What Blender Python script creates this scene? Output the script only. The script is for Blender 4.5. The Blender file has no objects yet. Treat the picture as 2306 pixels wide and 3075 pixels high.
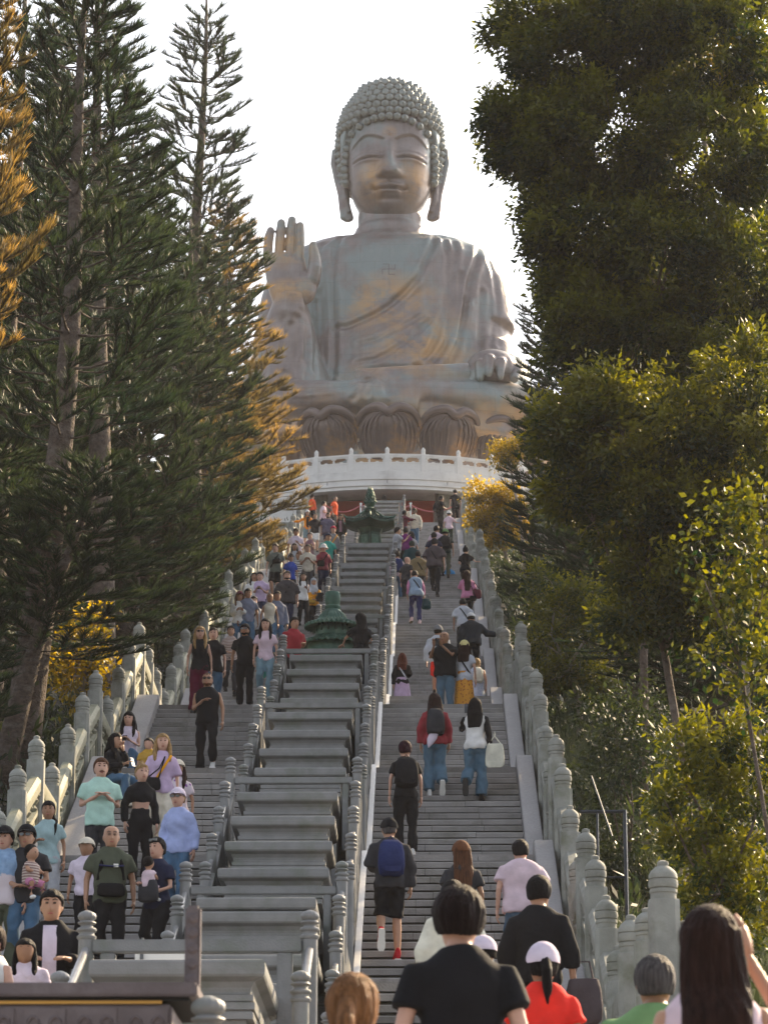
import bpy, bmesh, math, random
import numpy as np
from mathutils import Vector, Matrix, noise
from mathutils.bvhtree import BVHTree
R = math.radians
PI = math.pi
rnd = random.Random(7)
sc = bpy.context.scene
col = sc.collection

# ------------------------------------------------------------------ camera
cd = bpy.data.cameras.new('camera')
cam = bpy.data.objects.new('camera', cd)
col.objects.link(cam)
cam.location = (0, 0, 0)
cam.rotation_euler = (PI/2 + 0.2804, 0, 0.0131)
cd.sensor_fit = 'HORIZONTAL'
cd.sensor_width = 36
cd.lens = 148.31
cd.clip_start = 0.5
cd.clip_end = 6000
cd.dof.use_dof = True
cd.dof.focus_distance = 52
cd.dof.aperture_fstop = 10.0
sc.camera = cam

# ------------------------------------------------------------------ light
SUN_AZ, SUN_EL = R(38), R(31)          # azimuth from +Y towards +X
w = bpy.data.worlds.new('World')
sc.world = w
w.use_nodes = True
nt = w.node_tree
nt.nodes.clear()
sky = nt.nodes.new('ShaderNodeTexSky')
sky.sky_type = 'NISHITA'
sky.sun_disc = False
sky.sun_elevation = SUN_EL
sky.sun_rotation = SUN_AZ
sky.air_density = 1.0
sky.dust_density = 3.0
sky.ozone_density = 1.0
bg = nt.nodes.new('ShaderNodeBackground')
bg.inputs[1].default_value = 0.15
out = nt.nodes.new('ShaderNodeOutputWorld')
hz = nt.nodes.new('ShaderNodeHueSaturation')      # a hazy sky is whiter than a clear one
hz.inputs['Saturation'].default_value = 0.38
nt.links.new(sky.outputs[0], hz.inputs['Color'])
nt.links.new(hz.outputs[0], bg.inputs[0])
nt.links.new(bg.outputs[0], out.inputs[0])
sd = bpy.data.lights.new('sun', 'SUN')
sd.energy = 5.0
sd.angle = R(0.53)
sd.color = (1.0, 0.76, 0.46)
sun = bpy.data.objects.new('sun', sd)
col.objects.link(sun)
dv = Vector((math.sin(SUN_AZ)*math.cos(SUN_EL), math.cos(SUN_AZ)*math.cos(SUN_EL), math.sin(SUN_EL)))
sun.rotation_euler = dv.to_track_quat('Z', 'Y').to_euler()
sun.location = (60, 100, 120)
sc.view_settings.view_transform = 'Standard'
sc.view_settings.look = 'None'
sc.view_settings.gamma = 1
sc.view_settings.use_curve_mapping = False
sc.view_settings.exposure = 1.18
sc.cycles.max_bounces = 6
sc.cycles.diffuse_bounces = 3
sc.cycles.glossy_bounces = 3
sc.cycles.transmission_bounces = 4
sc.cycles.transparent_max_bounces = 8
sc.cycles.volume_bounces = 0
sc.cycles.use_denoising = True

# ------------------------------------------------------------------ materials
def mat(name, color, rough=0.6, metal=0.0, var=0.12, scale=3.0, bump=0.15, bscale=30.0, color2=None,
        objvar=0.0, spec=0.4, wear=None, wear_scale=1.5, transl=0.0, coords='Object', bdist=0.02):
    m = bpy.data.materials.new(name)
    m.use_nodes = True
    n, l = m.node_tree.nodes, m.node_tree.links
    n.clear()
    o = n.new('ShaderNodeOutputMaterial')
    b = n.new('ShaderNodeBsdfPrincipled')
    b.inputs['Roughness'].default_value = rough
    b.inputs['Metallic'].default_value = metal
    b.inputs['Specular IOR Level'].default_value = spec
    tc = n.new('ShaderNodeTexCoord')
    no = n.new('ShaderNodeTexNoise')
    no.inputs['Scale'].default_value = scale
    no.inputs['Detail'].default_value = 6
    if coords == 'World':
        ge = n.new('ShaderNodeNewGeometry'); vec = ge.outputs['Position']
    else: vec = tc.outputs[coords]
    l.new(vec, no.inputs['Vector'])
    mx = n.new('ShaderNodeMix'); mx.data_type = 'RGBA'
    c1 = [max(0, c*(1-var)) for c in color[:3]] + [1]
    c2 = list(color2[:3]) + [1] if color2 else [min(1, c*(1+var)) for c in color[:3]] + [1]
    mx.inputs['A'].default_value = c1
    mx.inputs['B'].default_value = c2
    rp = n.new('ShaderNodeMapRange')
    rp.inputs['From Min'].default_value = 0.3; rp.inputs['From Max'].default_value = 0.7
    l.new(no.outputs['Fac'], rp.inputs['Value'])
    l.new(rp.outputs[0], mx.inputs['Factor'])
    c = mx.outputs['Result']
    if wear:
        n2 = n.new('ShaderNodeTexNoise'); n2.inputs['Scale'].default_value = wear_scale; n2.inputs['Detail'].default_value = 8
        n2.inputs['Roughness'].default_value = 0.65
        l.new(vec, n2.inputs['Vector'])
        r2 = n.new('ShaderNodeMapRange'); r2.inputs['From Min'].default_value = 0.5; r2.inputs['From Max'].default_value = 0.68
        l.new(n2.outputs['Fac'], r2.inputs['Value'])
        m2 = n.new('ShaderNodeMix'); m2.data_type = 'RGBA'
        l.new(r2.outputs[0], m2.inputs['Factor'])
        l.new(c, m2.inputs['A']); m2.inputs['B'].default_value = list(wear[:3]) + [1]
        c = m2.outputs['Result']
    if objvar:
        oi = n.new('ShaderNodeObjectInfo')
        hv = n.new('ShaderNodeHueSaturation')
        mr = n.new('ShaderNodeMapRange'); mr.inputs['To Min'].default_value = 1-objvar; mr.inputs['To Max'].default_value = 1+objvar
        l.new(oi.outputs['Random'], mr.inputs['Value'])
        l.new(mr.outputs[0], hv.inputs['Value'])
        l.new(c, hv.inputs['Color'])
        c = hv.outputs[0]
    l.new(c, b.inputs['Base Color'])
    if bump:
        nb = n.new('ShaderNodeTexNoise'); nb.inputs['Scale'].default_value = bscale; nb.inputs['Detail'].default_value = 4
        l.new(vec, nb.inputs['Vector'])
        bp = n.new('ShaderNodeBump'); bp.inputs['Strength'].default_value = bump; bp.inputs['Distance'].default_value = bdist
        l.new(nb.outputs['Fac'], bp.inputs['Height'])
        l.new(bp.outputs[0], b.inputs['Normal'])
    sh = b.outputs[0]
    if transl:
        tr = n.new('ShaderNodeBsdfTranslucent')
        l.new(c, tr.inputs[0])
        ms = n.new('ShaderNodeMixShader'); ms.inputs[0].default_value = transl
        l.new(sh, ms.inputs[1]); l.new(tr.outputs[0], ms.inputs[2])
        sh = ms.outputs[0]
    l.new(sh, o.inputs[0])
    return m

M = {}
M['granite'] = mat('grey_granite', (0.25, 0.253, 0.228), 0.75, var=0.2, scale=5, bump=0.3, bscale=60, wear=(0.145, 0.15, 0.11), wear_scale=2.2, objvar=0.09, coords='World')
M['granite_lite'] = mat('pale_granite', (0.31, 0.297, 0.30), 0.65, var=0.14, scale=30, bump=0.1, bscale=80, wear=(0.27, 0.26, 0.26), wear_scale=1.2, coords='World')
M['step'] = mat('step_stone', (0.27, 0.256, 0.248), 0.75, var=0.15, scale=3.1, bump=0.35, bscale=45, wear=(0.165, 0.157, 0.14), wear_scale=1.3, objvar=0.16, coords='World')
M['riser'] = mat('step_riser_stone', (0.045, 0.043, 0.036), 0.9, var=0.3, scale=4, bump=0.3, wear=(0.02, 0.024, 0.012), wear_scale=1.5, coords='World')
M['slab'] = mat('grey_carved_stone', (0.205, 0.206, 0.205), 0.5, var=0.12, scale=6, bump=0.15, bscale=60, wear=(0.15, 0.162, 0.138), wear_scale=2.4, objvar=0.05, coords='World')
M['polish'] = mat('polished_stone', (0.24, 0.24, 0.245), 0.22, var=0.08, scale=10, bump=0.03, spec=0.7)
M['stringer'] = mat('pale_polished_granite', (0.74, 0.72, 0.70), 0.4, var=0.05, scale=12, bump=0.05, spec=0.6)
M['marble'] = mat('white_marble', (0.66, 0.645, 0.62), 0.6, var=0.06, scale=2.5, bump=0.08, wear=(0.50, 0.48, 0.46), wear_scale=0.9)
M['yellow_stone'] = mat('yellowish_stone', (0.28, 0.28, 0.21), 0.7, var=0.2, scale=3, bump=0.25, bscale=40, wear=(0.18, 0.18, 0.12), wear_scale=3.0, objvar=0.06)  # yellowish base colour with darker noise blotches
M['red'] = mat('red_lacquer', (0.42, 0.045, 0.02), 0.35, var=0.08, scale=1.5, bump=0.05)
M['pinkwall'] = mat('pink_plaster', (0.33, 0.25, 0.24), 0.8, var=0.06, scale=1.0, bump=0.05)
M['dark'] = mat('dark_joint', (0.02, 0.02, 0.02), 0.9, bump=0)
M['steel'] = mat('brushed_steel', (0.16, 0.165, 0.17), 0.6, 1.0, var=0.05, bump=0.05)
M['blackiron'] = mat('dark_painted_iron', (0.03, 0.035, 0.045), 0.4, 0.3, bump=0.1)
M['verdigris'] = mat('verdigris_bronze', (0.055, 0.12, 0.09), 0.55, 0.35, var=0.35, scale=4, bump=0.25, bscale=25, wear=(0.13, 0.21, 0.17), wear_scale=3.0)
M['verdigris_dark'] = mat('dark_green_bronze', (0.016, 0.045, 0.033), 0.5, 0.4, var=0.35, scale=5, bump=0.25, bscale=25, wear=(0.04, 0.085, 0.06), wear_scale=3)
M['brownbronze'] = mat('brown_bronze', (0.125, 0.10, 0.10), 0.5, 0.5, var=0.15, scale=8, bump=0.15, bscale=40, wear=(0.17, 0.14, 0.14), wear_scale=6)
M['gold'] = mat('gold_strip', (0.42, 0.22, 0.05), 0.4, 0.6, bump=0.05)
M['rope'] = mat('red_rope', (0.62, 0.16, 0.17), 0.8, bump=0.3, bscale=80)
M['white'] = mat('white_paint', (0.8, 0.79, 0.76), 0.5, var=0.03, bump=0.03)
M['earth'] = mat('dark_earth', (0.045, 0.038, 0.028), 0.95, var=0.5, scale=1.3, bump=1.0, bscale=4, bdist=0.15, wear=(0.03, 0.045, 0.018), wear_scale=0.8)
M['paving'] = mat('plaza_paving', (0.24, 0.23, 0.22), 0.8, var=0.12, scale=1.5, bump=0.2)
M['bark'] = mat('pine_bark', (0.105, 0.078, 0.062), 0.95, var=0.4, scale=9, bump=1.0, bscale=25, bdist=0.04, wear=(0.17, 0.14, 0.12), wear_scale=5)
M['palebark'] = mat('pale_bark', (0.30, 0.26, 0.23), 0.9, var=0.25, scale=6, bump=0.6, bscale=20, bdist=0.03)

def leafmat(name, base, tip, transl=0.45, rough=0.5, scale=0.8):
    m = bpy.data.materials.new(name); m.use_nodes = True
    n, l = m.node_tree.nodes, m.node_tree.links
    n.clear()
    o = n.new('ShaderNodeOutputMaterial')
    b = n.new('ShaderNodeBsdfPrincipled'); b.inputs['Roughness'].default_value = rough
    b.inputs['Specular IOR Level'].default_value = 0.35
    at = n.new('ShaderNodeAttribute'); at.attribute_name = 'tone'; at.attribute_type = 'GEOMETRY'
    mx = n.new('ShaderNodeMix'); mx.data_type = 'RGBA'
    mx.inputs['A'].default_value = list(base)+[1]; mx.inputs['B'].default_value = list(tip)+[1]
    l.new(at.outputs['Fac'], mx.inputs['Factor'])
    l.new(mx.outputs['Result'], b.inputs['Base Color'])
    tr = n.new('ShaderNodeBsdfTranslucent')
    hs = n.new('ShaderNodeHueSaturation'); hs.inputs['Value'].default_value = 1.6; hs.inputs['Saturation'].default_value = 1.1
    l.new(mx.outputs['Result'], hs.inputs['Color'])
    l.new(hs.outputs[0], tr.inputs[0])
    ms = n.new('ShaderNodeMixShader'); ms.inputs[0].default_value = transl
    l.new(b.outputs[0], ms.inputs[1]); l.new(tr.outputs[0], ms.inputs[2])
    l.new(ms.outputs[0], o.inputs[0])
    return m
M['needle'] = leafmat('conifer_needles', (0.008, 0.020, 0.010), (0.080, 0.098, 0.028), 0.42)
M['needle_sunlit'] = leafmat('sunlit_conifer_needles', (0.040, 0.040, 0.016), (0.62, 0.37, 0.11), 0.62)  # conifer needles with golden sunlight painted into the colour
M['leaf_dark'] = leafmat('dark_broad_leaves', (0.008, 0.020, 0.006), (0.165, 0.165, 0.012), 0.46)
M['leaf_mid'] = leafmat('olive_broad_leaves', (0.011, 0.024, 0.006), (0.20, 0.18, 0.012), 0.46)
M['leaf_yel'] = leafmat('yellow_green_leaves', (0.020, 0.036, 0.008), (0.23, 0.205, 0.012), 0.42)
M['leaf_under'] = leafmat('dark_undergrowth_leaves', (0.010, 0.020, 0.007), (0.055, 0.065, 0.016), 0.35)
M['leaf_gold_sunlit'] = leafmat('golden_sunlit_leaves', (0.07, 0.065, 0.012), (0.58, 0.38, 0.025), 0.5)  # yellow leaves; on the trees the gold is painted backlight
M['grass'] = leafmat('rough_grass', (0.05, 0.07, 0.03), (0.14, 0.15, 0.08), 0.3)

# ------------------------------------------------------------------ helpers
class MB:
    """collects shapes that become ONE mesh"""
    def __init__(s): s.v, s.f, s.m = [], [], []
    def add(s, verts, faces, mi=0):
        k = len(s.v)
        s.v.extend([tuple(p) for p in verts]); s.f.extend([tuple(i+k for i in f) for f in faces]); s.m.extend([mi]*len(faces))
        return s
    def box(s, x0, x1, y0, y1, z0, z1, mi=0):
        return s.add([(x0,y0,z0),(x1,y0,z0),(x1,y1,z0),(x0,y1,z0),(x0,y0,z1),(x1,y0,z1),(x1,y1,z1),(x0,y1,z1)],
                     [(0,3,2,1),(4,5,6,7),(0,1,5,4),(1,2,6,5),(2,3,7,6),(3,0,4,7)], mi)
    def prism_x(s, prof, x0, x1, mi=0):
        """prof: list of (y,z) counter-clockwise seen from +X"""
        n = len(prof)
        v = [(x0,y,z) for y,z in prof]+[(x1,y,z) for y,z in prof]
        f = [tuple(range(n-1,-1,-1)), tuple(range(n,2*n))]+[(i,(i+1)%n,(i+1)%n+n,i+n) for i in range(n)]
        return s.add(v, f, mi)
    def lathe(s, prof, n=16, c=(0,0,0), mi=0, sq=None):
        """prof: list of (r,z) from bottom to top; sq = list of bool: square section"""
        k = len(prof); v = []
        for j,(r,z) in enumerate(prof):
            for i in range(n):
                a = 2*PI*i/n+PI/n
                rr = r
                if sq and sq[j]: rr = r/max(abs(math.cos(a)),abs(math.sin(a)))
                v.append((c[0]+rr*math.cos(a), c[1]+rr*math.sin(a), c[2]+z))
        f = [(j*n+i, j*n+(i+1)%n, (j+1)*n+(i+1)%n, (j+1)*n+i) for j in range(k-1) for i in range(n)]
        f += [tuple(range(n-1,-1,-1)), tuple((k-1)*n+i for i in range(n))]
        return s.add(v, f, mi)
    def tube(s, pts, rad, n=8, mi=0, flat=1.0, up=(0,0,1)):
        pts = [Vector(p) for p in pts]; k = len(pts)
        if not hasattr(rad,'__len__'): rad = [rad]*k
        v = []
        for j,p in enumerate(pts):
            d = (pts[min(j+1,k-1)]-pts[max(j-1,0)]).normalized()
            u = Vector(up)
            if abs(d.dot(u))>0.95: u = Vector((0,1,0.01))
            a = d.cross(u).normalized(); b = a.cross(d).normalized()
            for i in range(n):
                t = 2*PI*i/n
                v.append(p + a*(math.cos(t)*rad[j]) + b*(math.sin(t)*rad[j]*flat))
        f = [(j*n+i, j*n+(i+1)%n, (j+1)*n+(i+1)%n, (j+1)*n+i) for j in range(k-1) for i in range(n)]
        f += [tuple(range(n-1,-1,-1)), tuple((k-1)*n+i for i in range(n))]
        return s.add(v, f, mi)
    def rings(s, rings, mi=0, cap=True):
        """rings: list of equal-length point lists"""
        n = len(rings[0]); k = len(rings)
        v = [p for r in rings for p in r]
        f = [(j*n+i, j*n+(i+1)%n, (j+1)*n+(i+1)%n, (j+1)*n+i) for j in range(k-1) for i in range(n)]
        if cap: f += [tuple(range(n-1,-1,-1)), tuple((k-1)*n+i for i in range(n))]
        return s.add(v, f, mi)
    def ell(s, c, r, nu=12, nv=8, mi=0, rot=None):
        v = [(0,0,-1)]
        for j in range(1,nv):
            a = -PI/2+PI*j/nv
            for i in range(nu):
                t = 2*PI*i/nu
                v.append((math.cos(a)*math.cos(t), math.cos(a)*math.sin(t), math.sin(a)))
        v.append((0,0,1))
        P = []
        for p in v:
            q = Vector((p[0]*r[0], p[1]*r[1], p[2]*r[2]))
            if rot: q = rot @ q
            P.append(q+Vector(c))
        f = [(0,1+(i+1)%nu,1+i) for i in range(nu)]
        for j in range(nv-2):
            b = 1+j*nu
            f += [(b+i, b+(i+1)%nu, b+nu+(i+1)%nu, b+nu+i) for i in range(nu)]
        b = 1+(nv-2)*nu; e = len(v)-1
        f += [(b+i, b+(i+1)%nu, e) for i in range(nu)]
        return s.add(P, f, mi)
    def mesh(s, name, mats, smooth=False, bevel=0):
        me = bpy.data.meshes.new(name)
        me.from_pydata(s.v, [], s.f)
        for m in (mats if isinstance(mats,(list,tuple)) else [mats]): me.materials.append(M[m] if isinstance(m,str) else m)
        if len(set(s.m))>1: me.polygons.foreach_set('material_index', s.m)
        if bevel:
            bm = bmesh.new(); bm.from_mesh(me)
            bmesh.ops.remove_doubles(bm, verts=bm.verts, dist=1e-5)
            ed = [e for e in bm.edges if len(e.link_faces)==2 and e.calc_face_angle(0)>0.6]
            bmesh.ops.bevel(bm, geom=ed, offset=bevel, segments=2, affect='EDGES', clamp_overlap=True)
            bm.to_mesh(me); bm.free()
        if smooth:
            me.polygons.foreach_set('use_smooth', [True]*len(me.polygons))
            if smooth != 'all': me.set_sharp_from_angle(angle=R(smooth if smooth is not True and smooth>1 else 40))
        me.update()
        return me
    def obj(s, name, mats, parent=None, smooth=False, bevel=0, **kw):
        return link(name, s.mesh(name, mats, smooth, bevel), parent, **kw)

def link(name, me, parent=None, loc=None, rot=None, scale=None):
    o = bpy.data.objects.new(name, me)
    col.objects.link(o)
    if parent: o.parent = parent
    if loc is not None: o.location = loc
    if rot is not None: o.rotation_euler = rot
    if scale is not None: o.scale = scale
    return o
def tag(o, label=None, cat=None, group=None, kind=None):
    if label: o['label'] = label
    if cat: o['category'] = cat
    if group: o['group'] = group
    if kind: o['kind'] = kind
    return o
def thing(name, label, cat, loc=(0,0,0), rotz=0, group=None, kind=None):
    o = bpy.data.objects.new(name, None); o.empty_display_size = 0.1
    col.objects.link(o); o.location = loc; o.rotation_euler = (0,0,rotz)
    return tag(o, label, cat, group, kind)

# ------------------------------------------------------------------ the staircase: levels (front edge y, height z)
H = 2.7274
RISE = H/18          # the two lowest flights are shorter
TREAD = 0.31
EDGE = [(24.4,2.40),(34.35,4.571),(41.95,7.299),(49.55,10.026),(57.15,12.753),(68.55,15.481),(76.15,18.208),
        (83.75,20.936),(91.35,23.663),(98.95,26.390),(110.35,29.118),(117.95,31.845),(125.55,34.573),(133.15,37.300),(140.75,40.028)]
Z0 = -0.15
XR0, XR1 = -0.78, 1.451         # right stair
XL0, XL1 = -4.91, -2.74         # left stair
CX = -1.765                     # middle of the central terrace
def nsteps(i): return 8 if i == 0 else 14 if i == 1 else 18
def zlow(i): return 1.2 if i == 0 else EDGE[i-1][1]
def step_y(i, j): return EDGE[i][0]-(nsteps(i)-1-j)*TREAD
def stair_z(y):
    z = Z0
    for i,(ye,ze) in enumerate(EDGE):
        for j in range(nsteps(i)):
            if y >= step_y(i,j): z = zlow(i)+(j+1)*(ze-zlow(i))/nsteps(i)
    return z

# ground: one sheet out to the horizon, rising as a hill beside the stairs
def ground_h(x, y):
    if y < 2: base = -1.6
    else:
        base = -1.6
        zs = [(2,-1.6),(12,-1.4)]+[(a,b) for a,b in EDGE]+[(150,40.0),(190,41),(260,20),(420,-20),(900,-60)]
        for (y0,z0),(y1,z1) in zip(zs[:-1], zs[1:]):
            if y0 <= y <= y1: base = z0+(z1-z0)*(y-y0)/(y1-y0); break
        else: base = -60
    ax = max(0, abs(x+1.8)-4.2)
    g = base-0.9
    if y > 12: g -= min(ax*0.10, 25) - (0.8*math.sin(x*0.33+y*0.11)+0.5*math.sin(x*0.9-y*0.31))*min(1, ax/3)*0.5
    if y < 20 and ax > 0: g = min(g, -1.2)
    return g
def build_ground():
    xs = sorted(set([-750,-400,-250,-160,-110,-80]+[i*2.0 for i in range(-32,33)]+[80,110,160,250,400,750]))
    ys = [-750,-300,-120,-50,-20,0]+[2+i*2.5 for i in range(0,80)]+[220,250,300,400,550,950]
    V = [(x,y,ground_h(x,y) if abs(x)<1400 and y<1400 else -62) for y in ys for x in xs]
    nx = len(xs)
    F = [(j*nx+i, j*nx+i+1, (j+1)*nx+i+1, (j+1)*nx+i) for j in range(len(ys)-1) for i in range(nx-1)]
    o = MB().add(V,F).obj('ground','earth', smooth='all')
    tag(o, 'dark leaf littered hillside soil under the trees beside the stairs', kind='structure')
build_ground()
o = MB().box(-30,30,4.5,12.4,-0.45,Z0).obj('plaza','paving'); tag(o,'grey paved plaza at the foot of the stairs',kind='structure')

# stair flights
def step_mesh(x0, x1, seed, r):
    g = random.Random(seed); mb = MB()
    cuts = [x0]+sorted(x0+(x1-x0)*t for t in ((0.33+g.uniform(-.07,.07)),(0.68+g.uniform(-.07,.07))))+[x1]
    for a,b in zip(cuts[:-1],cuts[1:]):
        dz, dy = g.uniform(-.003,.003), g.uniform(-.003,.003)
        p = [(-.05+dy,-.080+dz),(.36,-.080+dz),(.36,dz),(-.038+dy,dz),(-.05+dy,-.014+dz)]
        mb.prism_x(p, a+.003, b-.003, 0)
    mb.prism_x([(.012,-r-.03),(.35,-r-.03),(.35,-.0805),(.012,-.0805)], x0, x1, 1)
    return mb
def landing_len(i): return (step_y(i+1,0)-EDGE[i][0]) if i+1 < len(EDGE) else 8.0
def build_stairs(x0, x1, label, skip):
    root = thing('staircase', label, None, kind='structure')
    meshes = {}
    rest = MB(); made = 0
    order = [(i,j) for i in range(len(EDGE)) for j in range(nsteps(i))]
    for (i,j) in order:
        r = (EDGE[i][1]-zlow(i))/nsteps(i)
        y, z = step_y(i,j), zlow(i)+(j+1)*r
        if j == nsteps(i)-1: continue
        if i in skip or made >= 140:
            t = step_mesh(x0,x1,(i*7+j)%9,r)
            rest.add([(a,b+y,c+z) for a,b,c in t.v], t.f); 
            for q in range(len(t.m)): rest.m[len(rest.m)-len(t.m)+q] = t.m[q]
            continue
        k = (i == 0, (i*7+j*5)%6)
        if k not in meshes: meshes[k] = step_mesh(x0,x1,k[1],r).mesh('step',['step','riser'])
        link('step', meshes[k], root, (0,y,z)); made += 1
    o = rest.obj('far_steps',['step','riser'],root); o['kind'] = 'stuff'
    for i,(ye,ze) in enumerate(EDGE):
        L = landing_len(i)+.05
        mb = MB()
        n = max(1, round(L/0.75))
        for q in range(n):
            for s_ in range(3):
                a = x0+(x1-x0)*s_/3; b = x0+(x1-x0)*(s_+1)/3
                mb.box(a+.003,b-.003, ye-.035+q*L/n+(.003 if q else 0), ye-.035+(q+1)*L/n-.003, ze-.088, ze-.0005*((q+s_)%3))
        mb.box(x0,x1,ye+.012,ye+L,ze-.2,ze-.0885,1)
        mb.obj('landing',['step','riser'],root)
    # solid core under the steps
    pr = [(21.5,-.5)]
    for i,(ye,ze) in enumerate(EDGE):
        pr += [(step_y(i,0)-.05+.1, zlow(i)-.25),(ye+.1,ze-.3)]
    pr += [(152,EDGE[-1][1]-.3),(152,30)]
    top = pr[1:-1]
    mb = MB()
    V = []; F = []
    for (y,z) in [(21.5,-.5)]+top: V += [(x0,y,z),(x1,y,z)]
    for q in range(len(V)//2-1): F.append((2*q,2*q+1,2*q+3,2*q+2))
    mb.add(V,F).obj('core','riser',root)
    return root
build_stairs(XR0+.005, XR1, 'right hand flight of worn grey stone steps climbing to the altar', (5,10))
build_stairs(XL0, XL1, 'left hand flight of worn grey stone steps climbing to the altar', (5,10))

mb = MB()
for a,n,z0,z1,yn in ((12.3,4,Z0,.45,16.8),(16.8,5,.45,1.2,22.6)):
    for j in range(n):
        mb.box(-9,7,a+j*TREAD,(a+(j+1)*TREAD if j < n-1 else yn),-1.3,z0+(j+1)*(z1-z0)/n)
o = mb.obj('lower_steps','paving'); tag(o,'broad low steps leading up from the plaza to the long stairs',kind='structure')
# kerb slabs beside the steps
def kerb(x0, x1, side):
    root = thing('kerb', 'sloping pale granite kerb slabs along the outer side of the '+side+' steps', None, kind='structure')
    for i,(ye,ze) in enumerate(EDGE):
        y0 = step_y(i,0)-.22; s = RISE/TREAD; h = .17
        zl = zlow(i)
        p = [(y0,zl-.25),(ye+.55,ze-.3),(ye+.55,ze+.14),(ye+.22,ze+.24),(ye-.05,ze+h+.02),(y0+.08,zl+h+.02+(step_y(i,0)-y0)*0),(y0,zl+h-.05)]
        mb = MB().prism_x([(a,b) for a,b in p], x0, x1)
        mb.obj('kerb_slab','granite_lite',root,bevel=.012)
kerb(XR1+.004, XR1+.26, 'right'); kerb(XL0-.40, XL0-.004, 'left')

# outer balustrades: posts every 1.9 m, carved panels between
BAY = 1.9
YP = 58.763                    # top post above level A
ZP = 1.988                     # post top above its landing
def bal_levels():
    pos = []                    # (y, ztop, kind)
    tops = {-16:0,-12:1,-8:2,-4:3,0:4,6:5,10:6,14:7,18:8,22:9,28:10,32:11,36:12,40:13,44:14}
    ks = sorted(tops)
    for n in range(-19,46):
        t = next((k for k in ks if k >= n), 44)
        zi = tops[t]; z = EDGE[zi][1]; zl = z-H if zi > 1 else EDGE[0][1]
        if n <= -16: z = zl = EDGE[0][1]-(.3 if n < -18 else 0)
        d = t-n
        zz = z if d == 0 else z-(z-zl)*.2956 if d == 1 else z-(z-zl)*.6364 if d == 2 else zl
        if d > 3 and n > -13: zz = zl
        if n > 44: zz = EDGE[-1][1]
        pos.append((YP+n*BAY, zz+ZP))
    return pos
BP = bal_levels()
def post_mb(w=.122, full=2.2):
    # square shaft, round collar and lotus-bud finial; origin at the tip
    mb = MB()
    prof = [(w,-full),(w,-.37),(w*.97,-.355),(w*.86,-.35),(w*.86,-.30),(w*.92,-.29),(w*.92,-.262),(w*.84,-.255),
            (w*.95,-.245),(w*1.0,-.215),(w*.97,-.18),(w*.88,-.172),(w*.96,-.165),(w*.95,-.13),(w*.8,-.095),(w*.5,-.06),(w*.36,-.05),(w*.40,-.035),(w*.36,-.012),(w*.18,0)]
    sq = [True]*3+[False]*(len(prof)-3)
    mb.lathe(prof, 16, sq=sq)
    return mb
POST = post_mb().mesh('post','granite',smooth=35)
def panel_mb(dy, dz, side):
    """bay between two posts along +Y; origin at lower post's tip; side=+1: camera-side face looks to +X"""
    mb = MB(); y0, y1 = .11, dy-.11
    def zz(y): return dz*y/dy
    def band(t0, t1, hx, mi=0, ya=y0, yb=y1):
        mb.prism_x([(ya,zz(ya)+t1),(yb,zz(yb)+t1),(yb,zz(yb)+t0),(ya,zz(ya)+t0)][::1], -hx, hx, mi)
    # rail with chamfered top
    a, b = y0, y1
    R_ = [(-.075,-.80),(.075,-.80),(.095,-.76),(.095,-.62),(.05,-.55),(-.05,-.55),(-.095,-.62),(-.095,-.76)]
    ring = lambda y: [(x, y, zz(y)+t) for x,t in R_]
    mb.rings([ring(a), ring(b)])
    band(-1.10,-1.03,.065); band(-1.62,-1.52,.065)
    band(-1.52,-1.10,.03)
    n = 2
    for k in range(n+1):
        yc = y0+(y1-y0)*k/n; wv = .06
        ya, yb = max(y0,yc-wv), min(y1,yc+wv)
        mb.prism_x([(ya,zz(ya)-1.10),(yb,zz(yb)-1.10),(yb,zz(yb)-1.52),(ya,zz(ya)-1.52)], -.06, .06)
    for k in range(n):           # raised field in each panel
        ya = y0+(y1-y0)*(k+.22)/n; yb = y0+(y1-y0)*(k+.78)/n
        mb.prism_x([(ya,zz(ya)-1.18),(yb,zz(yb)-1.18),(yb,zz(yb)-1.45),(ya,zz(ya)-1.45)], -.048, .048)
    # cloud shaped supports in the opening
    for fr in (0.0,.5,1.0):
        yc = y0+(y1-y0)*fr
        yc = min(max(yc,y0+.09),y1-.09)
        zc = zz(yc)
        mb.lathe([(.05,-1.04),(.075,-1.0),(.05,-.965),(.035,-.95),(.06,-.92),(.085,-.88),(.06,-.84),(.1,-.81),(.1,-.79)],8,(0,yc,zc))
    # plinth down to the kerb
    band(-2.35,-1.62,.085)
    return mb
def balustrade(x, label, matname):
    root = thing('stone_balustrade', label, 'balustrade')
    cache = {}
    for k,(y,z) in enumerate(BP):
        if x > 0 and y < 28: continue
        link('post', POST, root, (x,y,z))
        if k+1 < len(BP):
            dy, dz = BP[k+1][0]-y, BP[k+1][1]-z
            key = round(dz,3)
            if key not in cache: cache[key] = panel_mb(dy,dz,1).mesh('panel',matname,smooth=30)
            link('panel', cache[key], root, (x,y,z))
    # foundation wall under it
    return root
balustrade(1.845, 'right outer stone balustrade with bud topped posts, climbing beside the trees', 'granite')
balustrade(-5.453, 'left outer stone balustrade with bud topped posts and yellowish carved panels', 'yellow_stone')
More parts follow.
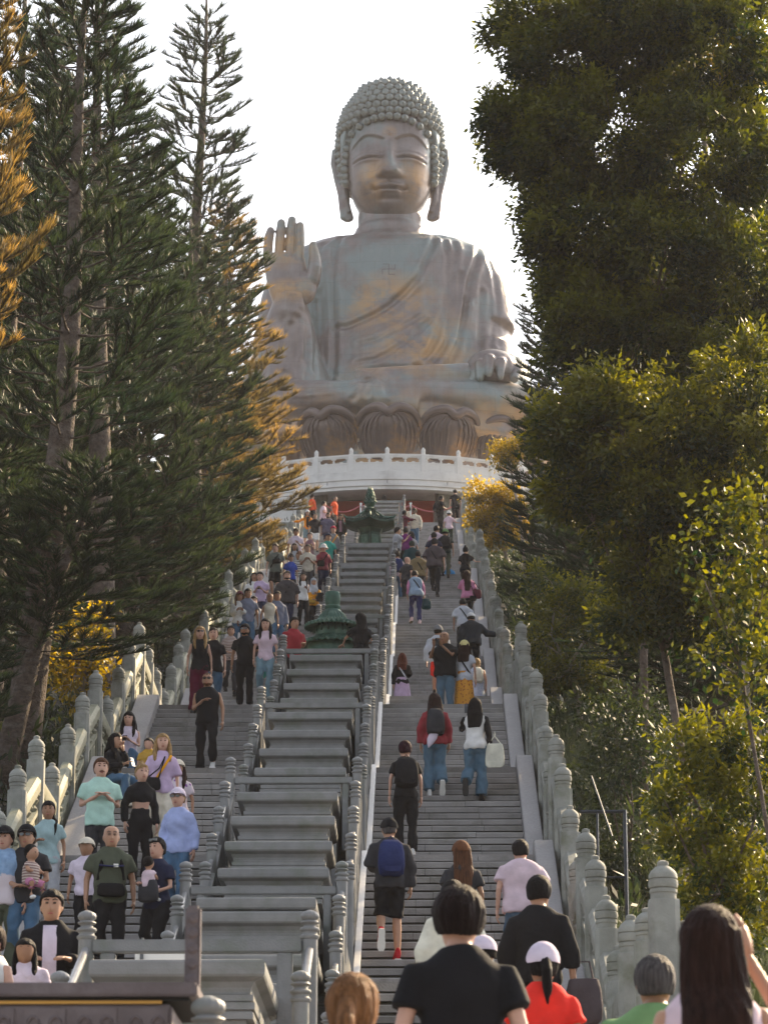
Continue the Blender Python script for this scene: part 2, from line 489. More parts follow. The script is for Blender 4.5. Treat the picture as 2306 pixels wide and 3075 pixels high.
for x,side in ((1.845,'right'),(-5.453,'left')):
    mb = MB(); V=[]; F=[]
    pts = [(y,z-2.3) for y,z in BP]
    hx = .11
    for (y,z) in pts: V += [(x-hx,y,z),(x+hx,y,z),(x+hx,y,z-4.5),(x-hx,y,z-4.5)]
    for q in range(len(pts)-1):
        b = 4*q
        F += [(b,b+1,b+5,b+4),(b+1,b+2,b+6,b+5),(b+3,b,b+4,b+7)]
    F.append((0,3,2,1))
    o = mb.add(V,F).obj('retaining_wall','granite'); tag(o,'plain stone retaining wall under the '+side+' outer balustrade',kind='structure')

# taller newel posts that turn outward at the foot of the right balustrade
root = thing('stone_balustrade','short stone balustrade with large bud topped posts flaring out at lower right','balustrade')
W = [(1.90,27.3,4.15),(1.93,26.5,4.30),(1.99,25.0,4.42),(2.45,24.9,3.62)]
BIG = post_mb(.135,4.5).mesh('post','granite',smooth=35)
W = [(1.875,26.7,4.19,.82),(1.89,25.0,4.30,.90),(2.05,25.0,3.82,.82),(2.3,24.2,3.55,.9),(2.7,23.6,3.4,.9)]
for (x,y,z,s_) in W: link('post',BIG,root,(x,y,z),scale=(s_,s_,s_))
for (a,b) in zip(W[1:-1],W[2:]):
    d = Vector(b[:3])-Vector(a[:3]); L = math.hypot(d.x,d.y)
    if L < .4:
        continue
    o = panel_mb(L,d.z,1).obj('panel','granite',root,smooth=30); o.location = a[:3]; o.rotation_euler = (0,0,math.atan2(d.y,d.x)-PI/2)

# ------------------------------------------------------------------ central stepped terrace
def inner_post_mb():
    mb = MB(); w = .072
    prof = [(.062,-1.9),(.062,-.345),(.070,-.340),(.076,-.325),(.076,-.305),(.066,-.295),(.060,-.285),(.060,-.262),(.070,-.252),(.077,-.238),(.077,-.222),(.068,-.208),(.050,-.196),(.046,-.182),(.050,-.170),
            (.066,-.160),(.072,-.148),(.068,-.138),(.052,-.130),(.050,-.122),(.062,-.112),(.074,-.092),(.076,-.066),(.068,-.040),(.050,-.020),(.030,-.008),(.018,0)]
    prof = [(r,z if z < -1 else z*.66) for r,z in prof]
    mb.lathe(prof,42)
    for q in range(len(mb.v)):          # lobes of the cap
        x,y,z = mb.v[q]
        if z > -.078 and z < -.003:
            a = math.atan2(y,x); f = 1-.10*abs(math.sin(a*7))
            mb.v[q] = (x*f,y*f,z)
    return mb
IPOST = inner_post_mb().mesh('post',['slab'],smooth=35)
def slab_mb(w=1.3, d=1.25, body=.62, front=True):
    """stone table: rounded slab over a cove and three bands; origin at top front edge centre, runs to +Y"""
    mb = MB(); h = w/2
    def layer(z0,z1,inx,iny): mb.box(-h+inx,h-inx,iny,d,z0,z1)
    # rounded nose by stacked rings
    rg = []
    for (t,z) in ((.035,0),(.010,-.006),(.002,-.022),(0,-.07),(.002,-.105),(.012,-.122),(.035,-.132),(.075,-.150),(.10,-.19),(.105,-.215)):
        rg.append([(-h+t,t,z),(h-t,t,z),(h-t,d,z),(-h+t,d,z)])
    mb.rings(rg[::-1])
    layer(-.235,-.2155,.105,.105)
    layer(-.285,-.24,.085,.085); layer(-.297,-.285,.10,.10); layer(-.345,-.297,.075,.075); layer(-.36,-.345,.10,.10); layer(-.41,-.36,.085,.085)
    layer(-body,-.41,.14,.14)
    return mb
SLAB = slab_mb().mesh('slab','slab')
terr = thing('stone_terrace','long central spine of stacked grey stone slabs between the two flights','stone terrace')
cache = {}
inner = {}
for sx,nm in ((-2.62,'left'),(-.91,'right')):
    inner[nm] = thing('inner_balustrade','ringed grey stone posts and polished rail along the '+nm+' side of the central terrace','balustrade')
for i,(ye,ze) in enumerate(EDGE):
    if i == 0: offs = []
    else: offs = [(-5.45,-1.09),(-4.25,-.56),(-3.1,-.04),(-1.95,.49)]
    for (dy,dz) in offs:
        link('slab', SLAB, terr, (CX,ye+dy,ze+dz))
    if i > 0:
        # cross rail over the level edge
        mb = MB().box(-2.62+.06,-.91-.06,-.045,.045,-.09,0)
        mb.box(-2.5,-2.42,-.035,.035,-1.0,-.091); mb.box(-1.11,-1.03,-.035,.035,-1.0,-.091)
        o = mb.obj('cross_rail','slab',terr,bevel=.01); o.location = (0,ye,ze+1.06)
        # infill body of the spine
        mb = MB()
        for (dy,dz) in offs: mb.box(CX-.5,CX+.5,ye+dy+.2,ye+dy+2.2,ze+dz-3.2,ze+dz-.62)
        mb.obj('infill','slab',terr)
    for nm,x in (('left',-2.62),('right',-.91)):
        if i == 0: continue
        r = inner[nm]; zt = ze+1.34
        ps = [(ye-.02*k-(0 if k == 0 else 1.15*k-.02*k), zt-.553*k) for k in range(0,5)]
        for (y,z) in ps: link('post', IPOST, r, (x,y,z))
        for (a,b) in zip(ps[:-1],ps[1:]):
            MB().tube([(x,a[0],a[1]-.34),(x,b[0],b[1]-.34)],.032,10).obj('rail','polish',r,smooth=60)
        # side panels with slots
        for (a,b) in zip(ps[:-1],ps[1:]):
            ya,yb = b[0]+.06,a[0]-.06
            f = lambda y: b[1]+(a[1]-b[1])*(y-b[0])/(a[0]-b[0])
            mb = MB()
            mb.prism_x([(ya,f(ya)-.52),(yb,f(yb)-.52),(yb,f(yb)-2.3),(ya,f(ya)-2.3)],-.03,.03)
            mb.prism_x([(ya,f(ya)-.48),(yb,f(yb)-.48),(yb,f(yb)-.56),(ya,f(ya)-.56)],-.05,.05)
            mb.prism_x([(ya,f(ya)-1.1),(yb,f(yb)-1.1),(yb,f(yb)-1.18),(ya,f(ya)-1.18)],-.05,.05)
            for q in (.25,.5,.75):
                yy = ya+(yb-ya)*q
                mb.prism_x([(yy-.03,f(yy)-.6),(yy+.03,f(yy)-.6),(yy+.03,f(yy)-1.08),(yy-.03,f(yy)-1.08)],-.045,.045)
            o = mb.obj('panel','slab',r); o.location = (x,0,0)
        # level stretch
        L = landing_len(i)
        MB().prism_x([(ye+.06,zt-.52-.3),(ye+L+.3,zt-.52-.3),(ye+L+.3,zt-2.3),(ye+.06,zt-2.3)],-.04,.04).obj('panel','slab',r,loc=(x,0,0))
        n = 3 if L > 4 else 1
        for q in range(1,n):
            link('post', IPOST, r, (x,ye+L*q/n,zt-.02))
        if L>4: MB().tube([(x,ye,zt-.34),(x,ye+L,zt-.34)],.032,10).obj('rail','polish',r,smooth=60)
for (i_,yy) in ((4,57.15),(9,98.95)):
    o = MB().box(-2.54,-.99,yy+.06,yy+6.0,EDGE[i_][1]-1.2,EDGE[i_][1]+.40).obj('platform','slab',terr)
# white stringer along the left edge of the right flight
root = thing('stringer','bright pale polished stringer wall edging the left side of the right hand steps',None,kind='structure')
for i,(ye,ze) in enumerate(EDGE):
    if i == 0: continue
    y0 = step_y(i,0)-.25
    MB().prism_x([(y0,zlow(i)-.2),(ye+.25,ze-.3),(ye+.25,ze+.11),(y0,zlow(i)+.11)],XR0-.075,XR0+.004).obj('stringer_slab','stringer',root,bevel=.008)
    MB().box(XR0-.12,XR0-.079,ye+.10,ye+.35,ze+.02,ze+.18).obj('cap','slab',root)

# lower front of the terrace: two big pedestals and their rails
def pedestal(w,d,y,z,body,pil=7):
    mb = slab_mb(w,d,.62); h = w/2
    mb.box(-h+.16,h-.16,.17,d,-body,-.60)
    for k in range(pil):
        x = -h+.22+(w-.44)*k/(pil-1)
        mb.box(x-.028,x+.028,.15,.18,-body,-.62)
    o = mb.obj('pedestal','slab',terr); o.location = (CX+.02,y,z)
pedestal(1.24,3.2,32.5,5.22,3.0); pedestal(1.24,2.4,22.2,3.13,3.6)
pedestal(1.4,2.0,30.9,4.4,2.6); pedestal(1.3,3.5,26.0,3.2,3.2)
for (y,z) in ((24.3,3.57),):
    mb = MB().box(-2.56,-.95,-.05,.05,-.10,0); mb.box(-2.50,-2.38,-.04,.04,-1.3,-.101); mb.box(-1.14,-1.02,-.04,.04,-1.3,-.101)
    mb.box(-2.379,-1.141,-.03,.03,-1.3,-1.2)
    o = mb.obj('cross_rail','slab',terr,bevel=.01); o.location = (0,y,z)
for nm,x in (('left',-2.61),('right',-.89)):
    r = inner[nm]
    P_ = [(24.3,3.80),(22.6,3.10),(13.0,1.68)]
    for k,(y,z) in enumerate(P_):
        if nm == 'left' and y < 22: continue
        link('post', IPOST, r, (x,y,z), scale=(1.0,1.0,1.0))
    for (a,b) in zip(P_[:-1],P_[1:]):
        if b[0] < 22: continue
        MB().tube([(x,a[0],a[1]-.30),(x,b[0],b[1]-.30)],.034,10).obj('rail','polish',r,smooth=60)

# ------------------------------------------------------------------ round altar under the statue
AX, AY, AR = -1.74, 155.8, 11.15
altar = thing('altar_building', 'round white marble altar terrace carrying the seated bronze statue', 'altar')
def ring_mb(prof, n=120, a0=0, a1=2*PI):
    """prof: (radius, z) closed loop, swept round the altar axis"""
    mb = MB(); k = len(prof)
    full = abs(a1-a0-2*PI) < 1e-6; m = n if full else n+1
    V = [(AX+r*math.sin(a0+(a1-a0)*i/n), AY-r*math.cos(a0+(a1-a0)*i/n), z) for i in range(m) for r,z in prof]
    F = [(i*k+j, i*k+(j+1)%k, ((i+1)%m)*k+(j+1)%k, ((i+1)%m)*k+j) for i in range(n) for j in range(k)]
    return mb.add(V,F)
ring_mb([(AR+.02,43.70),(AR+.02,43.30),(AR-.05,43.28),(AR-.05,43.10),(AR+.05,43.07),(AR+.05,42.98),(AR-.02,42.95),(AR-.02,42.81),(AR-.5,42.80),(AR-.6,43.5),(AR-.6,43.70)]).obj('drum','marble',altar,smooth=30)
ring_mb([(AR-.61,43.695),(AR-.61,43.50),(.3,43.50),(.3,43.695)],80).obj('terrace_floor','marble',altar)
ring_mb([(6.8,43.498),(6.8,40.03),(6.5,40.03),(6.5,43.498)],64).obj('inner_wall','pinkwall',altar)
for k in range(12):
    a = R(-29+58*k/1) if k < 2 else R(30+k*30)
    a = [R(-20.5),R(16.5),R(-48),R(44),R(75),R(105),R(135),R(165),R(195),R(225),R(255),R(-78)][k]
    MB().box(-.38,.38,-.3,.3,40.03,43.497).obj('pier','granite',altar,loc=(AX+9.6*math.sin(a),AY-9.6*math.cos(a),0),rot=(0,0,a))
for x0,x1 in ((-4.25,-2.6),(-2.59,-1.74),(-1.73,-.9),(-.89,.45)):
    MB().box(x0,x1,148.35,148.45,40.03,43.05).obj('door','red',altar,bevel=.02)
MB().box(-4.35,.55,148.40,148.55,43.06,43.3).obj('lintel','red',altar)
# joints in the drum face
for k in range(24):
    a = R(k*15)
    MB().box(-.012,.012,-.004,.01,43.11,43.27).obj('joint','dark',altar,loc=(AX+(AR-.045)*math.sin(a),AY-(AR-.045)*math.cos(a),0),rot=(0,0,a))
# marble balustrade on the terrace edge
mb = MB(); w_ = .11
prof = [(w_,0),(w_,.90),(w_*.9,.92),(w_*.9,.96),(w_*.95,.97),(w_*.95,1.0),(w_*.8,1.02),(w_,1.06),(w_*.9,1.12),(w_*1.0,1.13),(w_*.7,1.19),(w_*.3,1.22),(w_*.3,1.25),(.01,1.26)]
MPOST = mb.lathe(prof,12,sq=[True]*2+[False]*(len(prof)-2)).mesh('post','marble',smooth=35)
def mpanel():
    mb = MB(); L = 1.74; h = L/2-.1
    mb.box(-h,h,-.07,.07,.80,.90); mb.box(-h,h,-.05,.05,.44,.50)
    mb.box(-h,h,-.03,.03,.06,.44); mb.box(-h,h,-.07,.07,0,.06)
    for x in (-h+.03,0,h-.03): mb.box(x-.05,x+.05,-.05,.05,.06,.44)
    for x0,x1 in ((-h+.16,-.13),(.13,h-.16)): mb.box(x0,x1,-.042,.042,.12,.38)
    mb.box(-h,h,-.045,.045,.74,.80)
    for x in (-h+.07,0,h-.07):
        mb.lathe([(.045,.50),(.065,.56),(.035,.62),(.06,.66),(.075,.70),(.075,.74)],8,(x,0,0))
        mb.box(x-.12,x+.12,-.04,.04,.69,.74)
    for x in (-h/2,h/2): mb.box(x-.07,x+.07,-.04,.04,.50,.545)
    mb.box(-h,-h+.1,-.04,.04,.50,.74); mb.box(h-.1,h,-.04,.04,.50,.74)
    return mb
MPANEL = mpanel().mesh('panel','marble')
for k in range(40):
    a = R(9*k)
    link('post', MPOST, altar, (AX+(AR-.12)*math.sin(a),AY-(AR-.12)*math.cos(a),43.69),(0,0,a))
    a = R(9*k+4.5)
    link('panel', MPANEL, altar, (AX+(AR-.14)*math.sin(a),AY-(AR-.14)*math.cos(a),43.69),(0,0,a))
# terrace in front of the altar, and its side wings
o = MB().box(-30,30,142.5,175,39.2,40.028).obj('terrace','paving'); tag(o,'paved terrace at the top of the stairs around the altar',kind='structure')
o = MB().box(-16,-5.7,140.6,142.49,34,40.02).box(2.1,16,140.6,142.49,34,40.02).obj('terrace_front_wall','granite'); tag(o,'stone front wall of the upper terrace beside the stairs',kind='structure')
wing = thing('terrace_balustrade','pale stone balustrade along the upper terrace edge left of the stair top','balustrade',(0,0,0))
wing2 = thing('terrace_balustrade','pale stone balustrade along the upper terrace edge right of the stair top','balustrade',(0,0,0))
for w0,s0,e in ((wing,-5.9,-1),(wing2,2.3,1)):
    for k in range(5):
        link('post', MPOST, w0, (s0+e*k*1.9,140.9,40.03),scale=(1.2,1.2,1.35))
        p = mpanel_inst = link('panel', MPANEL, w0, (s0+e*(k*1.9+.95),140.9,40.05),scale=(1,1,1.4))
# stanchions and ropes in front of the doors
for k,(x,lab) in enumerate(((-2.95,'white rope post left of the green incense tower, at the stair top'),(-.62,'white rope post right of the green incense tower, at the stair top'))):
    t = thing('rope_post',lab,'rope post',(x,142.2,40.03),group='rope posts before the red doors')
    MB().lathe([(.16,0),(.16,.02),(.04,.05),(.045,1.30),(.06,1.31),(.06,1.36),(.01,1.38)],12).obj('pole','white',t,smooth=40)
    MB().box(-.012,.012,-.055,-.046,1.12,1.22).obj('clip','dark',t)
for x0,x1,lab in ((-2.95,-.62,'sagging red rope between the two white posts'),(-.62,1.5,'sagging red rope running right to the end of the stair top'),(-4.6,-2.95,'sagging red rope running left from the left white post')):
    pts = [(x0+(x1-x0)*q/12,142.2,41.30-.34*(1-(2*q/12-1)**2)) for q in range(13)]
    o = MB().tube(pts,.028,8).obj('barrier_rope','rope',smooth=60); tag(o,lab+' at the red doors','rope')

# ------------------------------------------------------------------ the seated bronze statue
def bronze():
    m = bpy.data.materials.new('statue_bronze'); m.use_nodes = True
    n, l = m.node_tree.nodes, m.node_tree.links
    b = n['Principled BSDF']
    b.inputs['Metallic'].default_value = .4; b.inputs['Roughness'].default_value = .36
    tc = n.new('ShaderNodeTexCoord')
    def noise_(sc_,d,lo,hi,off=(0,0,0),stretch=(1,1,1)):
        mp = n.new('ShaderNodeMapping'); mp.inputs['Location'].default_value = off; mp.inputs['Scale'].default_value = stretch
        l.new(tc.outputs['Object'],mp.inputs[0])
        t = n.new('ShaderNodeTexNoise'); t.inputs['Scale'].default_value = sc_; t.inputs['Detail'].default_value = d
        t.inputs['Roughness'].default_value = .6
        l.new(mp.outputs[0],t.inputs['Vector'])
        r = n.new('ShaderNodeMapRange'); r.inputs['From Min'].default_value = lo; r.inputs['From Max'].default_value = hi
        l.new(t.outputs['Fac'],r.inputs['Value']); return r.outputs[0]
    def mix(f,a,bb):
        x = n.new('ShaderNodeMix'); x.data_type = 'RGBA'
        l.new(f,x.inputs['Factor'])
        for s_,v in (('A',a),('B',bb)):
            if isinstance(v,tuple): x.inputs[s_].default_value = list(v)+[1]
            else: l.new(v,x.inputs[s_])
        return x.outputs['Result']
    def ball(c,r0,r1,st=(1,1,1)):
        # mask round a spot of warm reflected light painted into the bronze
        v = n.new('ShaderNodeVectorMath'); v.operation = 'SUBTRACT'; v.inputs[1].default_value = c
        l.new(tc.outputs['Object'],v.inputs[0])
        s_ = n.new('ShaderNodeVectorMath'); s_.operation = 'MULTIPLY'; s_.inputs[1].default_value = st
        l.new(v.outputs[0],s_.inputs[0])
        q = n.new('ShaderNodeVectorMath'); q.operation = 'LENGTH'; l.new(s_.outputs[0],q.inputs[0])
        r = n.new('ShaderNodeMapRange'); r.inputs['From Min'].default_value = r1; r.inputs['From Max'].default_value = r0
        l.new(q.outputs['Value'],r.inputs['Value']); return r.outputs[0]
    def mul(a,bb,op='MULTIPLY'):
        x = n.new('ShaderNodeMath'); x.operation = op; x.use_clamp = True
        l.new(a,x.inputs[0])
        if isinstance(bb,float): x.inputs[1].default_value = bb
        else: l.new(bb,x.inputs[1])
        return x.outputs[0]
    c = mix(noise_(.9,6,.35,.65),(.175,.143,.137),(.235,.20,.19))
    blue = mul(noise_(.35,5,.46,.60,(3,1,7)),.85)
    c = mix(blue,c,(.20,.25,.245))
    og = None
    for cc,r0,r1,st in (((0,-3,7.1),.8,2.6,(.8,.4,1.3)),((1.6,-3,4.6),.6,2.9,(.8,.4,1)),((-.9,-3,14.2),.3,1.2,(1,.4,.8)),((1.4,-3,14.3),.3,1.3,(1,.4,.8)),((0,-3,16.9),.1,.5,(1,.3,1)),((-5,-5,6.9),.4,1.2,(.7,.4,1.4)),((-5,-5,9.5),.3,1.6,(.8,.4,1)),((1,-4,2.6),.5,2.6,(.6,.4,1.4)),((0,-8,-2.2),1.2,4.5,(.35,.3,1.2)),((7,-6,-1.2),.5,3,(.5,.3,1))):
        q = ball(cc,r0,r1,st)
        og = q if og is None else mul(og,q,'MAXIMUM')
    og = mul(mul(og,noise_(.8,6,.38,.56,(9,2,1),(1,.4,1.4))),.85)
    c = mix(og,c,(.44,.26,.11))  # orange reflections are part of the base colour
    # weathering streaks running down
    st = mul(noise_(1.1,7,.52,.75,(0,0,3),(2.2,2.2,.25)),.35)
    c = mix(st,c,(.31,.31,.295))
    # cast panel seams
    bt = n.new('ShaderNodeTexBrick'); bt.inputs['Scale'].default_value = 1.0; bt.inputs['Mortar Size'].default_value = .012
    bt.inputs['Brick Width'].default_value = 1.5; bt.inputs['Row Height'].default_value = 1.05; bt.inputs['Mortar Smooth'].default_value = .6
    sx = n.new('ShaderNodeSeparateXYZ'); cx_ = n.new('ShaderNodeCombineXYZ'); l.new(tc.outputs['Object'],sx.inputs[0])
    l.new(sx.outputs['X'],cx_.inputs['X']); l.new(sx.outputs['Z'],cx_.inputs['Y']); l.new(cx_.outputs[0],bt.inputs['Vector'])
    sm_ = n.new('ShaderNodeMath'); sm_.operation = 'MULTIPLY'; sm_.inputs[1].default_value = .35; l.new(bt.outputs['Fac'],sm_.inputs[0])
    c = mix(sm_.outputs[0],c,(.10,.085,.08))
    l.new(c,b.inputs['Base Color'])
    nb = n.new('ShaderNodeTexNoise'); nb.inputs['Scale'].default_value = 2.2; nb.inputs['Detail'].default_value = 5
    l.new(tc.outputs['Object'],nb.inputs['Vector'])
    bp = n.new('ShaderNodeBump'); bp.inputs['Strength'].default_value = .22; bp.inputs['Distance'].default_value = .12
    l.new(nb.outputs['Fac'],bp.inputs['Height']); l.new(bp.outputs[0],b.inputs['Normal'])
    rr = n.new('ShaderNodeMapRange'); rr.inputs['To Min'].default_value = .36; rr.inputs['To Max'].default_value = .58
    l.new(nb.outputs['Fac'],rr.inputs['Value']); l.new(rr.outputs[0],b.inputs['Roughness'])
    return m
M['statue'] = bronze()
M['petal'] = mat('petal_bronze',(.135,.105,.095),.42,.5,var=.25,scale=.8,bump=.15,bscale=3,bdist=.06,wear=(.34,.19,.075),wear_scale=.55)  # wear colour here paints orange reflected light onto the petals
M['incised'] = mat('incised_line',(.13,.11,.105),.6,.4,bump=0)
SX, SY, SZ = -1.72, 155.8, 48.0
buddha = thing('buddha_statue','giant seated bronze buddha with raised open right hand, above the stairs','statue',(SX,SY,SZ))

def remesh(mb, name, voxel, matn, parent, smooth_it=2, disp=None):
    me = mb.mesh(name+'_raw',matn)
    o = bpy.data.objects.new(name+'_raw',me); col.objects.link(o)
    md = o.modifiers.new('r','REMESH'); md.mode = 'VOXEL'; md.voxel_size = voxel; md.adaptivity = 0
    sm = o.modifiers.new('s','SMOOTH'); sm.factor = .5; sm.iterations = smooth_it
    dg = bpy.context.evaluated_depsgraph_get()
    me2 = bpy.data.meshes.new_from_object(o.evaluated_get(dg))
    bpy.data.objects.remove(o); bpy.data.meshes.remove(me)
    if disp:
        n = len(me2.vertices)
        co = np.empty(n*3,'f'); me2.vertices.foreach_get('co',co); co = co.reshape(-1,3)
        no = np.empty(n*3,'f'); me2.vertex_normals.foreach_get('vector',no); no = no.reshape(-1,3)
        me2.vertices.foreach_set('co',(co+no*disp(co,no)[:,None]).ravel().astype('f'))
    me2.materials.clear(); me2.materials.append(M[matn])
    me2.polygons.foreach_set('use_smooth',[True]*len(me2.polygons)); me2.update()
    me2.name = name
    return link(name, me2, parent)
def seloop(z, cx, cy, rx, ry, p=2.3, n=48, fy=None):
    out = []
    for i in range(n):
        t = 2*PI*i/n; c, s = math.cos(t), math.sin(t)
        q = 2/p
        out.append((cx+rx*abs(c)**q*(1 if c>0 else -1), cy+(ry if s>0 else (fy or ry))*abs(s)**q*(1 if s>0 else -1), z))
    return out
def seg_dist(P, line):
    """P (n,2); returns distance to a polyline"""
    d = np.full(len(P),1e9)
    L = np.array(line)
    for a,b in zip(L[:-1],L[1:]):
        ab = b-a; t = np.clip(((P-a)@ab)/(ab@ab),0,1)
        d = np.minimum(d,np.linalg.norm(P-(a+t[:,None]*ab),axis=1))
    return d
CREASES = [[(0.05,59.73),(0.54,59.46),(0.59,58.94),(0.44,58.31),(0.04,57.28),(-0.3,56.45),(-0.94,55.72),(-1.67,55),(-2.4,54.49),(-3.03,54.19),(-3.81,53.83),(-4.44,53.76)],
 [(0.74,59.38),(1.13,58.83),(1.29,57.79),(1.21,56.08),(0.96,54.53),(0.71,53.24),(0.32,52.32),(-0.32,51.46)],
 [(1.03,59.25),(1.47,59.15),(1.64,58.41),(1.55,56.85),(1.3,54.53),(1.09,52.73),(0.51,51.81),(-0.12,51.41)],
 [(2.91,58.72),(2.78,57.89),(2.38,56.43),(2.13,55.04),(1.82,53.24),(1.48,51.96),(0.7,50.84)],
 [(2.18,55.5),(1.97,53.75),(1.71,51.2)],
 [(2.27,55.04),(2.14,52.73),(1.93,51.19)],
 [(3.01,56.07),(2.89,53.75),(2.83,52.21)],
 [(3.47,57.99),(3.66,57.36),(3.84,55.8),(3.83,52.97)],
 [(3.63,54.52),(3.47,52.72)],
 [(1.9,56.85),(1.79,55.3),(1.48,53.24)],
 [(-0.16,54.38),(-1.28,53.61),(-2.4,52.95),(-3.27,52.75)],
 [(0.32,54.12),(-0.55,53.15),(-1.67,52.23),(-2.4,51.83),(-3.36,51.68)],
 [(-3.12,51.27),(-1.91,51.34),(-0.94,51.41),(-0.12,51.51)],
 [(-3.52,59.75),(-4.21,59.23),(-4.45,58.6),(-4.59,57.92),(-4.66,56.36),(-4.58,54.81),(-4.52,53.27),(-4.52,51.73),(-4.63,50.71)],
 [(-4.7,59.07),(-5.23,58.71),(-5.38,58.19),(-5.46,56.37)],
 [(-5.46,55.33),(-5.4,53.27),(-5.48,50.82)],
 [(-5.82,54.61),(-5.96,53.34),(-5.94,51.57),(-6.32,50.56)],
 [(-6.15,53.85),(-6.33,52.07),(-6.51,50.81)],
 [(-6.39,53.49),(-6.67,52.08),(-6.8,50.97)],
 [(-5.67,54.36),(-5.81,52.58),(-5.89,50.16)],
 [(-6.67,53.09),(-7,52.08),(-7.09,51.07)],
 [(-4.38,51.02),(-3.67,50.47),(-2.58,50.16)],
 [(-4.43,49.97),(-3.67,49.77),(-3.15,49.69)],
 [(-2.81,49.46),(-3.14,48.72),(-3.43,48.37)],
 [(-2.48,49.56),(-2.81,48.57)],
 [(-2.15,49.66),(-1.87,49.41),(-1.82,48.71)],
 [(-7.69,48.99),(-5.79,48.9),(-3.9,49.07),(-2.72,49.51)]]
def fold_disp(co, no):
    P = np.stack([co[:,0]+SX, co[:,2]+SZ],1)
    front = np.clip((-no[:,1]-.35)*2.2,0,1)
    out = np.zeros(len(co))
    for k,ln in enumerate(CREASES):
        big = k in (0,1,2,3,13)
        x0 = min(p[0] for p in ln)-1.2; x1 = max(p[0] for p in ln)+1.2
        z0 = min(p[1] for p in ln)-1.2; z1 = max(p[1] for p in ln)+1.2
        m = (P[:,0]>x0)&(P[:,0]<x1)&(P[:,1]>z0)&(P[:,1]<z1)&(front>0)
        if not m.any(): continue
        d = seg_dist(P[m],ln)
        a, w_ = (.115,.14) if big else (.07,.12)
        # groove with a soft roll on the outer side of the line
        L = np.array(ln); mid = L[np.clip(np.searchsorted(-L[:,1],-P[m][:,1]),0,len(L)-1)]
        side = np.where(P[m][:,0] > mid[:,0],1.0,-1.0)
        out[m] += -a*np.exp(-(d/w_)**2)+a*.75*np.exp(-((d-w_*2.1)/(w_*1.1))**2)
    return out*front*np.clip((5.9-np.abs(co[:,0]))*1.6,0,1)
mb = MB()
T = [(-.4,7.0,5.2,0,5.4),(.9,6.9,4.6,0,5.0),(2.2,6.45,3.9,0,4.3),(3.5,6.3,3.4,0,3.8),(5,6.3,3.1,0,3.45),(6.5,6.3,2.9,0,3.2),(8.0,6.2,2.8,0,3.05),(9.3,6.0,2.7,0,2.95),(10.3,5.55,2.5,0,2.75),
     (10.95,5.0,2.2,.05,2.45),(11.45,4.2,1.9,.3,2.1),(11.8,3.4,1.6,.7,1.6),(12.1,2.5,1.3,1.0,1.1)]
mb.rings([seloop(z,0,cy,rx,ry,2.35,56,fy) for z,rx,ry,cy,fy in T])
# neck
mb.rings([seloop(z,0,.15,r,r*.95,2.0,32) for z,r in ((10.8,2.5),(11.5,2.25),(11.75,1.9),(11.85,1.88),(12.3,1.84),(12.42,1.66),(12.55,1.70),(13.0,1.70),(14.0,1.6))])
# belly and chest volume
mb.ell((0,-1.2,3.8),(4.4,2.65,3.6),24,16); mb.ell((0,-.9,8.2),(4.8,2.3,3.4),24,16)
# arms under the sleeves
mb.tube([(4.55,-.1,10.0),(4.85,-.3,9.0),(5.0,-.5,7.8),(5.1,-.8,6.4),(5.1,-1.2,5.0),(5.1,-1.8,3.8),(5.0,-2.6,2.6)],[1.15,1.3,1.35,1.4,1.42,1.45,1.5],20)
mb.tube([(-5.0,-.2,10.3),(-5.5,-.8,8.0),(-5.7,-1.8,5.4),(-5.6,-3.0,4.0)],[1.15,1.25,1.35,1.4],16)
mb.ell((4.75,-1.2,3.4),(1.75,1.9,2.9),20,14)
# raised forearm and hanging sleeve
mb.tube([(-5.6,-2.6,3.6),(-5.3,-4.2,4.9),(-5.02,-4.95,6.2),(-4.98,-5.1,7.0)],[1.5,1.25,.95,.85],16)
mb.rings([seloop(z,cx,cy,rx,ry,2.2,28) for z,cx,cy,rx,ry in ((1.2,-5.3,-3.3,2.7,2.5),(2.6,-5.3,-3.4,2.3,2.2),(4.0,-5.2,-3.8,1.75,1.75),(5.4,-5.1,-4.3,1.3,1.3),(6.2,-5.05,-4.6,1.0,1.0))])
# folded legs
mb.tube([(8.0,-2.6,.6),(7.3,-4.9,.65),(4.5,-6.3,.75),(1.0,-6.8,.9),(-2.5,-6.8,1.0)],[1.5,1.55,1.25,1.0,.8],18,flat=.85)
mb.tube([(-8.0,-2.6,.6),(-7.5,-4.9,.65),(-4.5,-6.4,.7),(-1.5,-6.9,.6),(1.5,-6.9,.2)],[1.5,1.55,1.35,1.2,1.0],18,flat=.85)
mb.rings([seloop(z,0,-1.2,rx,ry,2.5,48) for z,rx,ry in ((-1.6,8.4,5.6),(-1.0,9.1,6.4),(0.2,9.2,6.4),(1.2,8.4,5.4))])
# resting forearm and foot across the lap
mb.tube([(-1.6,-6.5,1.55),(1.0,-6.7,1.75),(2.8,-6.6,2.0),(4.0,-6.4,2.15)],[.85,.75,.6,.6],14)
mb.tube([(5.9,-2.4,3.2),(5.9,-4.0,2.5),(5.2,-5.4,2.2)],[1.4,1.1,.8],14)
CREASES_DONE = 1
body = remesh(mb,'body',.11,'statue',buddha,3,fold_disp)

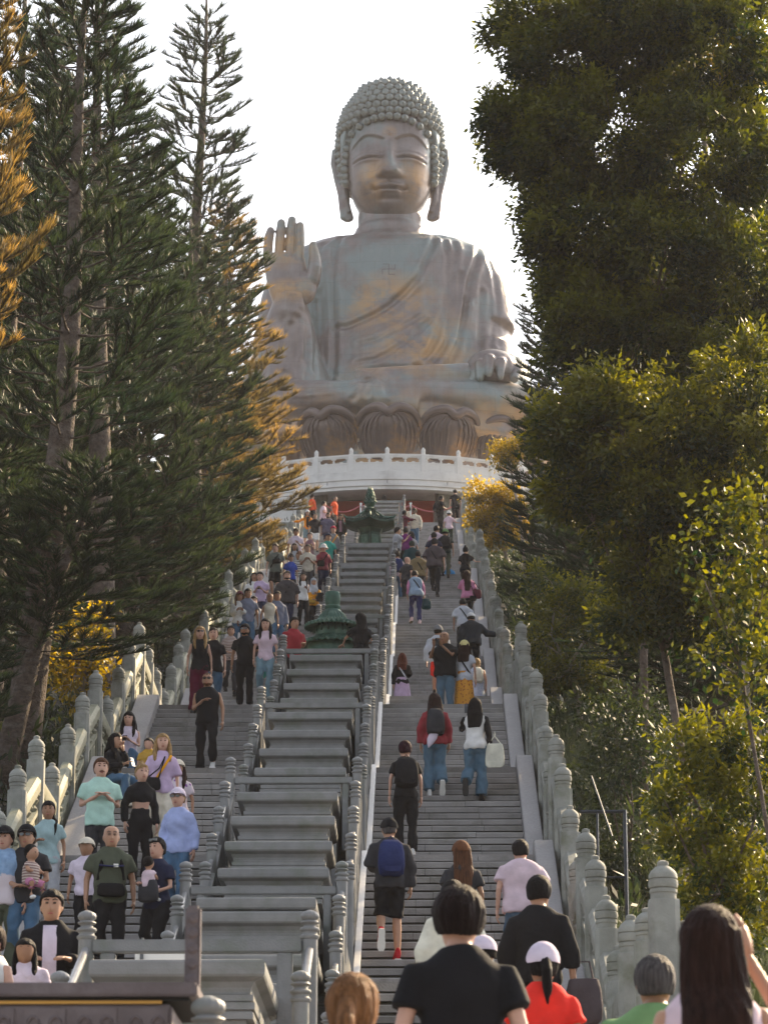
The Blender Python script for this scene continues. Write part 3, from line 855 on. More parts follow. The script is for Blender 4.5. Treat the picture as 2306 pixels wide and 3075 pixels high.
# raised right hand: palm, four fingers, thumb
mb = MB()
def hx(a): return -8.291+a*.004812-SX
def hz(b): return 59.563-b*.005143-SZ
def prow(b,a0,a1,th): 
    x0,x1 = hx(a0),hx(a1)
    return seloop(hz(b),(x0+x1)/2,-5.1,(x1-x0)/2,th,2.6,28)
mb.rings([prow(*r) for r in ((480,50,455,.26),(560,40,485,.33),(650,55,500,.40),(740,70,560,.46),(820,85,590,.50),(900,112,560,.50),(980,140,515,.48),(1060,170,490,.48),(1150,185,475,.5))])
FING = [((85,500),(93,360),(103,300),(115,258),.245),((200,580),(213,400),(220,260),(227,176),.25),((320,575),(328,380),(334,230),(340,148),.255),((418,580),(425,400),(428,290),(428,204),.235)]
for a,b,c,d,r in FING:
    pts = [(hx(p[0]),-5.15-.05*k,hz(p[1])) for k,p in enumerate((a,b,c,d))]
    mb.tube(pts,[r*1.0,r*1.0,r*.97,r*.85],14,up=(0,1,0))
    mb.ell(pts[-1],(r*.87,r*.87,r*.95),14,8)
pts = [(hx(a),y,hz(b)) for a,b,y in ((500,900,-5.1),(560,760,-5.3),(590,640,-5.45),(585,540,-5.45),(570,460,-5.4),(566,415,-5.4))]
mb.tube(pts,[.42,.42,.36,.30,.25,.18],14,up=(0,1,0)); mb.ell(pts[-1],(.2,.2,.2),12,8)
mb.ell((hx(480),-5.35,hz(860)),(.62,.38,.9),14,10)
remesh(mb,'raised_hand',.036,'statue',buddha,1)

# left hand resting on the knee, seen from the finger tips
mb = MB()
mb.ell((5.15,-5.8,2.55),(1.35,1.25,1.05),24,16)
for x,z,y in ((4.15,1.35,-6.75),(4.55,1.75,-7.05),(5.0,1.95,-7.2),(5.55,1.85,-7.05)):
    mb.tube([(x+.1,-6.2,z+1.15),(x,y+.1,z+.75),(x-.03,y,z)],[.30,.29,.2],12,up=(0,1,0)); mb.ell((x-.03,y,z),(.2,.2,.22),12,8)
mb.tube([(6.2,-5.6,2.9),(6.4,-6.4,2.2),(6.2,-6.9,1.7)],[.38,.32,.22],12)
remesh(mb,'resting_hand',.055,'statue',buddha,2)

# head: an ellipsoid sheet shaped by brow, eyes, nose, lips and chin
def smoothstep(a,b,x):
    t = np.clip((x-a)/(b-a),0,1); return t*t*(3-2*t)
def build_head():
    NU, NV = 220, 200
    V = []
    cz, cy = 15.95, -.25
    u = np.linspace(-PI,PI,NU,endpoint=False); v = np.linspace(-PI/2,PI/2,NV)
    U, W = np.meshgrid(u,v)
    # U=0 faces the camera
    x = np.sin(U)*np.cos(W); y = -np.cos(U)*np.cos(W); z = np.sin(W)
    rx = np.where(z<0,2.2,2.2); ry = np.where(y<0,2.15,2.3); rz = np.where(z<0,3.62,3.3)
    p = 2.45
    nrm = (np.abs(x)**p+np.abs(y)**p+np.abs(z)**p)**(1/p)
    X = x/nrm*rx; Y = y/nrm*ry+cy; Z = z/nrm*rz+cz
    # narrow the jaw
    k = smoothstep(14.6,12.6,Z); X = X*(1-.07*k)
    f = np.clip(-y*1.4,0,1)
    D = np.zeros_like(X)
    g = lambda cx,cz_,sx,sz: np.exp(-((X-cx)/sx)**2-((Z-cz_)/sz)**2)
    # nose
    bw = .17+.30*smoothstep(16.3,14.4,Z)
    brd = np.exp(-(X/bw)**2)
    D += brd*smoothstep(16.75,15.9,Z)*smoothstep(14.28,14.45,Z)*(.12+.48*smoothstep(16.6,14.55,Z))
    for s in (-1,1): D += .26*g(s*.40,14.62,.2,.2)
    # brow: crisp edge, recessed sockets under it
    brow = 16.55+.30*np.sin(np.clip((np.abs(X)-.25)/1.75,0,1)*PI*.93)-.28*smoothstep(1.2,2.1,np.abs(X))
    below = smoothstep(brow+.03,brow-.10,Z)*smoothstep(15.15,15.75,Z)*smoothstep(.16,.42,np.abs(X))*smoothstep(2.25,1.85,np.abs(X))
    D -= .17*below
    # lids bulge
    for s in (-1,1):
        D += .24*g(s*1.12,15.72,.80,.42)
        slit = 15.52-.10*((X-s*1.1)/.75)**2*0+.07*np.cos((X-s*1.1)*2.0)
        mask = smoothstep(.88,.70,np.abs(X-s*1.12))
        D -= .24*np.exp(-((Z-slit+.07)/.06)**2)*mask
        D -= .07*np.exp(-((Z-slit-.22)/.05)**2)*mask
        D += .07*np.exp(-((Z-slit+.22)/.08)**2)*mask
    # cheeks and muzzle
    for s in (-1,1): D += .14*g(s*1.15,14.3,.7,.8)
    D += .16*g(0,13.75,.9,.55)
    # lips
    up = 13.93+.05*np.cos(X*5.5)
    D += .21*np.exp(-((Z-up)/.12)**2)*smoothstep(.86,.45,np.abs(X))
    D += .30*np.exp(-((Z-13.58)/.13)**2)*smoothstep(.66,.38,np.abs(X))
    D -= .26*np.exp(-((Z-13.77)/.05)**2)*smoothstep(.90,.70,np.abs(X))
    for s in (-1,1): D -= .12*g(s*.86,13.80,.13,.12)
    D -= .12*np.exp(-(X/.09)**2)*smoothstep(14.05,14.15,Z)*smoothstep(14.42,14.3,Z)
    D -= .12*g(0,13.32,.6,.12)
    D += .16*g(0,12.95,.55,.35)
    # urna
    D += .10*np.exp(-((X)**2+(Z-16.83)**2)/.12**2)
    Y = Y-D*f
    V = np.stack([X,Y,Z],-1).reshape(-1,3)
    F = [(j*NU+i, j*NU+(i+1)%NU, (j+1)*NU+(i+1)%NU, (j+1)*NU+i) for j in range(NV-1) for i in range(NU)]
    mb = MB(); mb.v = [tuple(map(float,q)) for q in V]; mb.f = F; mb.m = [0]*len(F)
    return mb
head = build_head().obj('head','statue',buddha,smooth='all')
# hair cap and snail curls
mb = MB()
def hair_r(z):
    """half width of the hair mass at height z (above statue base)"""
    pts = [(14.6,2.35),(15.6,2.6),(17.0,2.72),(18.2,2.64),(19.0,2.38),(19.6,1.98),(20.0,1.72),(20.3,1.48),(20.55,1.08),(20.7,.3)]
    for (a,b),(c,d) in zip(pts[:-1],pts[1:]):
        if a <= z <= c: return b+(d-b)*(z-a)/(c-a)
    return .1
rings_ = []
for z in (14.6,15.2,16,17,17.7,18.2,18.7,19.0,19.4,19.7,19.95,20.2,20.45,20.62,20.7):
    r = hair_r(z)
    rings_.append([(r*math.sin(2*PI*i/48), .25-r*.93*math.cos(2*PI*i/48), z) for i in range(48)])
# cut the face opening: push hair in front of the face back behind it
R2 = []
for rg in rings_:
    out_ = []
    for (x,y,z) in rg:
        hl = 17.75-.0*abs(x)
        lim = 17.95-.35*(abs(x)/2.0)**3*2
        if z < lim and y < -.35: y = -.35+(y+.35)*.0
        out_.append((x,y,z))
    R2.append(out_)
mb.rings(R2).obj('hair','statue',head,smooth='all')
cm = MB()
cm.lathe([(.26,-.05),(.285,.05),(.27,.16),(.21,.24),(.17,.26),(.14,.31),(.08,.34),(.05,.39),(.01,.40)],10)
CURL = cm.mesh('curl','statue',smooth=50)
cnt = 0
rows = [(z_) for z_ in np.arange(15.0,20.65,.40)]
for ri,z in enumerate(rows):
    r = hair_r(z)
    n = max(4,int(2*PI*r/.44))
    for i in range(n):
        a = 2*PI*(i+.5*(ri%2))/n
        x = r*math.sin(a); y = .25-r*.93*math.cos(a)
        if y > .75: continue
        lim = 17.72+.22-.16*abs(x)**2*.35
        if z < lim and y < -.30: continue
        dr = (hair_r(z-.15)-hair_r(z+.15))/.3
        nv = Vector((math.sin(a),-math.cos(a),max(0,min(3,dr)))).normalized()
        o = link('curl',CURL,head,(x-nv.x*.06,y-nv.y*.06,z-nv.z*.06),scale=(.84,.84,.84)); o.rotation_euler = nv.to_track_quat('Z','Y').to_euler(); cnt += 1
# hairline row just above the forehead and down the temples
for i in range(-5,6):
    x = i*.39; z = 17.78-.016*(abs(x/.27)**2.15)*.55
    yy = -.25-2.12*math.sqrt(max(0,1-(abs(x)/2.28)**2.3))
    nv = Vector((x*.25,-1,.25)).normalized()
    o = link('curl',CURL,head,(x,yy+.04,z)); o.rotation_euler = nv.to_track_quat('Z','Y').to_euler(); o.scale=(.76,.76,.76)
for s in (-1,1):
    for k,(x,z) in enumerate(((2.08,17.0),(2.2,16.6),(2.28,16.2),(2.33,15.8),(2.33,15.42),(2.30,15.05),(2.27,14.7))):
        nv = Vector((s*.8,-.7,0)).normalized()
        o = link('curl',CURL,head,(s*x,-.75+.02*k,z)); o.rotation_euler = nv.to_track_quat('Z','Y').to_euler(); o.scale = (.85,.85,.85)
# long ears
for s in (-1,1):
    mb = MB()
    e = lambda pts: [(s*x,y,z) for x,y,z in pts]
    mb.tube(e([(2.30,.1,16.2),(2.62,.2,16.9),(2.92,.25,16.9),(2.98,.25,16.2),(2.80,.2,15.2),(2.62,.15,14.4),(2.52,.1,13.6),(2.42,.1,13.0)]),[.12,.17,.19,.19,.17,.16,.18,.2],10,up=(0,1,0))
    mb.tube(e([(2.35,-.05,15.5),(2.42,-.05,14.8),(2.35,-.05,14.0),(2.15,0,13.3)]),[.16,.17,.16,.16],10,up=(0,1,0))
    mb.rings([[(s*cx+w*math.cos(t),.1+.16*math.sin(t),z) for t in [2*PI*q/16 for q in range(16)]] for z,cx,w in ((16.6,2.5,.25),(15.6,2.45,.3),(14.6,2.4,.26),(13.9,2.35,.24),(13.5,2.33,.3),(13.1,2.28,.37),(12.95,2.25,.33),(12.85,2.22,.18))])
    remesh(mb,'ear',.05,'statue',head,3)

# chest emblem: thin incised strokes laid on the chest
bm_ = body.data
tree = BVHTree.FromPolygons([tuple(v.co) for v in bm_.vertices],[tuple(p.vertices) for p in bm_.polygons])
mb = MB()
ex, ez, ew, eh = -.04, 8.97, .32, .30
strokes = [((-ew,0),(ew,0)),((0,eh),(0,-eh)),((0,eh),(-ew,eh)),((ew,0),(ew,eh)),((0,-eh),(ew,-eh)),((-ew,0),(-ew,-eh))]
for (a,b) in strokes:
    n = 6; L_ = math.hypot(b[0]-a[0],b[1]-a[1]); tx,tz = (b[0]-a[0])/L_,(b[1]-a[1])/L_
    row = []
    for q in range(n+1):
        px,pz = ex+a[0]+(b[0]-a[0])*q/n, ez+a[1]+(b[1]-a[1])*q/n
        for sgn in (-1,1):
            p0 = Vector((px-tz*.013*sgn,-12,pz+tx*.013*sgn))
            h = tree.ray_cast(p0,Vector((0,1,0)))[0]
            row.append((p0.x,(h.y if h else -3)-.012,p0.z))
    mb.add(row,[(2*q,2*q+1,2*q+3,2*q+2) for q in range(n)])
mb.obj('emblem','incised',buddha)

# lotus throne: ribbed petals round a drum
lotus = thing('lotus_throne','bronze lotus throne of big ribbed petals under the seated statue','throne',(SX,SY,SZ))
mb = MB(); rg = []
for z,r in ((-4.6,6.8),(-3.4,7.4),(-2.2,7.6),(-1.7,7.75),(-1.0,7.75),(-.75,7.6),(-.7,7.3)):
    rg.append([(r*1.0*math.cos(2*PI*i/96),r*math.sin(2*PI*i/96)-.2,z) for i in range(96)])
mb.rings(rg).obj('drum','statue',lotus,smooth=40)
bead = MB().ell((0,0,.0),(.07,.07,.07),8,6).mesh('stamen','statue',smooth='all')
mb = MB()
for i in range(150):
    a = 2*PI*i/150; x,y = 7.82*math.cos(a),7.82*math.sin(a)-.2
    mb.tube([(x,y,-1.8),(x,y,-.72)],.045,6); mb.ell((x,y,-.66),(.085,.085,.085),8,6)
o = mb.obj('stamens','statue',lotus,smooth=50)
def petal():
    """petal in local frame: width x, outward -y, z up; origin at base centre"""
    NX, NZ = 56, 40
    V = []
    for j in range(NZ+1):
        t = j/NZ
        for i in range(NX+1):
            s = -1+2*i/NX
            ang = s*PI/2*.98
            w = 1.62*(1-.5*(1-t)**2.2*.35)
            top = 1.0-.0*abs(s)
            # height of the petal outline: broad dome with a notch at the middle
            hh = 2.55*(1-abs(s)**3.2*.55)
            z = t*hh
            x = w*math.sin(ang)*(1-.18*(1-t)**2)
            bulge = math.cos(ang)*(1.05*math.sin(min(1,t*1.05)*PI*.62)+.25)
            curl = .38*math.exp(-((t-1)/.09)**2)
            rib = .02*abs(math.sin(s*PI*7+.3))*math.sin(min(1,t*1.15)*PI)*(1-.3*abs(s))
            # ribs converge towards the notch at the top
            sc_ = s*(1-.75*smooth01((t-.55)/.35))
            V.append((x if t<.9 else x*(1-.0*t), -(bulge-rib+curl*.9)-.1, z-(.30*math.exp(-(s/.12)**2)*smooth01((t-.7)/.3))))
    F = [(j*(NX+1)+i,j*(NX+1)+i+1,(j+1)*(NX+1)+i+1,(j+1)*(NX+1)+i) for j in range(NZ) for i in range(NX)]
    mb = MB().add(V,F)
    # rolled lip along the top edge
    top = V[NZ*(NX+1):]
    mb.tube([(p[0],p[1]+.12,p[2]-.02) for p in top[1:-1]],[.10+.13*math.sin(PI*(k+1)/(len(top)-1)) for k in range(len(top)-2)],10)
    # ribs fanning out from the notch
    n0 = V[(NZ-3)*(NX+1)+NX//2]
    for k in range(-6,7):
        if k == 0: continue
        s = k/6.8
        pts = []
        for q in range(15):
            t = .93-.70*q/14
            ss = s*(1-math.exp(-q/2.6)*.92)
            i = int(round((ss+1)/2*NX)); j = int(round(t*NZ))
            p = V[j*(NX+1)+max(0,min(NX,i))]
            pts.append((p[0],p[1]-.02,p[2]))
        mb.tube(pts,[.03+.06*min(1,q/4)-.085*max(0,(q-6)/8) for q in range(15)],8)
    return mb
def smooth01(t):
    t = max(0,min(1,t)); return t*t*(3-2*t)
PET = petal().mesh('petal','petal',smooth=60)
for k in range(16):
    a = R(22.5*k)
    rr = 7.1
    link('petal',PET,lotus,(rr*math.sin(a),-rr*math.cos(a)-.2,-2.78),(0,0,a),(1.0,1.0,1.0))

# ------------------------------------------------------------------ trees
def big_mesh(name, V, F, tone, mat_):
    """V (n,3), F (m,k) arrays; tone per vertex"""
    me = bpy.data.meshes.new(name)
    n, (m,k) = len(V), F.shape
    me.vertices.add(n); me.vertices.foreach_set('co',V.astype('f').ravel())
    me.loops.add(m*k); me.loops.foreach_set('vertex_index',F.astype('i').ravel())
    me.polygons.add(m); me.polygons.foreach_set('loop_start',np.arange(0,m*k,k,dtype='i'))
    try: me.polygons.foreach_set('loop_total',np.full(m,k,dtype='i'))
    except Exception: pass
    at = me.attributes.new('tone','FLOAT','POINT'); at.data.foreach_set('value',tone.astype('f'))
    me.materials.append(M[mat_]); me.update(calc_edges=True)
    return me
def unit(v): return v/np.maximum(np.linalg.norm(v,axis=-1,keepdims=True),1e-9)
def leaves(P, Dr, ln, wd, g, tone0, tone1):
    """one pointed quad leaf per point P along direction Dr"""
    n = len(P); Dr = unit(Dr)
    s = unit(np.cross(Dr,g.normal(size=(n,3)))); ln = ln[:,None]; wd = wd[:,None]
    V = np.stack([P, P+Dr*ln*.45+s*wd*.5, P+Dr*ln, P+Dr*ln*.45-s*wd*.5],1)
    t = np.stack([tone0,(tone0+tone1)/2,tone1,(tone0+tone1)/2],1)
    return V, t
def needles3(P, Dr, ln, wd, g, tone0, tone1):
    n = len(P); Dr = unit(Dr)
    s = unit(np.cross(Dr,g.normal(size=(n,3)))); ln = ln[:,None]; wd = wd[:,None]
    V = np.stack([P-s*wd*.5, P+s*wd*.5, P+Dr*ln],1)
    return V, np.stack([tone0,tone0,tone1],1)
def conifer(seed, Ht, Rad, z0=.12, wh=.55, nb=6, dens=1.0, inner=.15, lean=0.0, nlen=.30, matn='needle', prof=.75, name='crown', droop=.10):
    g = np.random.default_rng(seed); mbt = MB()
    bend = lambda z: np.array([lean*z+.12*math.sin(z*.35+seed), .10*math.sin(z*.27+seed*2), z])
    zs = np.linspace(0,Ht,14)
    r0 = .017*Ht+.03
    mbt.tube([bend(z)-np.array([0,0,.6 if z == 0 else 0]) for z in zs],[r0*(1-.93*z/Ht)+.012 for z in zs],10)
    Vs, Ts = [], []
    z = Ht*z0
    while z < Ht*.985:
        t = (z-Ht*z0)/(Ht*(1-z0))
        L = Rad*((1-t)**prof)*(.35+.65*min(1,(t+.12)*3.2))*g.uniform(.9,1.1)+.12
        a0 = g.uniform(0,2*PI); k = nb if t < .9 else 4
        for q in range(k):
            if g.random() < .10: continue
            a = a0+2*PI*q/k+g.normal(0,.15); l = L*g.uniform(.62,1.18)
            o = bend(z+g.normal(0,.05)); d = np.array([math.cos(a),math.sin(a),0.0])
            up = g.uniform(.10,.30)*(.4+t)
            S = np.linspace(0,1,9)
            curve = lambda s: o[None,:]+d[None,:]*(l*s)[:,None]+np.array([0,0,1.0])[None,:]*(l*(up*s-droop*3.2*s*(1-s)+.22*s**3))[:,None]
            pts = curve(S)
            mbt.tube([tuple(p) for p in pts[::2]],[max(.008,.030*(1-.85*s)*(.5+l/3)) for s in S[::2]],5)
            # plumes: the branch itself plus side branchlets
            plumes = [(pts, 1.0, inner)]
            ns = int(2+l*2.2)
            for j in range(ns):
                s0 = g.uniform(.30,.95); p0 = curve(np.array([s0]))[0]
                sd_ = (1 if j%2 else -1)
                dd = unit(d*.75+np.array([-d[1],d[0],0])*sd_*g.uniform(.5,1.0)+np.array([0,0,g.uniform(.05,.35)]))
                ll = l*(1-s0)*.75+g.uniform(.25,.5)
                SS = np.linspace(0,1,6)
                pp = p0[None,:]+dd[None,:]*(ll*SS)[:,None]+np.array([0,0,1.0])[None,:]*(.20*ll*SS**2)[:,None]
                plumes.append((pp,.85,.12))
                mbt.tube([tuple(p) for p in pp[::2]],[.012,.008,.004],4)
            btone = g.uniform(.3,1.7)
            for pp,sc_,s0 in plumes:
                seg = np.linalg.norm(np.diff(pp,axis=0),axis=1).sum()
                n = int(seg*(1-s0)*125*dens)+8
                s = g.uniform(s0,1,n)**.85
                i = np.minimum((s*(len(pp)-1)).astype(int),len(pp)-2); f = s*(len(pp)-1)-i
                P = pp[i]*(1-f)[:,None]+pp[i+1]*f[:,None]
                T = unit(pp[i+1]-pp[i])
                rn = g.normal(size=(n,3)); rn -= (rn*T).sum(1,keepdims=True)*T; rn = unit(rn)
                rn[:,2] = rn[:,2]*.45+.75
                Dn = T*g.uniform(.55,1.2,n)[:,None]+rn*g.uniform(.45,.85,n)[:,None]
                V, tt = needles3(P,Dn,nlen*g.uniform(.6,1.15,n)*(.75+.35*s),np.full(n,.024),g,g.uniform(0,.10,n),g.uniform(.10,.75,n)*(.25+.75*s**2)*btone)  # outer tips toned lighter to paint the sun's rim on the branches
                Vs.append(V); Ts.append(tt)
        z += wh*g.uniform(.75,1.25)*(1-.35*t)
    V = np.concatenate(Vs); T = np.concatenate(Ts)
    F = np.arange(len(V)*3).reshape(-1,3)
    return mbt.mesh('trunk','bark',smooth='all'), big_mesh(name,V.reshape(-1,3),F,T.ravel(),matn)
CON = {
 'tall':  conifer(11,18.5,2.3,.40,.80,6,.95,.40,.0,.30),
 'full':  conifer(12,15.0,2.5,.12,.68,7,1.0,.18,.0,.32),
 'layer': conifer(13,14.0,2.1,.10,.75,6,1.15,.22,.0,.27,prof=.6,droop=.04),
 'gold':  conifer(14,15.5,2.5,.10,.62,7,1.05,.15,.0,.30,'needle_sunlit'),
 'goldtall': conifer(16,18.5,2.2,.45,.80,6,.95,.35,.0,.30,'needle_sunlit'),
 'lean':  conifer(15,12.0,2.5,.42,.68,7,1.0,.2,.12,.32),
}
def tree(kind, label, x, y, top, s=1.0, rz=0.0, tilt=(0,0), group=None, crown=None):
    H0 = {'tall':18.5,'goldtall':18.5,'full':15,'layer':14,'gold':15.5,'lean':12}[kind]
    zb = ground_h(x,y)
    sc_ = (top-zb)/H0
    r = thing('conifer_tree',label,'tree',(x,y,zb),rz,group)
    r.scale = (s,s,sc_); r.rotation_euler = (tilt[0],tilt[1],rz)
    link('trunk',CON[kind][0],r); link('crown',CON[kind][1],r)
    return r
# left side, near to far
tree('tall','tall conifer with bare brown trunk leaning at the far left edge',-6.95,54,26.5,1.0,.4,(0,.055))
tree('tall','tall thin crowned conifer whose dark trunk rises between two sky gaps',-7.2,68,33.5,1.05,2.1,(0,.05))
tree('tall','slim hazy conifer standing free against the sky nearest the raised hand',-7.0,92,43.5,1.05,3.9)
tree('full','dense dark conifer with a broad fan shaped top below the tall trunks',-7.3,75,31.5,1.15,1.0)
tree('full','dark green conifer whose branch tips reach towards the marble drum',-6.9,88,34.5,1.0,5.1)
tree('gold','sunlit golden conifer in haze beside the statue sleeve',-7.4,112,44.6,1.25,.6)
tree('gold','low golden backlit conifer behind the upper left balustrade',-7.2,100,35.5,.95,2.6)
tree('lean','conifer with thick slanting trunk above the yellow leaved shrub',-7.35,53,16.3,1.0,0.0,(0,.05))
tree('layer','straight dark conifer just left of the lower stone balustrade',-7.1,77,24.5,1.15,4.4)
tree('full','bushy bright green conifer low at the left edge of the picture',-8.3,50,16.4,.75,3.3)
tree('goldtall','orange lit conifer foliage hanging at the upper left corner',-7.35,47.5,25.5,.62,4.0)
tree('layer','conifer behind the lowest left balustrade posts',-9.3,60,21.5,1.2,1.7)
tree('layer','small hazy conifer beside the left terrace wing',-9.0,128,42.5,.9,1.7)
tree('tall','tall conifer with thin crown filling the upper left between two thicker trunks',-8.6,61,29.0,1.1,5.2,(0,.03))
tree('full','dark conifer with a bushy middle behind the two tall leaning trunks',-9.4,74,33.0,1.05,2.9)
# right side
tree('layer','layered conifer with tufted arms overlapping the statue knee on the right',4.5,95,37.3,1.0,.3)
tree('layer','dark layered conifer rising behind the bald round shrub on the right',4.1,78,28.5,1.1,2.3)
tree('full','dark conifer close behind the right outer balustrade',4.6,68,22.8,.95,3.1)
tree('full','broad dark conifer in the shade deep on the right',7.2,84,32.5,1.2,5.3)
tree('full','shaded conifer filling the gap under the big leafy tree',5.4,57,17.5,1.0,.9)
tree('gold','sun touched conifer seen through the upper right leaves',7.5,100,41,1.1,1.9)
# background rows
for k,(x,y,h,kd) in enumerate(((-11.5,72,17,'full'),(-13,88,16,'full'),(-11,102,16,'layer'),(-14,118,15,'full'),(-12,64,15,'layer'),(-17,130,15,'full'),(-10.5,86,15,'full'),(-9.6,70,13,'full'),
                            (9.5,70,16,'full'),(11,90,16,'full'),(9,110,15,'full'),(13,125,15,'layer'),(7.5,120,12,'full'),(6.8,66,15,'layer'),(8.2,56,14,'full'))):
    lab = 'conifer of the dark wood that fills the slope left of the stairs' if x < 0 else 'conifer of the dark wood that fills the slope right of the stairs'
    tree(kd,lab,x,y,ground_h(x,y)+h,1.15,k*1.3,group='background conifers '+('left' if x < 0 else 'right'))

BLOB_A = [(1.68,47,21.81,0.59),(1.45,47,20.24,0.45),(1.24,47,20.13,0.32),(1.55,47,19.55,0.51),(2.32,47,20.99,0.91),(3.4,47,21.68,1.08),(4.57,47,21.27,1.18),(2.03,47,19.55,0.8),(3.09,47,19.66,1.07),(4.42,47,19.36,1.22),(2.0,47,18.47,0.42),(2.54,47,18.12,0.9),(3.74,47,17.67,1.05),(5.04,47,17.27,1),(2.3,47,17.23,0.5),(2.46,47,16.67,0.68),(3.29,47,16.45,0.78),(4.58,47,15.78,0.94),(2.15,47,16.29,0.31)]
BLOB_B = [(1.98,42,13.23,0.51),(2.67,42,13.08,0.65),(3.6,42,13.32,0.74),(4.51,42,12.83,0.79),(2.06,42,12.36,0.37),(2.89,42,12.17,0.64),(3.8,42,11.97,0.74),(4.61,42,11.54,0.69),(3.23,42,11.21,0.59),(3.99,42,10.69,0.68),(2.85,42,10.7,0.41),(2.55,42,13.81,0.42),(4.55,42,13.95,0.56)]
BLOB_C = [(2.36,60,15.83,0.33),(2.71,60,15.22,0.52),(2.38,60,14.62,0.45),(3.11,60,15.55,0.36),(3.35,60,14.95,0.49),(2.76,60,14.15,0.52),(3.33,60,13.82,0.45),(2.43,60,13.89,0.29)]
BLOB_D = [(2.6,31,6.42,0.3),(2.94,31,6.59,0.27),(3.33,31,6.35,0.3),(2.36,31,5.95,0.2),(2.72,31,5.95,0.36),(3.22,31,5.88,0.36),(2.55,31,5.42,0.3),(2.97,31,5.28,0.39),(3.36,31,5.12,0.39),(2.63,31,4.95,0.26),(3.01,31,4.62,0.39)]
BLOB_E = [(2.98,30,8.55,0.23),(3.31,30,8.69,0.2),(2.67,30,8.28,0.16),(3.19,30,8.24,0.26),(2.89,30,7.87,0.2),(3.31,30,7.74,0.26),(3.01,30,7.4,0.26),(3.32,30,7.07,0.26),(3.12,30,6.8,0.19),(2.8,30,7.1,0.19)]
BLOB_F = [(2.08,122,35.95,0.35),(2.64,122,35.64,0.48),(3.03,122,34.81,0.56),(2.37,122,34.81,0.45),(3.44,122,35.64,0.54),(3.56,122,34.39,0.59),(2.76,122,34.12,0.4)]
BLOB_F2 = [(3.09,118,36.57,0.29),(3.42,118,36.23,0.39),(3.62,118,36.77,0.29),(2.96,118,36.1,0.26)]
BLOB_G = [(-6.12,57,14.42,0.17),(-6.37,57,14.23,0.22),(-5.9,57,14.23,0.14),(-6.51,57,13.91,0.28),(-6.2,57,13.72,0.26),(-6,57,13.41,0.28),(-6.44,57,13.34,0.28),(-6.75,57,13.53,0.25),(-6.55,57,12.97,0.25),(-6.06,57,12.96,0.18)]
BLOB_U = [(2.9,44,9.17,0.42),(3.1,44,9.41,0.52),(2.7,44,9.65,0.28),(2.61,44,8.69,0.42),(2.92,44,7.97,0.52),(2.54,44,7.5,0.42),(3.04,44,7.03,0.47)]
def leafy(name, label, blobs, matn, base, leaf=.10, n_per=5200, seed=1, bark='palebark', limbs=None, aspect=.42, clump=.16, trunk_r=.16, cat='tree', droop=-.2, depth=1.3):
    g = np.random.default_rng(seed)
    B = np.array(blobs); c0 = Vector(base)
    r_ = thing(name,label,cat,base)
    Ps, Ds, tn = [], [], []
    for (x,y,z,r) in blobs:
        nc = max(8,int(24*(r/.5)**2))              # clumps in this blob
        d = unit(g.normal(size=(nc,3))*np.array([1,1,.8])); rad = g.uniform(.25,1.18,nc)**.5*r
        C = np.array([x,y,z])+d*rad[:,None]*np.array([1,depth,1])
        n = int(n_per*.82*(r/.7)**2)
        w_ = g.integers(0,nc,n)
        off = np.clip(g.normal(size=(n,3)),-1.7,1.7)*clump*(.7+.6*g.random((n,1)))
        P = C[w_]+off
        out_ = unit(P-np.array([x,y,z]))
        Ps.append(P); Ds.append(out_*.7+unit(g.normal(size=(n,3)))*.8+np.array([0,0,droop]))
        ct = np.clip(g.uniform(0,1,nc)**1.3*.75+.30*d[:,2]+.12*(rad/r),0,1.2)  # upper and outer clumps painted lighter, as sunlit highlights
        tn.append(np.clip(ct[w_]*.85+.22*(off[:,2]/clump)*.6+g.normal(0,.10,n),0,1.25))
    P = np.concatenate(Ps); D_ = np.concatenate(Ds); t = np.concatenate(tn); n = len(P)
    V,T = leaves(P,D_,leaf*g.uniform(.6,1.3,n),leaf*aspect*g.uniform(.7,1.2,n),g,t*.8,t)
    V = V.reshape(-1,3)-np.array(base)
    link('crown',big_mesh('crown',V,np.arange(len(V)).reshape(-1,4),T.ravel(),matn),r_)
    mb = MB()
    fork = Vector(limbs[0]) if limbs else Vector((B[:,0].mean(),B[:,1].mean(),B[:,2].min()+.3))
    mid = (c0+fork)/2+Vector((.12,.05,0))
    mb.tube([c0-c0-Vector((0,0,.5)),(mid-c0),fork-c0],[trunk_r*1.25,trunk_r,trunk_r*.85],10)
    srt = sorted(range(len(blobs)),key=lambda i:-blobs[i][3])
    for i in srt[:14]:
        x,y,z,r = blobs[i]; e = Vector((x,y,z)); a = fork-c0; b = e-c0
        m1 = a.lerp(b,.4)+Vector((g.normal(0,.10),g.normal(0,.2),g.normal(0,.10)+.08))
        m2 = a.lerp(b,.75)+Vector((g.normal(0,.10),g.normal(0,.2),g.normal(0,.10)+.05))
        mb.tube([a,m1,m2,b],[trunk_r*.55,trunk_r*.38,trunk_r*.2,trunk_r*.06],6)
        for q in range(3):
            e2 = b+Vector((g.normal(0,r*.6),g.normal(0,r*.6),g.normal(0,r*.6)))
            mb.tube([m2,m2.lerp(e2,.5)+Vector((0,0,.05)),e2],[trunk_r*.16,trunk_r*.1,.004],5)
    mb.obj('trunk',bark,r_,smooth='all')
    return r_
def gh(x,y): return (x,y,ground_h(x,y))
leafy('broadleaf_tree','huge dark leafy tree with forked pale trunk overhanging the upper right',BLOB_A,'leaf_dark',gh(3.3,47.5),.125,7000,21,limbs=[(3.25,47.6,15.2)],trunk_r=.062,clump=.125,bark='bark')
leafy('broadleaf_tree','lower spreading olive green tree under the huge one on the right',BLOB_B,'leaf_mid',gh(3.6,42.5),.12,7000,22,limbs=[(3.3,42.4,10.2)],trunk_r=.06,clump=.125,bark='bark')
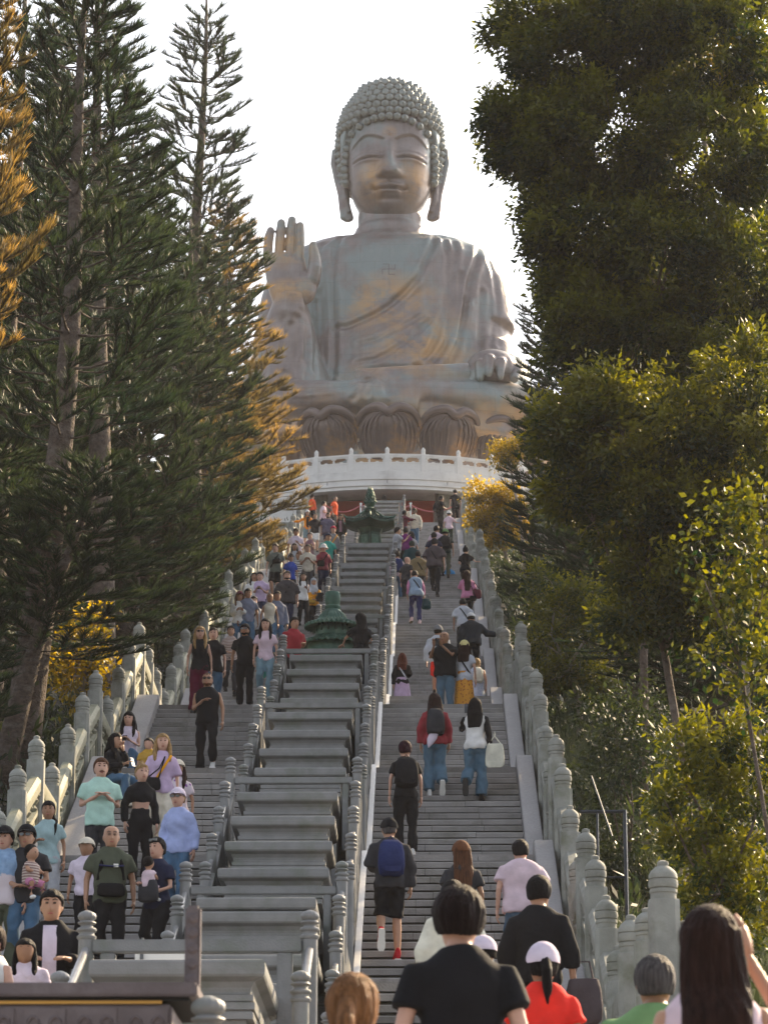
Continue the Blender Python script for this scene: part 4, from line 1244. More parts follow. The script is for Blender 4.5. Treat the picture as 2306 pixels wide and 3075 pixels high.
leafy('shrub','rounded yellow green bush just right of the balustrade halfway up',BLOB_C,'leaf_yel',gh(3.0,60.5),.10,4200,23,cat='bush',trunk_r=.06,clump=.13)
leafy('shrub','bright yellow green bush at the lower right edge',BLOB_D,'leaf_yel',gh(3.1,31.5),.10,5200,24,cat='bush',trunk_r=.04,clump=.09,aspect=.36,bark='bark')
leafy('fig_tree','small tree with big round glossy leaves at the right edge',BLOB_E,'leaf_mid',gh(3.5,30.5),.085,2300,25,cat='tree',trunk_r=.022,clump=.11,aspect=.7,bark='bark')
leafy('shrub','golden lit tree crown beside the top of the right balustrade',BLOB_F,'leaf_gold_sunlit',gh(3.4,122.5),.16,3800,26,cat='bush',trunk_r=.08,clump=.18)
leafy('shrub','small golden tree top against the marble drum',BLOB_F2,'leaf_gold_sunlit',gh(4.0,118.5),.15,3000,27,cat='bush',trunk_r=.06,clump=.16)
leafy('shrub','yellow leaved shrub with thin pale stems left of the lower balustrade',BLOB_G,'leaf_gold_sunlit',gh(-6.6,57.3),.15,1500,28,cat='bush',trunk_r=.05,clump=.13,aspect=.5)
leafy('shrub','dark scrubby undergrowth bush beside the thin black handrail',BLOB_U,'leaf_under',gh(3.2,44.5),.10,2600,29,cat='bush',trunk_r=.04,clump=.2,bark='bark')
leafy('broadleaf_tree','golden backlit leaves at the top right corner',[(5.1,49,22.9,.5),(4.6,49,22.9,.4),(3.6,49,22.8,.4),(4.9,49,21.9,.35),(4.2,49,22.0,.35),(5.3,49,21.6,.4)],'leaf_gold_sunlit',gh(5.2,49.5),.13,3000,31,trunk_r=.05,clump=.14)
# undergrowth over the slopes
def undergrowth():
    g = np.random.default_rng(5); n = 90000
    side = g.random(n) < .5
    x = np.where(side,-6.1-g.random(n)**1.5*20,2.55+g.random(n)**1.5*18)
    y = g.uniform(26,138,n)
    cl = np.sin(x*1.7+y*.6)+np.sin(x*.6-y*1.1)+g.normal(0,.6,n)
    z = np.array([ground_h(float(a),float(b)) for a,b in zip(x[::6],y[::6])]).repeat(6)[:n]
    zz = np.array([ground_h(float(x[i]),float(y[i])) for i in range(0,n)])
    P = np.stack([x,y,zz+np.maximum(0,(.5+.45*cl))*g.random(n)],1)
    D_ = g.normal(size=(n,3))*.6+np.array([0,0,.7])
    t = np.clip(.25+.25*cl/2+g.normal(0,.15,n),0,1)
    V,T = leaves(P,D_,g.uniform(.12,.38,n),g.uniform(.03,.10,n),g,t*.5,t)
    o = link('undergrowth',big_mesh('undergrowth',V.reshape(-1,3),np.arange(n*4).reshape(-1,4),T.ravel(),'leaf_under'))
    tag(o,'dark low undergrowth covering the slopes beside the stairs',kind='stuff')
undergrowth()
def rough_grass():
    g = np.random.default_rng(6); n = 9000
    cx = g.uniform(2.3,4.6,60); cy = g.uniform(34,56,60)
    w_ = g.integers(0,60,n)
    x = cx[w_]+g.normal(0,.12,n); y = cy[w_]+g.normal(0,.15,n)
    z = np.array([ground_h(float(a),float(b)) for a,b in zip(x,y)])
    P = np.stack([x,y,z+.1],1)
    D_ = g.normal(size=(n,3))*.5+np.array([0,0,.75])
    t = g.random(n)
    V,T = needles3(P,D_,g.uniform(.4,.95,n),np.full(n,.014),g,t*.4,t)
    o = link('rough_grass',big_mesh('rough_grass',V.reshape(-1,3),np.arange(n*3).reshape(-1,3),T.ravel(),'grass'))
    tag(o,'tufts of long rough grass on the bank right of the stairs',kind='stuff')
rough_grass()
PEOPLE = [
 ('man in black cap and blue and white tie dye T-shirt with black sling strap',-4.6,34.36,4.57,1.72,'m F stand down down cap:black hair:short,black top:tie,short bot:trousers,olive'),
 ('man in black cap and sunglasses carrying the toddler in pink stripes',-4.37,34.36,4.57,1.74,'m F down hold hold cap:black hair:short,black top:charcoal,short bot:trousers,denim glasses'),
 ('woman with long black braid in pale aqua T-shirt',-4.76,39.46,5.94,1.62,'f F stand down bent hair:braid,black top:aqua,short bot:trousers,palegrey'),
 ('moustached man in mint green short sleeved shirt, hands held at his chest',-4.23,40.58,6.54,1.8,'m F stand fist fist hair:short,brown tache top:mint,short,loose bot:trousers,charcoal'),
 ('woman with blond bun in black cropped long sleeved top looking down',-3.74,41,6.69,1.66,'f 20 stand down down hair:bun,blond top:black,long,crop bot:trousers,black'),
 ('woman in beige cap and lilac floral T-shirt with long dark hair',-3.46,43.66,7.3,1.64,'f F down down down cap:cream hair:long,dkbrown top:floral,short bot:trousers,palegrey'),
 ('woman in pink white cap, sunglasses and pale blue long sleeved shirt',-3.13,39.74,6.09,1.68,'f -10 down down down cap:lilacw hair:short,blond glasses top:paleblue,long,loose bot:trousers,denim'),
 ('bald man with spectacles in dark olive shirt with black waist pouch',-3.45,34.36,4.57,1.74,'m 8 down down down hair:bald,grey specs top:olive,short,loose bot:trousers,black wbag chest'),
 ('child in patterned cap and white T-shirt behind the bald man',-4.15,38.5,5.48,1.42,'c F stand down down cap:cream hair:short,black top:lilacw,short bot:trousers,black'),
 ('woman in navy T-shirt with sunglasses on her head, carrying a baby in a carrier',-2.92,34.36,4.57,1.6,'f -20 down hold bent hair:short,black topglasses top:navy,short bot:trousers,black'),
 ('young man in black bomber jacket over white T-shirt',-3.02,25.46,2.4,1.74,'m 10 stand bent bent hair:short,black top:black,long,open:lilacw bot:trousers,black'),
 ('dark haired girl in lilac top, lowest at the left beside the rail',-3.12,24.64,2.4,1.22,'c 15 stand down down hair:long,black top:lilacw,short bot:trousers,denim'),
 ('person in white top reaching an arm onto the rail at the left frame edge',-3.25,23.78,1.95,1.66,'f -40 stand down reach hair:short,dkbrown top:white,none bot:trousers,denim'),
 ('man in sunglasses and black sleeveless shirt striding down the left flight',-3.69,52.54,10.48,1.8,'m F stride down fist hair:buzz,brown glasses beard top:black,none,loose bot:trousers,black shoes:white'),
 ('blond woman in sunglasses, black tank top and burgundy wide trousers',-4.14,56.7,12.45,1.68,'f F stand down down hair:long,blond glasses top:black,none bot:wide,burgundy'),
 ('woman in black T-shirt and blue jeans behind the burgundy trousers',-3.99,58.2,12.75,1.73,'f F stand down down hair:tied,black top:black,short,loose bot:trousers,denim'),
 ('woman in striped cream polo shirt with black fringe',-4.32,68.56,15.48,1.62,'f 10 down down hold hair:tied,black top:stripe,short bot:trousers,charcoal'),
 ('bearded man in sunglasses and black T-shirt with black trousers',-3.35,57.6,12.75,1.65,'m F stand down down hair:short,black glasses beard top:black,short bot:trousers,black'),
 ('woman in pale pink T-shirt and light jeans with long black hair',-2.95,57.16,12.75,1.64,'f 8 down down down hair:longfront,black top:pink,short bot:trousers,ltdenim'),
 ('man in dark red polo shirt standing behind the central cross rail',-2.5,58.6,13.15,1.63,'m 20 stand bent down hair:short,black top:red,short bot:trousers,black'),
 ('man in blue grey long sleeved henley and jeans',-3.68,76.5,18.21,1.76,'m 10 down down down hair:short,black top:bluegrey,long bot:trousers,denim'),
 ('young man in pale grey overshirt with diagonal strap',-4.29,76.94,18.21,1.74,'m F down down bent hair:short,black top:palegrey,long,loose strap bot:trousers,charcoal'),
 ('woman in maroon cap with long brown hair and white blue top',-4.59,76.16,18.21,1.66,'f F down phone phone cap:maroon hair:longfront,brown top:white,long,loose bot:trousers,denim'),
 ('dark haired man half hidden behind the woman in maroon cap',-4.39,76.16,18.21,1.74,'m 15 down down down hair:short,black top:bluegrey,short bot:trousers,denim'),
 ('man in lilac T-shirt looking down at his phone, dark shorts',-4.54,84.78,20.94,1.74,'m F down phone phone hair:short,black top:lilac,short bot:shorts,navy'),
 ('long haired man just behind the lilac T-shirt',-4.7,84.82,20.94,1.74,'m 10 stand down down hair:long,black tache top:white,short bot:trousers,charcoal'),
 ('person with cropped hair and spectacles in cream vest',-3.85,76.26,18.21,1.64,'f F down down down hair:buzz,brown specs top:cream,none bot:trousers,denim'),
 ('heavy bearded man in dark grey shirt with sling strap',-3.7,82.64,20.33,1.8,'m F down down down hair:short,black beard top:dkgrey,half,loose,wide strap bot:trousers,navy'),
 ('woman in grey headscarf and bright yellow jacket holding a black bag',-3.07,84.96,20.94,1.6,'f 15 down phone hold hijab:grey hair:bald,black top:yellow,long,loose bot:wide,black'),
 ('woman in white top with shoulder length black hair beside the grey headscarf',-3.31,83.74,20.78,1.6,'f F down phone down hair:longfront,black top:white,none bot:trousers,black'),
 ('man in grey green T-shirt and black shorts with black crossbody pouch',-4.41,90.74,23.36,1.78,'m F down down down hair:short,dkbrown top:sage,short strap bot:shorts,black'),
 ('woman in sunglasses and royal blue printed top',-3.96,90.66,23.21,1.6,'f 10 down down down hair:bun,black glasses top:royal,short bot:trousers,black'),
 ('woman in black and white striped top bending her head',-3.9,95.08,24.42,1.66,'f F down up hold hair:bun,brown top:bwstripe,short bot:trousers,white'),
 ('woman in white bucket hat and red plaid shirt with black shoulder bag',-3.01,91.36,23.66,1.64,'f F down down down hat:white hair:short,black top:redplaid,half,loose strap bot:trousers,navy'),
 ('man in dark cap and teal shirt behind the red plaid shirt',-3.07,97.54,25.63,1.74,'m F stand down down cap:navy hair:short,black top:teal,short bot:trousers,charcoal'),
 ('man in sunglasses and lilac white printed T-shirt',-4.18,99.62,26.39,1.74,'m F down phone down hair:short,black glasses top:lilacw,short bot:trousers,charcoal'),
 ('woman in mauve sleeveless top with tied black hair',-3.67,98.04,25.94,1.6,'f F down phone down hair:tied,black top:mauve,none bot:trousers,black'),
 ('young man in cream shirt looking down, black hair',-3.47,91.12,23.51,1.72,'m F down phone phone hair:short,black top:cream,short bot:trousers,charcoal'),
 ('person with dark braided hair in light grey T-shirt',-4.09,96.32,25.03,1.68,'f F down down down hair:long,black top:palegrey,short bot:trousers,black'),
 ('woman in white cap, open orange jacket and denim shorts with hand on the rail',-4.81,125.56,34.57,1.66,'f F stand down reach cap:white hair:longfront,black top:orange,long,open:black bot:shorts,ltdenim'),
 ('man in black T-shirt and white shorts near the orange jacket',-4.48,125.22,34.27,1.74,'m F down down down hair:short,black top:black,short bot:shorts,white'),
 ('bearded man in slate purple T-shirt',-3.95,125.24,34.27,1.76,'m F down down down hair:short,black beard top:slate,short,loose,wide bot:shorts,navy'),
 ('man in pale pink T-shirt facing the man in orange',-4.44,133.72,37.3,1.72,'m 100 stand down bent hair:short,black top:pink,short bot:trousers,navy'),
 ('man in bright orange red T-shirt at the stair top',-3.94,133.16,37.3,1.78,'m 75 stand down down hair:short,grey top:flame,short bot:trousers,charcoal'),
 ('woman in black open jacket over mauve top beside the green tower',-3.4,125.22,34.27,1.68,'f F stand down down hair:long,black top:black,long,open:mauve bot:wide,black'),
 ('woman in red cap and grey long sleeved shirt with yellow strap',-2.95,98.96,26.39,1.62,'f F down down down cap:crimson hair:short,black top:grey,long ystrap bot:trousers,charcoal'),
 ('person in white cap and grey shirt on the upper left terrace',-6.92,141.5,40.03,1.64,'m 170 stand down down cap:white hair:short,black top:palegrey,short bot:trousers,charcoal'),
 ('man in white shirt on the upper left terrace',-5.87,141.68,40.03,1.74,'m 80 stand bent down hair:short,black top:white,half bot:trousers,charcoal'),
 ('person in bright red top partly hidden behind a bud topped post',-5.22,141.7,40.03,1.66,'f 150 stand down down hair:short,black top:flame,long bot:trousers,black'),
 ('dark haired person behind the topmost cross rail',-1.84,141.72,40.03,1.62,'f 175 stand down down hair:long,black top:black,short bot:trousers,black'),
 ('man in black with large black backpack at the right of the stair top',0.72,133.16,37.3,1.78,'m 120 stand down bent hair:short,black top:black,short bot:trousers,black'),
 ('man in black T-shirt turned away at the far right of the stair top',1.47,141.3,40.03,1.76,'m 190 stand down down hair:short,black top:black,short bot:trousers,black'),
 ('woman in white sun hat and pink T-shirt holding the right balustrade',1.04,125.56,34.57,1.64,'f 185 up down railr hat:white hair:short,black top:pink,short bot:trousers,dkgreen'),
 ('man in white long sleeved shirt and jeans facing down the stairs',-0.37,125.72,34.57,1.78,'m -15 stand down up hair:short,black dark top:cream,long bot:trousers,denim'),
 ('man in dark shirt taking a selfie left of the white shirt',-0.82,125.68,34.57,1.7,'m 120 stand bent reach hair:short,black dark top:maroon,long bot:trousers,denim'),
 ('man in white grey shirt stretching out his arms beside the terrace',-0.89,98.46,26.09,1.76,'m 120 stand photo photo hair:short,black top:palegrey,short bot:trousers,charcoal'),
 ('person in purple top behind the outstretched arms',-0.59,99.04,26.39,1.62,'f 190 up down bent hair:tied,black top:purple,short bot:trousers,charcoal'),
 ('woman seen from behind in pale grey top with black hair',-0.41,99.52,26.39,1.62,'f 180 up down down hair:bob,black top:palegrey,short bot:trousers,charcoal'),
 ('person in dark teal jacket climbing in the crowd',-0.37,96.6,25.18,1.7,'m 180 up down down hair:short,dkgreen top:dkteal,long,loose bot:trousers,black'),
 ('man in white lilac T-shirt with navy collar turning back',0.4,98.68,26.24,1.72,'m 150 up down down hair:short,black top:pink,short bot:trousers,navy'),
 ('woman with very long black hair behind the white lilac T-shirt',0.53,98.96,26.39,1.6,'f 180 up down down hair:long,black top:navy,short bot:trousers,black'),
 ('man in green cap with big black backpack',0.69,98.5,26.09,1.72,'m 180 up down down cap:green hair:short,black top:dkgreen,short bot:trousers,olive'),
 ('dark haired man in navy top behind the grey brown shirt',0.32,97.82,25.78,1.72,'m 180 up down down hair:short,black top:navy,short bot:trousers,black'),
 ('tall man in grey brown T-shirt and black trousers climbing with crossbody strap',0.31,91.36,23.66,1.84,'m 180 stride2 bent down hair:short,black top:umber,half,loose,wide strap bot:trousers,black shoes:black'),
 ('person in khaki shirt with brown diagonal strap',-0.17,95,24.42,1.68,'m 180 up down down hair:short,black top:khaki,half,loose,wide strap bot:trousers,charcoal'),
 ('person in pale pink shirt with navy blue backpack and jeans',-0.83,95.06,24.42,1.7,'f 190 up down bent hair:tied,black top:pinkw,long bot:trousers,denim'),
 ('older man with shaved grey head behind the khaki shirt',-0.54,92.74,23.66,1.64,'m 150 stand down down hair:bald,grey top:charcoal,short bot:trousers,charcoal'),
 ('stooping woman in pale blue vest over pink sleeves with navy trousers',-0.22,83.9,20.94,1.62,'f 180 up down down lean hair:short,black top:vest,long,loose,wide strap bot:trousers,navyblue shoes:pinkw'),
 ('man in bright blue shirt seen only from the shoulders up',0.82,101.38,26.39,1,'m 180 sit down down hair:short,black top:skyblue,short bot:trousers,charcoal'),
 ('woman in black T-shirt with brown diagonal strap and hand on the balustrade',1.3,96.08,24.88,1.66,'f 180 up bent railr hair:bun,black top:black,short,loose strap bot:trousers,black'),
 ('woman in pink blouse with waist long dark hair',1.17,83.6,20.78,1.64,'f 185 up photo down hair:verylong,dkbrown top:rose,half,loose bot:trousers,black'),
 ('man in pale grey shirt with black strap, close to the right balustrade',1.03,80.24,19.12,1.7,'m 180 up down down lean hair:short,black top:greywhite,half,loose strap bot:trousers,black'),
 ('man in dark suit jacket and white cap gripping the right balustrade',1.15,74.18,17.15,1.74,'m 180 stride2 down railr lean cap:white hair:short,black top:suit,long,loose,wide bot:trousers,black shoes:black'),
 ('man in grey cap, white shirt and red shorts behind the man taking photos',0.31,68.98,15.48,1.74,'m 180 up down down cap:grey hair:short,black top:greywhite,long,loose bot:shorts,brightred'),
 ('bald man in black T-shirt and jeans photographing with a phone',0.4,58.68,12.75,1.76,'m -25 stand photo photo hair:bald,skin top:black,short,wide bot:trousers,denim2'),
 ('woman in yellow cap, white T-shirt and orange patterned skirt',0.76,58.78,12.75,1.62,'f 180 up down down cap:paleyellow hair:long,dkbrown top:greywhite,short strap bot:longskirt,orangeprint'),
 ('long black haired woman in black T-shirt leaning on the central rail',-1.2,58.6,13.15,1.74,'f 200 stand railup bent hair:verylong,black top:black,short,loose bot:trousers,charcoal'),
 ('small blond girl in pale blue dress with white backpack',1.2,70.88,15.48,1.42,'c 180 up down down hair:bob,blond top:dress,none bot:skirt,bluewhite'),
 ('girl with red brown hair in black top and lilac skirt',-0.51,70.88,15.48,1.56,'f 185 stand down bent hair:long,auburn top:black,long strapw bot:skirt,lilac'),
 ('woman in dark red blouse and wide jeans with black backpack',0.16,48.22,9.27,1.68,'f 180 heel down down hair:longback,dkbrown top:redblouse,long,loose bot:wide,denim2 shoes:white'),
 ('woman in white top with black raglan sleeves and jeans, phone at her ear',0.78,47.88,9.12,1.68,'f 180 heel2 ear down hair:longback,black top:white,longblack,loose bot:wide,denim2 shoes:black'),
 ('person with short dark red hair, black T-shirt and large black backpack',-0.26,42.26,7.3,1.64,'f 182 stand down down hair:short,plum top:black,short bot:trousers,black'),
 ('man in black cap, black jacket and shorts with red shoes, blue backpack',-0.43,38.02,5.33,1.74,'m 180 heel2 bent down cap:black hair:buzz,grey top:charcoal,long,loose bot:shorts,black shoes:redsh'),
 ('woman in dark cap with long brown hair and charcoal T-shirt',0.4,34.2,4.42,1.68,'f 182 up down down cap:brown hair:verylong,brown top:charcoal,short,loose bot:trousers,charcoal'),
 ('man in pale lilac T-shirt and denim shorts',1.14,37.12,4.87,1.78,'m 175 up down down hair:short,black top:pinkw,short,loose,wide bot:shorts,denim'),
 ('man in black long sleeved sweater with short black hair',0.89,24.92,2.4,1.78,'m 172 up down down hair:short,black top:black,long3 bot:trousers,black'),
 ('woman with long black hair in loose cream top behind the near man in black',0.22,24.42,2.4,1.66,'f 185 stand down down hair:longback,black top:creamw,long,loose,wide bot:trousers,charcoal'),
 ('near man in black T-shirt with thick black bowl cut, back turned',0.15,13.58,0.45,1.76,'m 180 stand down down hair:bowl,brownblack top:black,short bot:trousers,black'),
 ('boy in white and purple cap between the two men in black',0.45,24.06,2.1,1.45,'c 200 stand down down cap:lilacw hair:short,black top:maroon,short bot:trousers,charcoal'),
 ('person in bright red T-shirt and pale purple cap with black ponytail',0.67,17.94,1.05,1.56,'f 190 stand bent bent cap:lilacw hair:pony,black top:brightred,short,loose bot:trousers,charcoal'),
 ('girl with sleek golden brown ponytail at the bottom of the picture',-0.27,11.6,-0.15,1.73,'f 180 stand down down hair:pony,goldbrown top:cream,short bot:trousers,charcoal'),
 ('woman with very long brown hair in pale pink sleeveless top at lower right',0.94,10.4,-0.15,1.79,'f 185 stand down up hair:verylong,dkbrown top:pinkw,none bot:trousers,charcoal'),
 ('grey haired man in green shirt at the bottom right',1.13,15.6,0.45,1.76,'m 170 stand down down hair:short,grey top:green,short,wide bot:trousers,charcoal'),
 ('young woman sitting on the steps in white sleeveless top reading her phone',-4.86,51,10.03,1.2,'f F sit phone phone hair:long,black top:lilacw,none bot:trousers,denim'),
 ('young woman sitting in black top and jeans looking up sideways',-4.79,47.68,8.97,1.2,'f 55 sit ear phone hair:long,black top:black,long bot:trousers,denim shoes:cream'),
 ('blond woman in lilac printed T-shirt and cream trousers with yellow and blue strap',-3.55,41.96,7.3,1.66,'f F down down down hair:longfront,blond top:lilac,half,loose ystrap bot:wide,cream'),
 ('small child crouched beside the blond woman in cream trousers',-4.31,48.54,9.42,0.85,'c F sit hold hold hair:short,black top:mustard,short bot:trousers,charcoal'),
]

# ------------------------------------------------------------------ people
PAL = dict(paleyellow=(.58,.52,.24), black=(.012,.012,.014), charcoal=(.035,.035,.04), dkgrey=(.055,.05,.055), grey=(.20,.20,.21), palegrey=(.36,.37,.40), greywhite=(.50,.52,.58), white=(.66,.65,.64),
 lilacw=(.60,.52,.62), lilac=(.50,.38,.55), pink=(.62,.48,.56), pinkw=(.60,.47,.53), rose=(.50,.20,.33), mauve=(.22,.12,.15), cream=(.58,.53,.44), creamw=(.66,.64,.54), mint=(.40,.60,.52),
 aqua=(.30,.42,.44), olive=(.075,.085,.06), oliveb=(.045,.042,.028), navy=(.018,.022,.05), navyblue=(.035,.04,.12), denim=(.06,.12,.20), denim2=(.085,.15,.21), ltdenim=(.17,.27,.33), paleblue=(.34,.40,.66), bluegrey=(.16,.18,.25),
 burgundy=(.10,.008,.03), red=(.30,.03,.04), brightred=(.75,.035,.025), crimson=(.40,.03,.07), flame=(.80,.10,.03), maroon=(.10,.02,.035), redblouse=(.26,.035,.045), orange=(.80,.27,.02), yellow=(.75,.33,.015),
 mustard=(.45,.27,.05), royal=(.03,.07,.35), lime=(.35,.62,.05), skyblue=(.07,.25,.50), slate=(.10,.09,.14), teal=(.04,.30,.24), dkteal=(.015,.05,.06), green=(.16,.28,.12), dkgreen=(.02,.035,.03), purple=(.16,.02,.14), sage=(.14,.16,.14),
 khaki=(.20,.15,.08), umber=(.075,.06,.065), suit=(.022,.026,.032), vest=(.24,.32,.42), dress=(.40,.46,.62), orangeprint=(.62,.25,.03), bluewhite=(.42,.47,.62), brown=(.12,.05,.025), dkbrown=(.035,.016,.012),
 brownblack=(.018,.010,.009), blond=(.42,.26,.11), auburn=(.13,.035,.02), plum=(.035,.006,.014), goldbrown=(.26,.12,.05), tan=(.30,.17,.08), skin=(.42,.23,.15), navyb=(.02,.03,.10), redsh=(.40,.02,.03))
def fabric(key, rough=.85, sheen=True):
    k = 'f_'+key
    if k in M: return M[k]
    if key == 'tie':
        m = mat('tie_dye_cotton',(.20,.32,.52),.9,color2=(.28,.42,.62),scale=18)
        band(m, 1.17,(.62,.55,.60))
    elif key == 'floral':
        m = spots('floral_cotton',(.58,.50,.56),(.22,.08,.30),14)
    elif key == 'orangeprint': m = spots('printed_orange_cotton',(.66,.30,.04),(.30,.06,.02),22)
    elif key == 'dress' or key == 'bluewhite': m = spots('printed_blue_cotton',(.50,.55,.68),(.22,.30,.50),30)
    elif key == 'redplaid': m = stripes('red_plaid_cotton',(.40,.05,.07),(.13,.02,.04),30,True)
    elif key == 'bwstripe': m = stripes('black_white_stripe',(.60,.58,.55),(.03,.03,.03),17)
    elif key == 'stripe': m = stripes('cream_stripe_knit',(.50,.42,.38),(.20,.12,.11),26)
    else:
        m = mat('cloth_'+key,PAL[key],rough,var=.16,scale=7,bump=.45,bscale=11,bdist=.03,spec=.12)
    M[k] = m
    return m
def _base(m):
    n, l = m.node_tree.nodes, m.node_tree.links
    b = next(x for x in n if x.type == 'BSDF_PRINCIPLED'); tc = next(x for x in n if x.type == 'TEX_COORD')
    return n, l, b, tc
def band(m, zc, c2):
    n,l,b,tc = _base(m)
    sp = n.new('ShaderNodeSeparateXYZ'); l.new(tc.outputs['Object'],sp.inputs[0])
    no = n.new('ShaderNodeTexNoise'); no.inputs['Scale'].default_value = 22; l.new(tc.outputs['Object'],no.inputs['Vector'])
    ad = n.new('ShaderNodeMath'); ad.operation = 'MULTIPLY_ADD'; ad.inputs[1].default_value = .10; l.new(no.outputs['Fac'],ad.inputs[0]); l.new(sp.outputs['Z'],ad.inputs[2])
    g = n.new('ShaderNodeMapRange'); g.inputs['From Min'].default_value = zc+.04; g.inputs['From Max'].default_value = zc+.06; l.new(ad.outputs[0],g.inputs['Value'])
    x = n.new('ShaderNodeMix'); x.data_type = 'RGBA'; l.new(g.outputs[0],x.inputs['Factor']); x.inputs['A'].default_value = list(c2)+[1]
    l.new(b.inputs['Base Color'].links[0].from_socket,x.inputs['B']); l.new(x.outputs['Result'],b.inputs['Base Color'])
def spots(name,c1,c2,s):
    m = mat(name,c1,.9,bump=.2,bscale=11)
    n,l,b,tc = _base(m)
    v = n.new('ShaderNodeTexVoronoi'); v.inputs['Scale'].default_value = s; l.new(tc.outputs['Object'],v.inputs['Vector'])
    g = n.new('ShaderNodeMapRange'); g.inputs['From Min'].default_value = .30; g.inputs['From Max'].default_value = .36; l.new(v.outputs['Distance'],g.inputs['Value'])
    x = n.new('ShaderNodeMix'); x.data_type = 'RGBA'; l.new(g.outputs[0],x.inputs['Factor']); x.inputs['A'].default_value = list(c2)+[1]
    l.new(b.inputs['Base Color'].links[0].from_socket,x.inputs['B']); l.new(x.outputs['Result'],b.inputs['Base Color'])
    return m
def stripes(name,c1,c2,s,both=False):
    m = mat(name,c1,.9,bump=.2,bscale=11)
    n,l,b,tc = _base(m)
    w_ = n.new('ShaderNodeTexWave'); w_.bands_direction = 'Z'; w_.inputs['Scale'].default_value = s*.32; l.new(tc.outputs['Object'],w_.inputs['Vector'])
    f = w_.outputs['Fac']
    if both:
        w2 = n.new('ShaderNodeTexWave'); w2.bands_direction = 'X'; w2.inputs['Scale'].default_value = s*.32; l.new(tc.outputs['Object'],w2.inputs['Vector'])
        mm = n.new('ShaderNodeMath'); mm.operation = 'MULTIPLY'; l.new(f,mm.inputs[0]); l.new(w2.outputs['Fac'],mm.inputs[1]); f = mm.outputs[0]
    g = n.new('ShaderNodeMapRange'); g.inputs['From Min'].default_value = .4; g.inputs['From Max'].default_value = .55; l.new(f,g.inputs['Value'])
    x = n.new('ShaderNodeMix'); x.data_type = 'RGBA'; l.new(g.outputs[0],x.inputs['Factor']); x.inputs['A'].default_value = list(c2)+[1]
    l.new(b.inputs['Base Color'].links[0].from_socket,x.inputs['B']); l.new(x.outputs['Result'],b.inputs['Base Color'])
    return m
SKIN = [mat('skin_light',(.52,.30,.22),.5,var=.06,scale=12,bump=.05,spec=.4), mat('skin_medium',(.40,.22,.14),.5,var=.06,scale=12,bump=.05,spec=.4),
        mat('skin_olive',(.30,.155,.09),.5,var=.06,scale=12,bump=.05,spec=.4), mat('skin_dark',(.10,.05,.032),.5,var=.06,scale=12,bump=.05,spec=.4)]
def hairmat(key):
    k = 'h_'+key
    if k not in M:
        c = PAL[key] if key != 'grey' else (.10,.09,.09)
        if key == 'black': c = (.010,.008,.009)
        m = mat('hair_'+key,c,.6,var=.5,scale=3,bump=1.0,bscale=9,spec=.12,bdist=.04)
        # strands: stretch the noise along the hair
        n,l,b,tc = _base(m)
        mp = n.new('ShaderNodeMapping'); mp.inputs['Scale'].default_value = (22,22,1.6)
        l.new(tc.outputs['Object'],mp.inputs[0])
        for x in list(n):
            if x.type == 'TEX_NOISE': 
                for lk in list(x.inputs['Vector'].links): l.remove(lk)
                l.new(mp.outputs[0],x.inputs['Vector'])
        M[k] = m
    return M[k]
M['eye'] = mat('eye_dark',(.012,.009,.008),.2,bump=0)
M['eyewhite'] = mat('eye_white',(.6,.58,.55),.3,bump=0)
M['lip'] = mat('lips',(.34,.11,.09),.45,bump=0)
M['glass'] = mat('sunglass_lens',(.006,.006,.008),.12,bump=0,spec=.8)
M['phonebody'] = mat('phone_shell',(.02,.02,.025),.2,bump=0)
M['silverphone'] = mat('silver_phone',(.45,.46,.50),.25,.6,bump=0)
M['watch'] = mat('watch_black',(.015,.015,.018),.3,bump=0)
M['sole'] = mat('rubber_sole',(.03,.03,.03),.8,bump=.1)
M['clear'] = mat('teal_plastic',(.05,.42,.34),.25,bump=0)

def lerp(a,b,t): return tuple(a[i]+(b[i]-a[i])*t for i in range(3))
class Fig:
    """one human figure; faces local -Y; feet at z=0; built for 1.70 m and scaled"""
    def __init__(s, sex, spec):
        s.sex = sex; s.spec = spec; s.g = random.Random(hash(spec) & 0xffff if False else sum(map(ord,spec)))
        f = sex == 'f'
        s.wide = 1.0+(.12 if ',wide' in spec else 0)-(.05 if f else 0)
        s.lean = R(16) if ' lean' in spec else R(s.g.uniform(1,5))
        s.sit = ' sit' in spec
        s.hipz = .93
        s.shw = (.176 if not f else .153)*s.wide
    def T(s, p):
        """lean the upper body forward about the hips"""
        x,y,z = p
        if s.sit: z = z-.45
        hz = s.hipz-(.45 if s.sit else 0)
        if z <= hz: return (x,y,z)
        dz = z-hz; c, sn = math.cos(s.lean), math.sin(s.lean)
        return (x, y*c-dz*sn, hz+dz*c+y*sn)
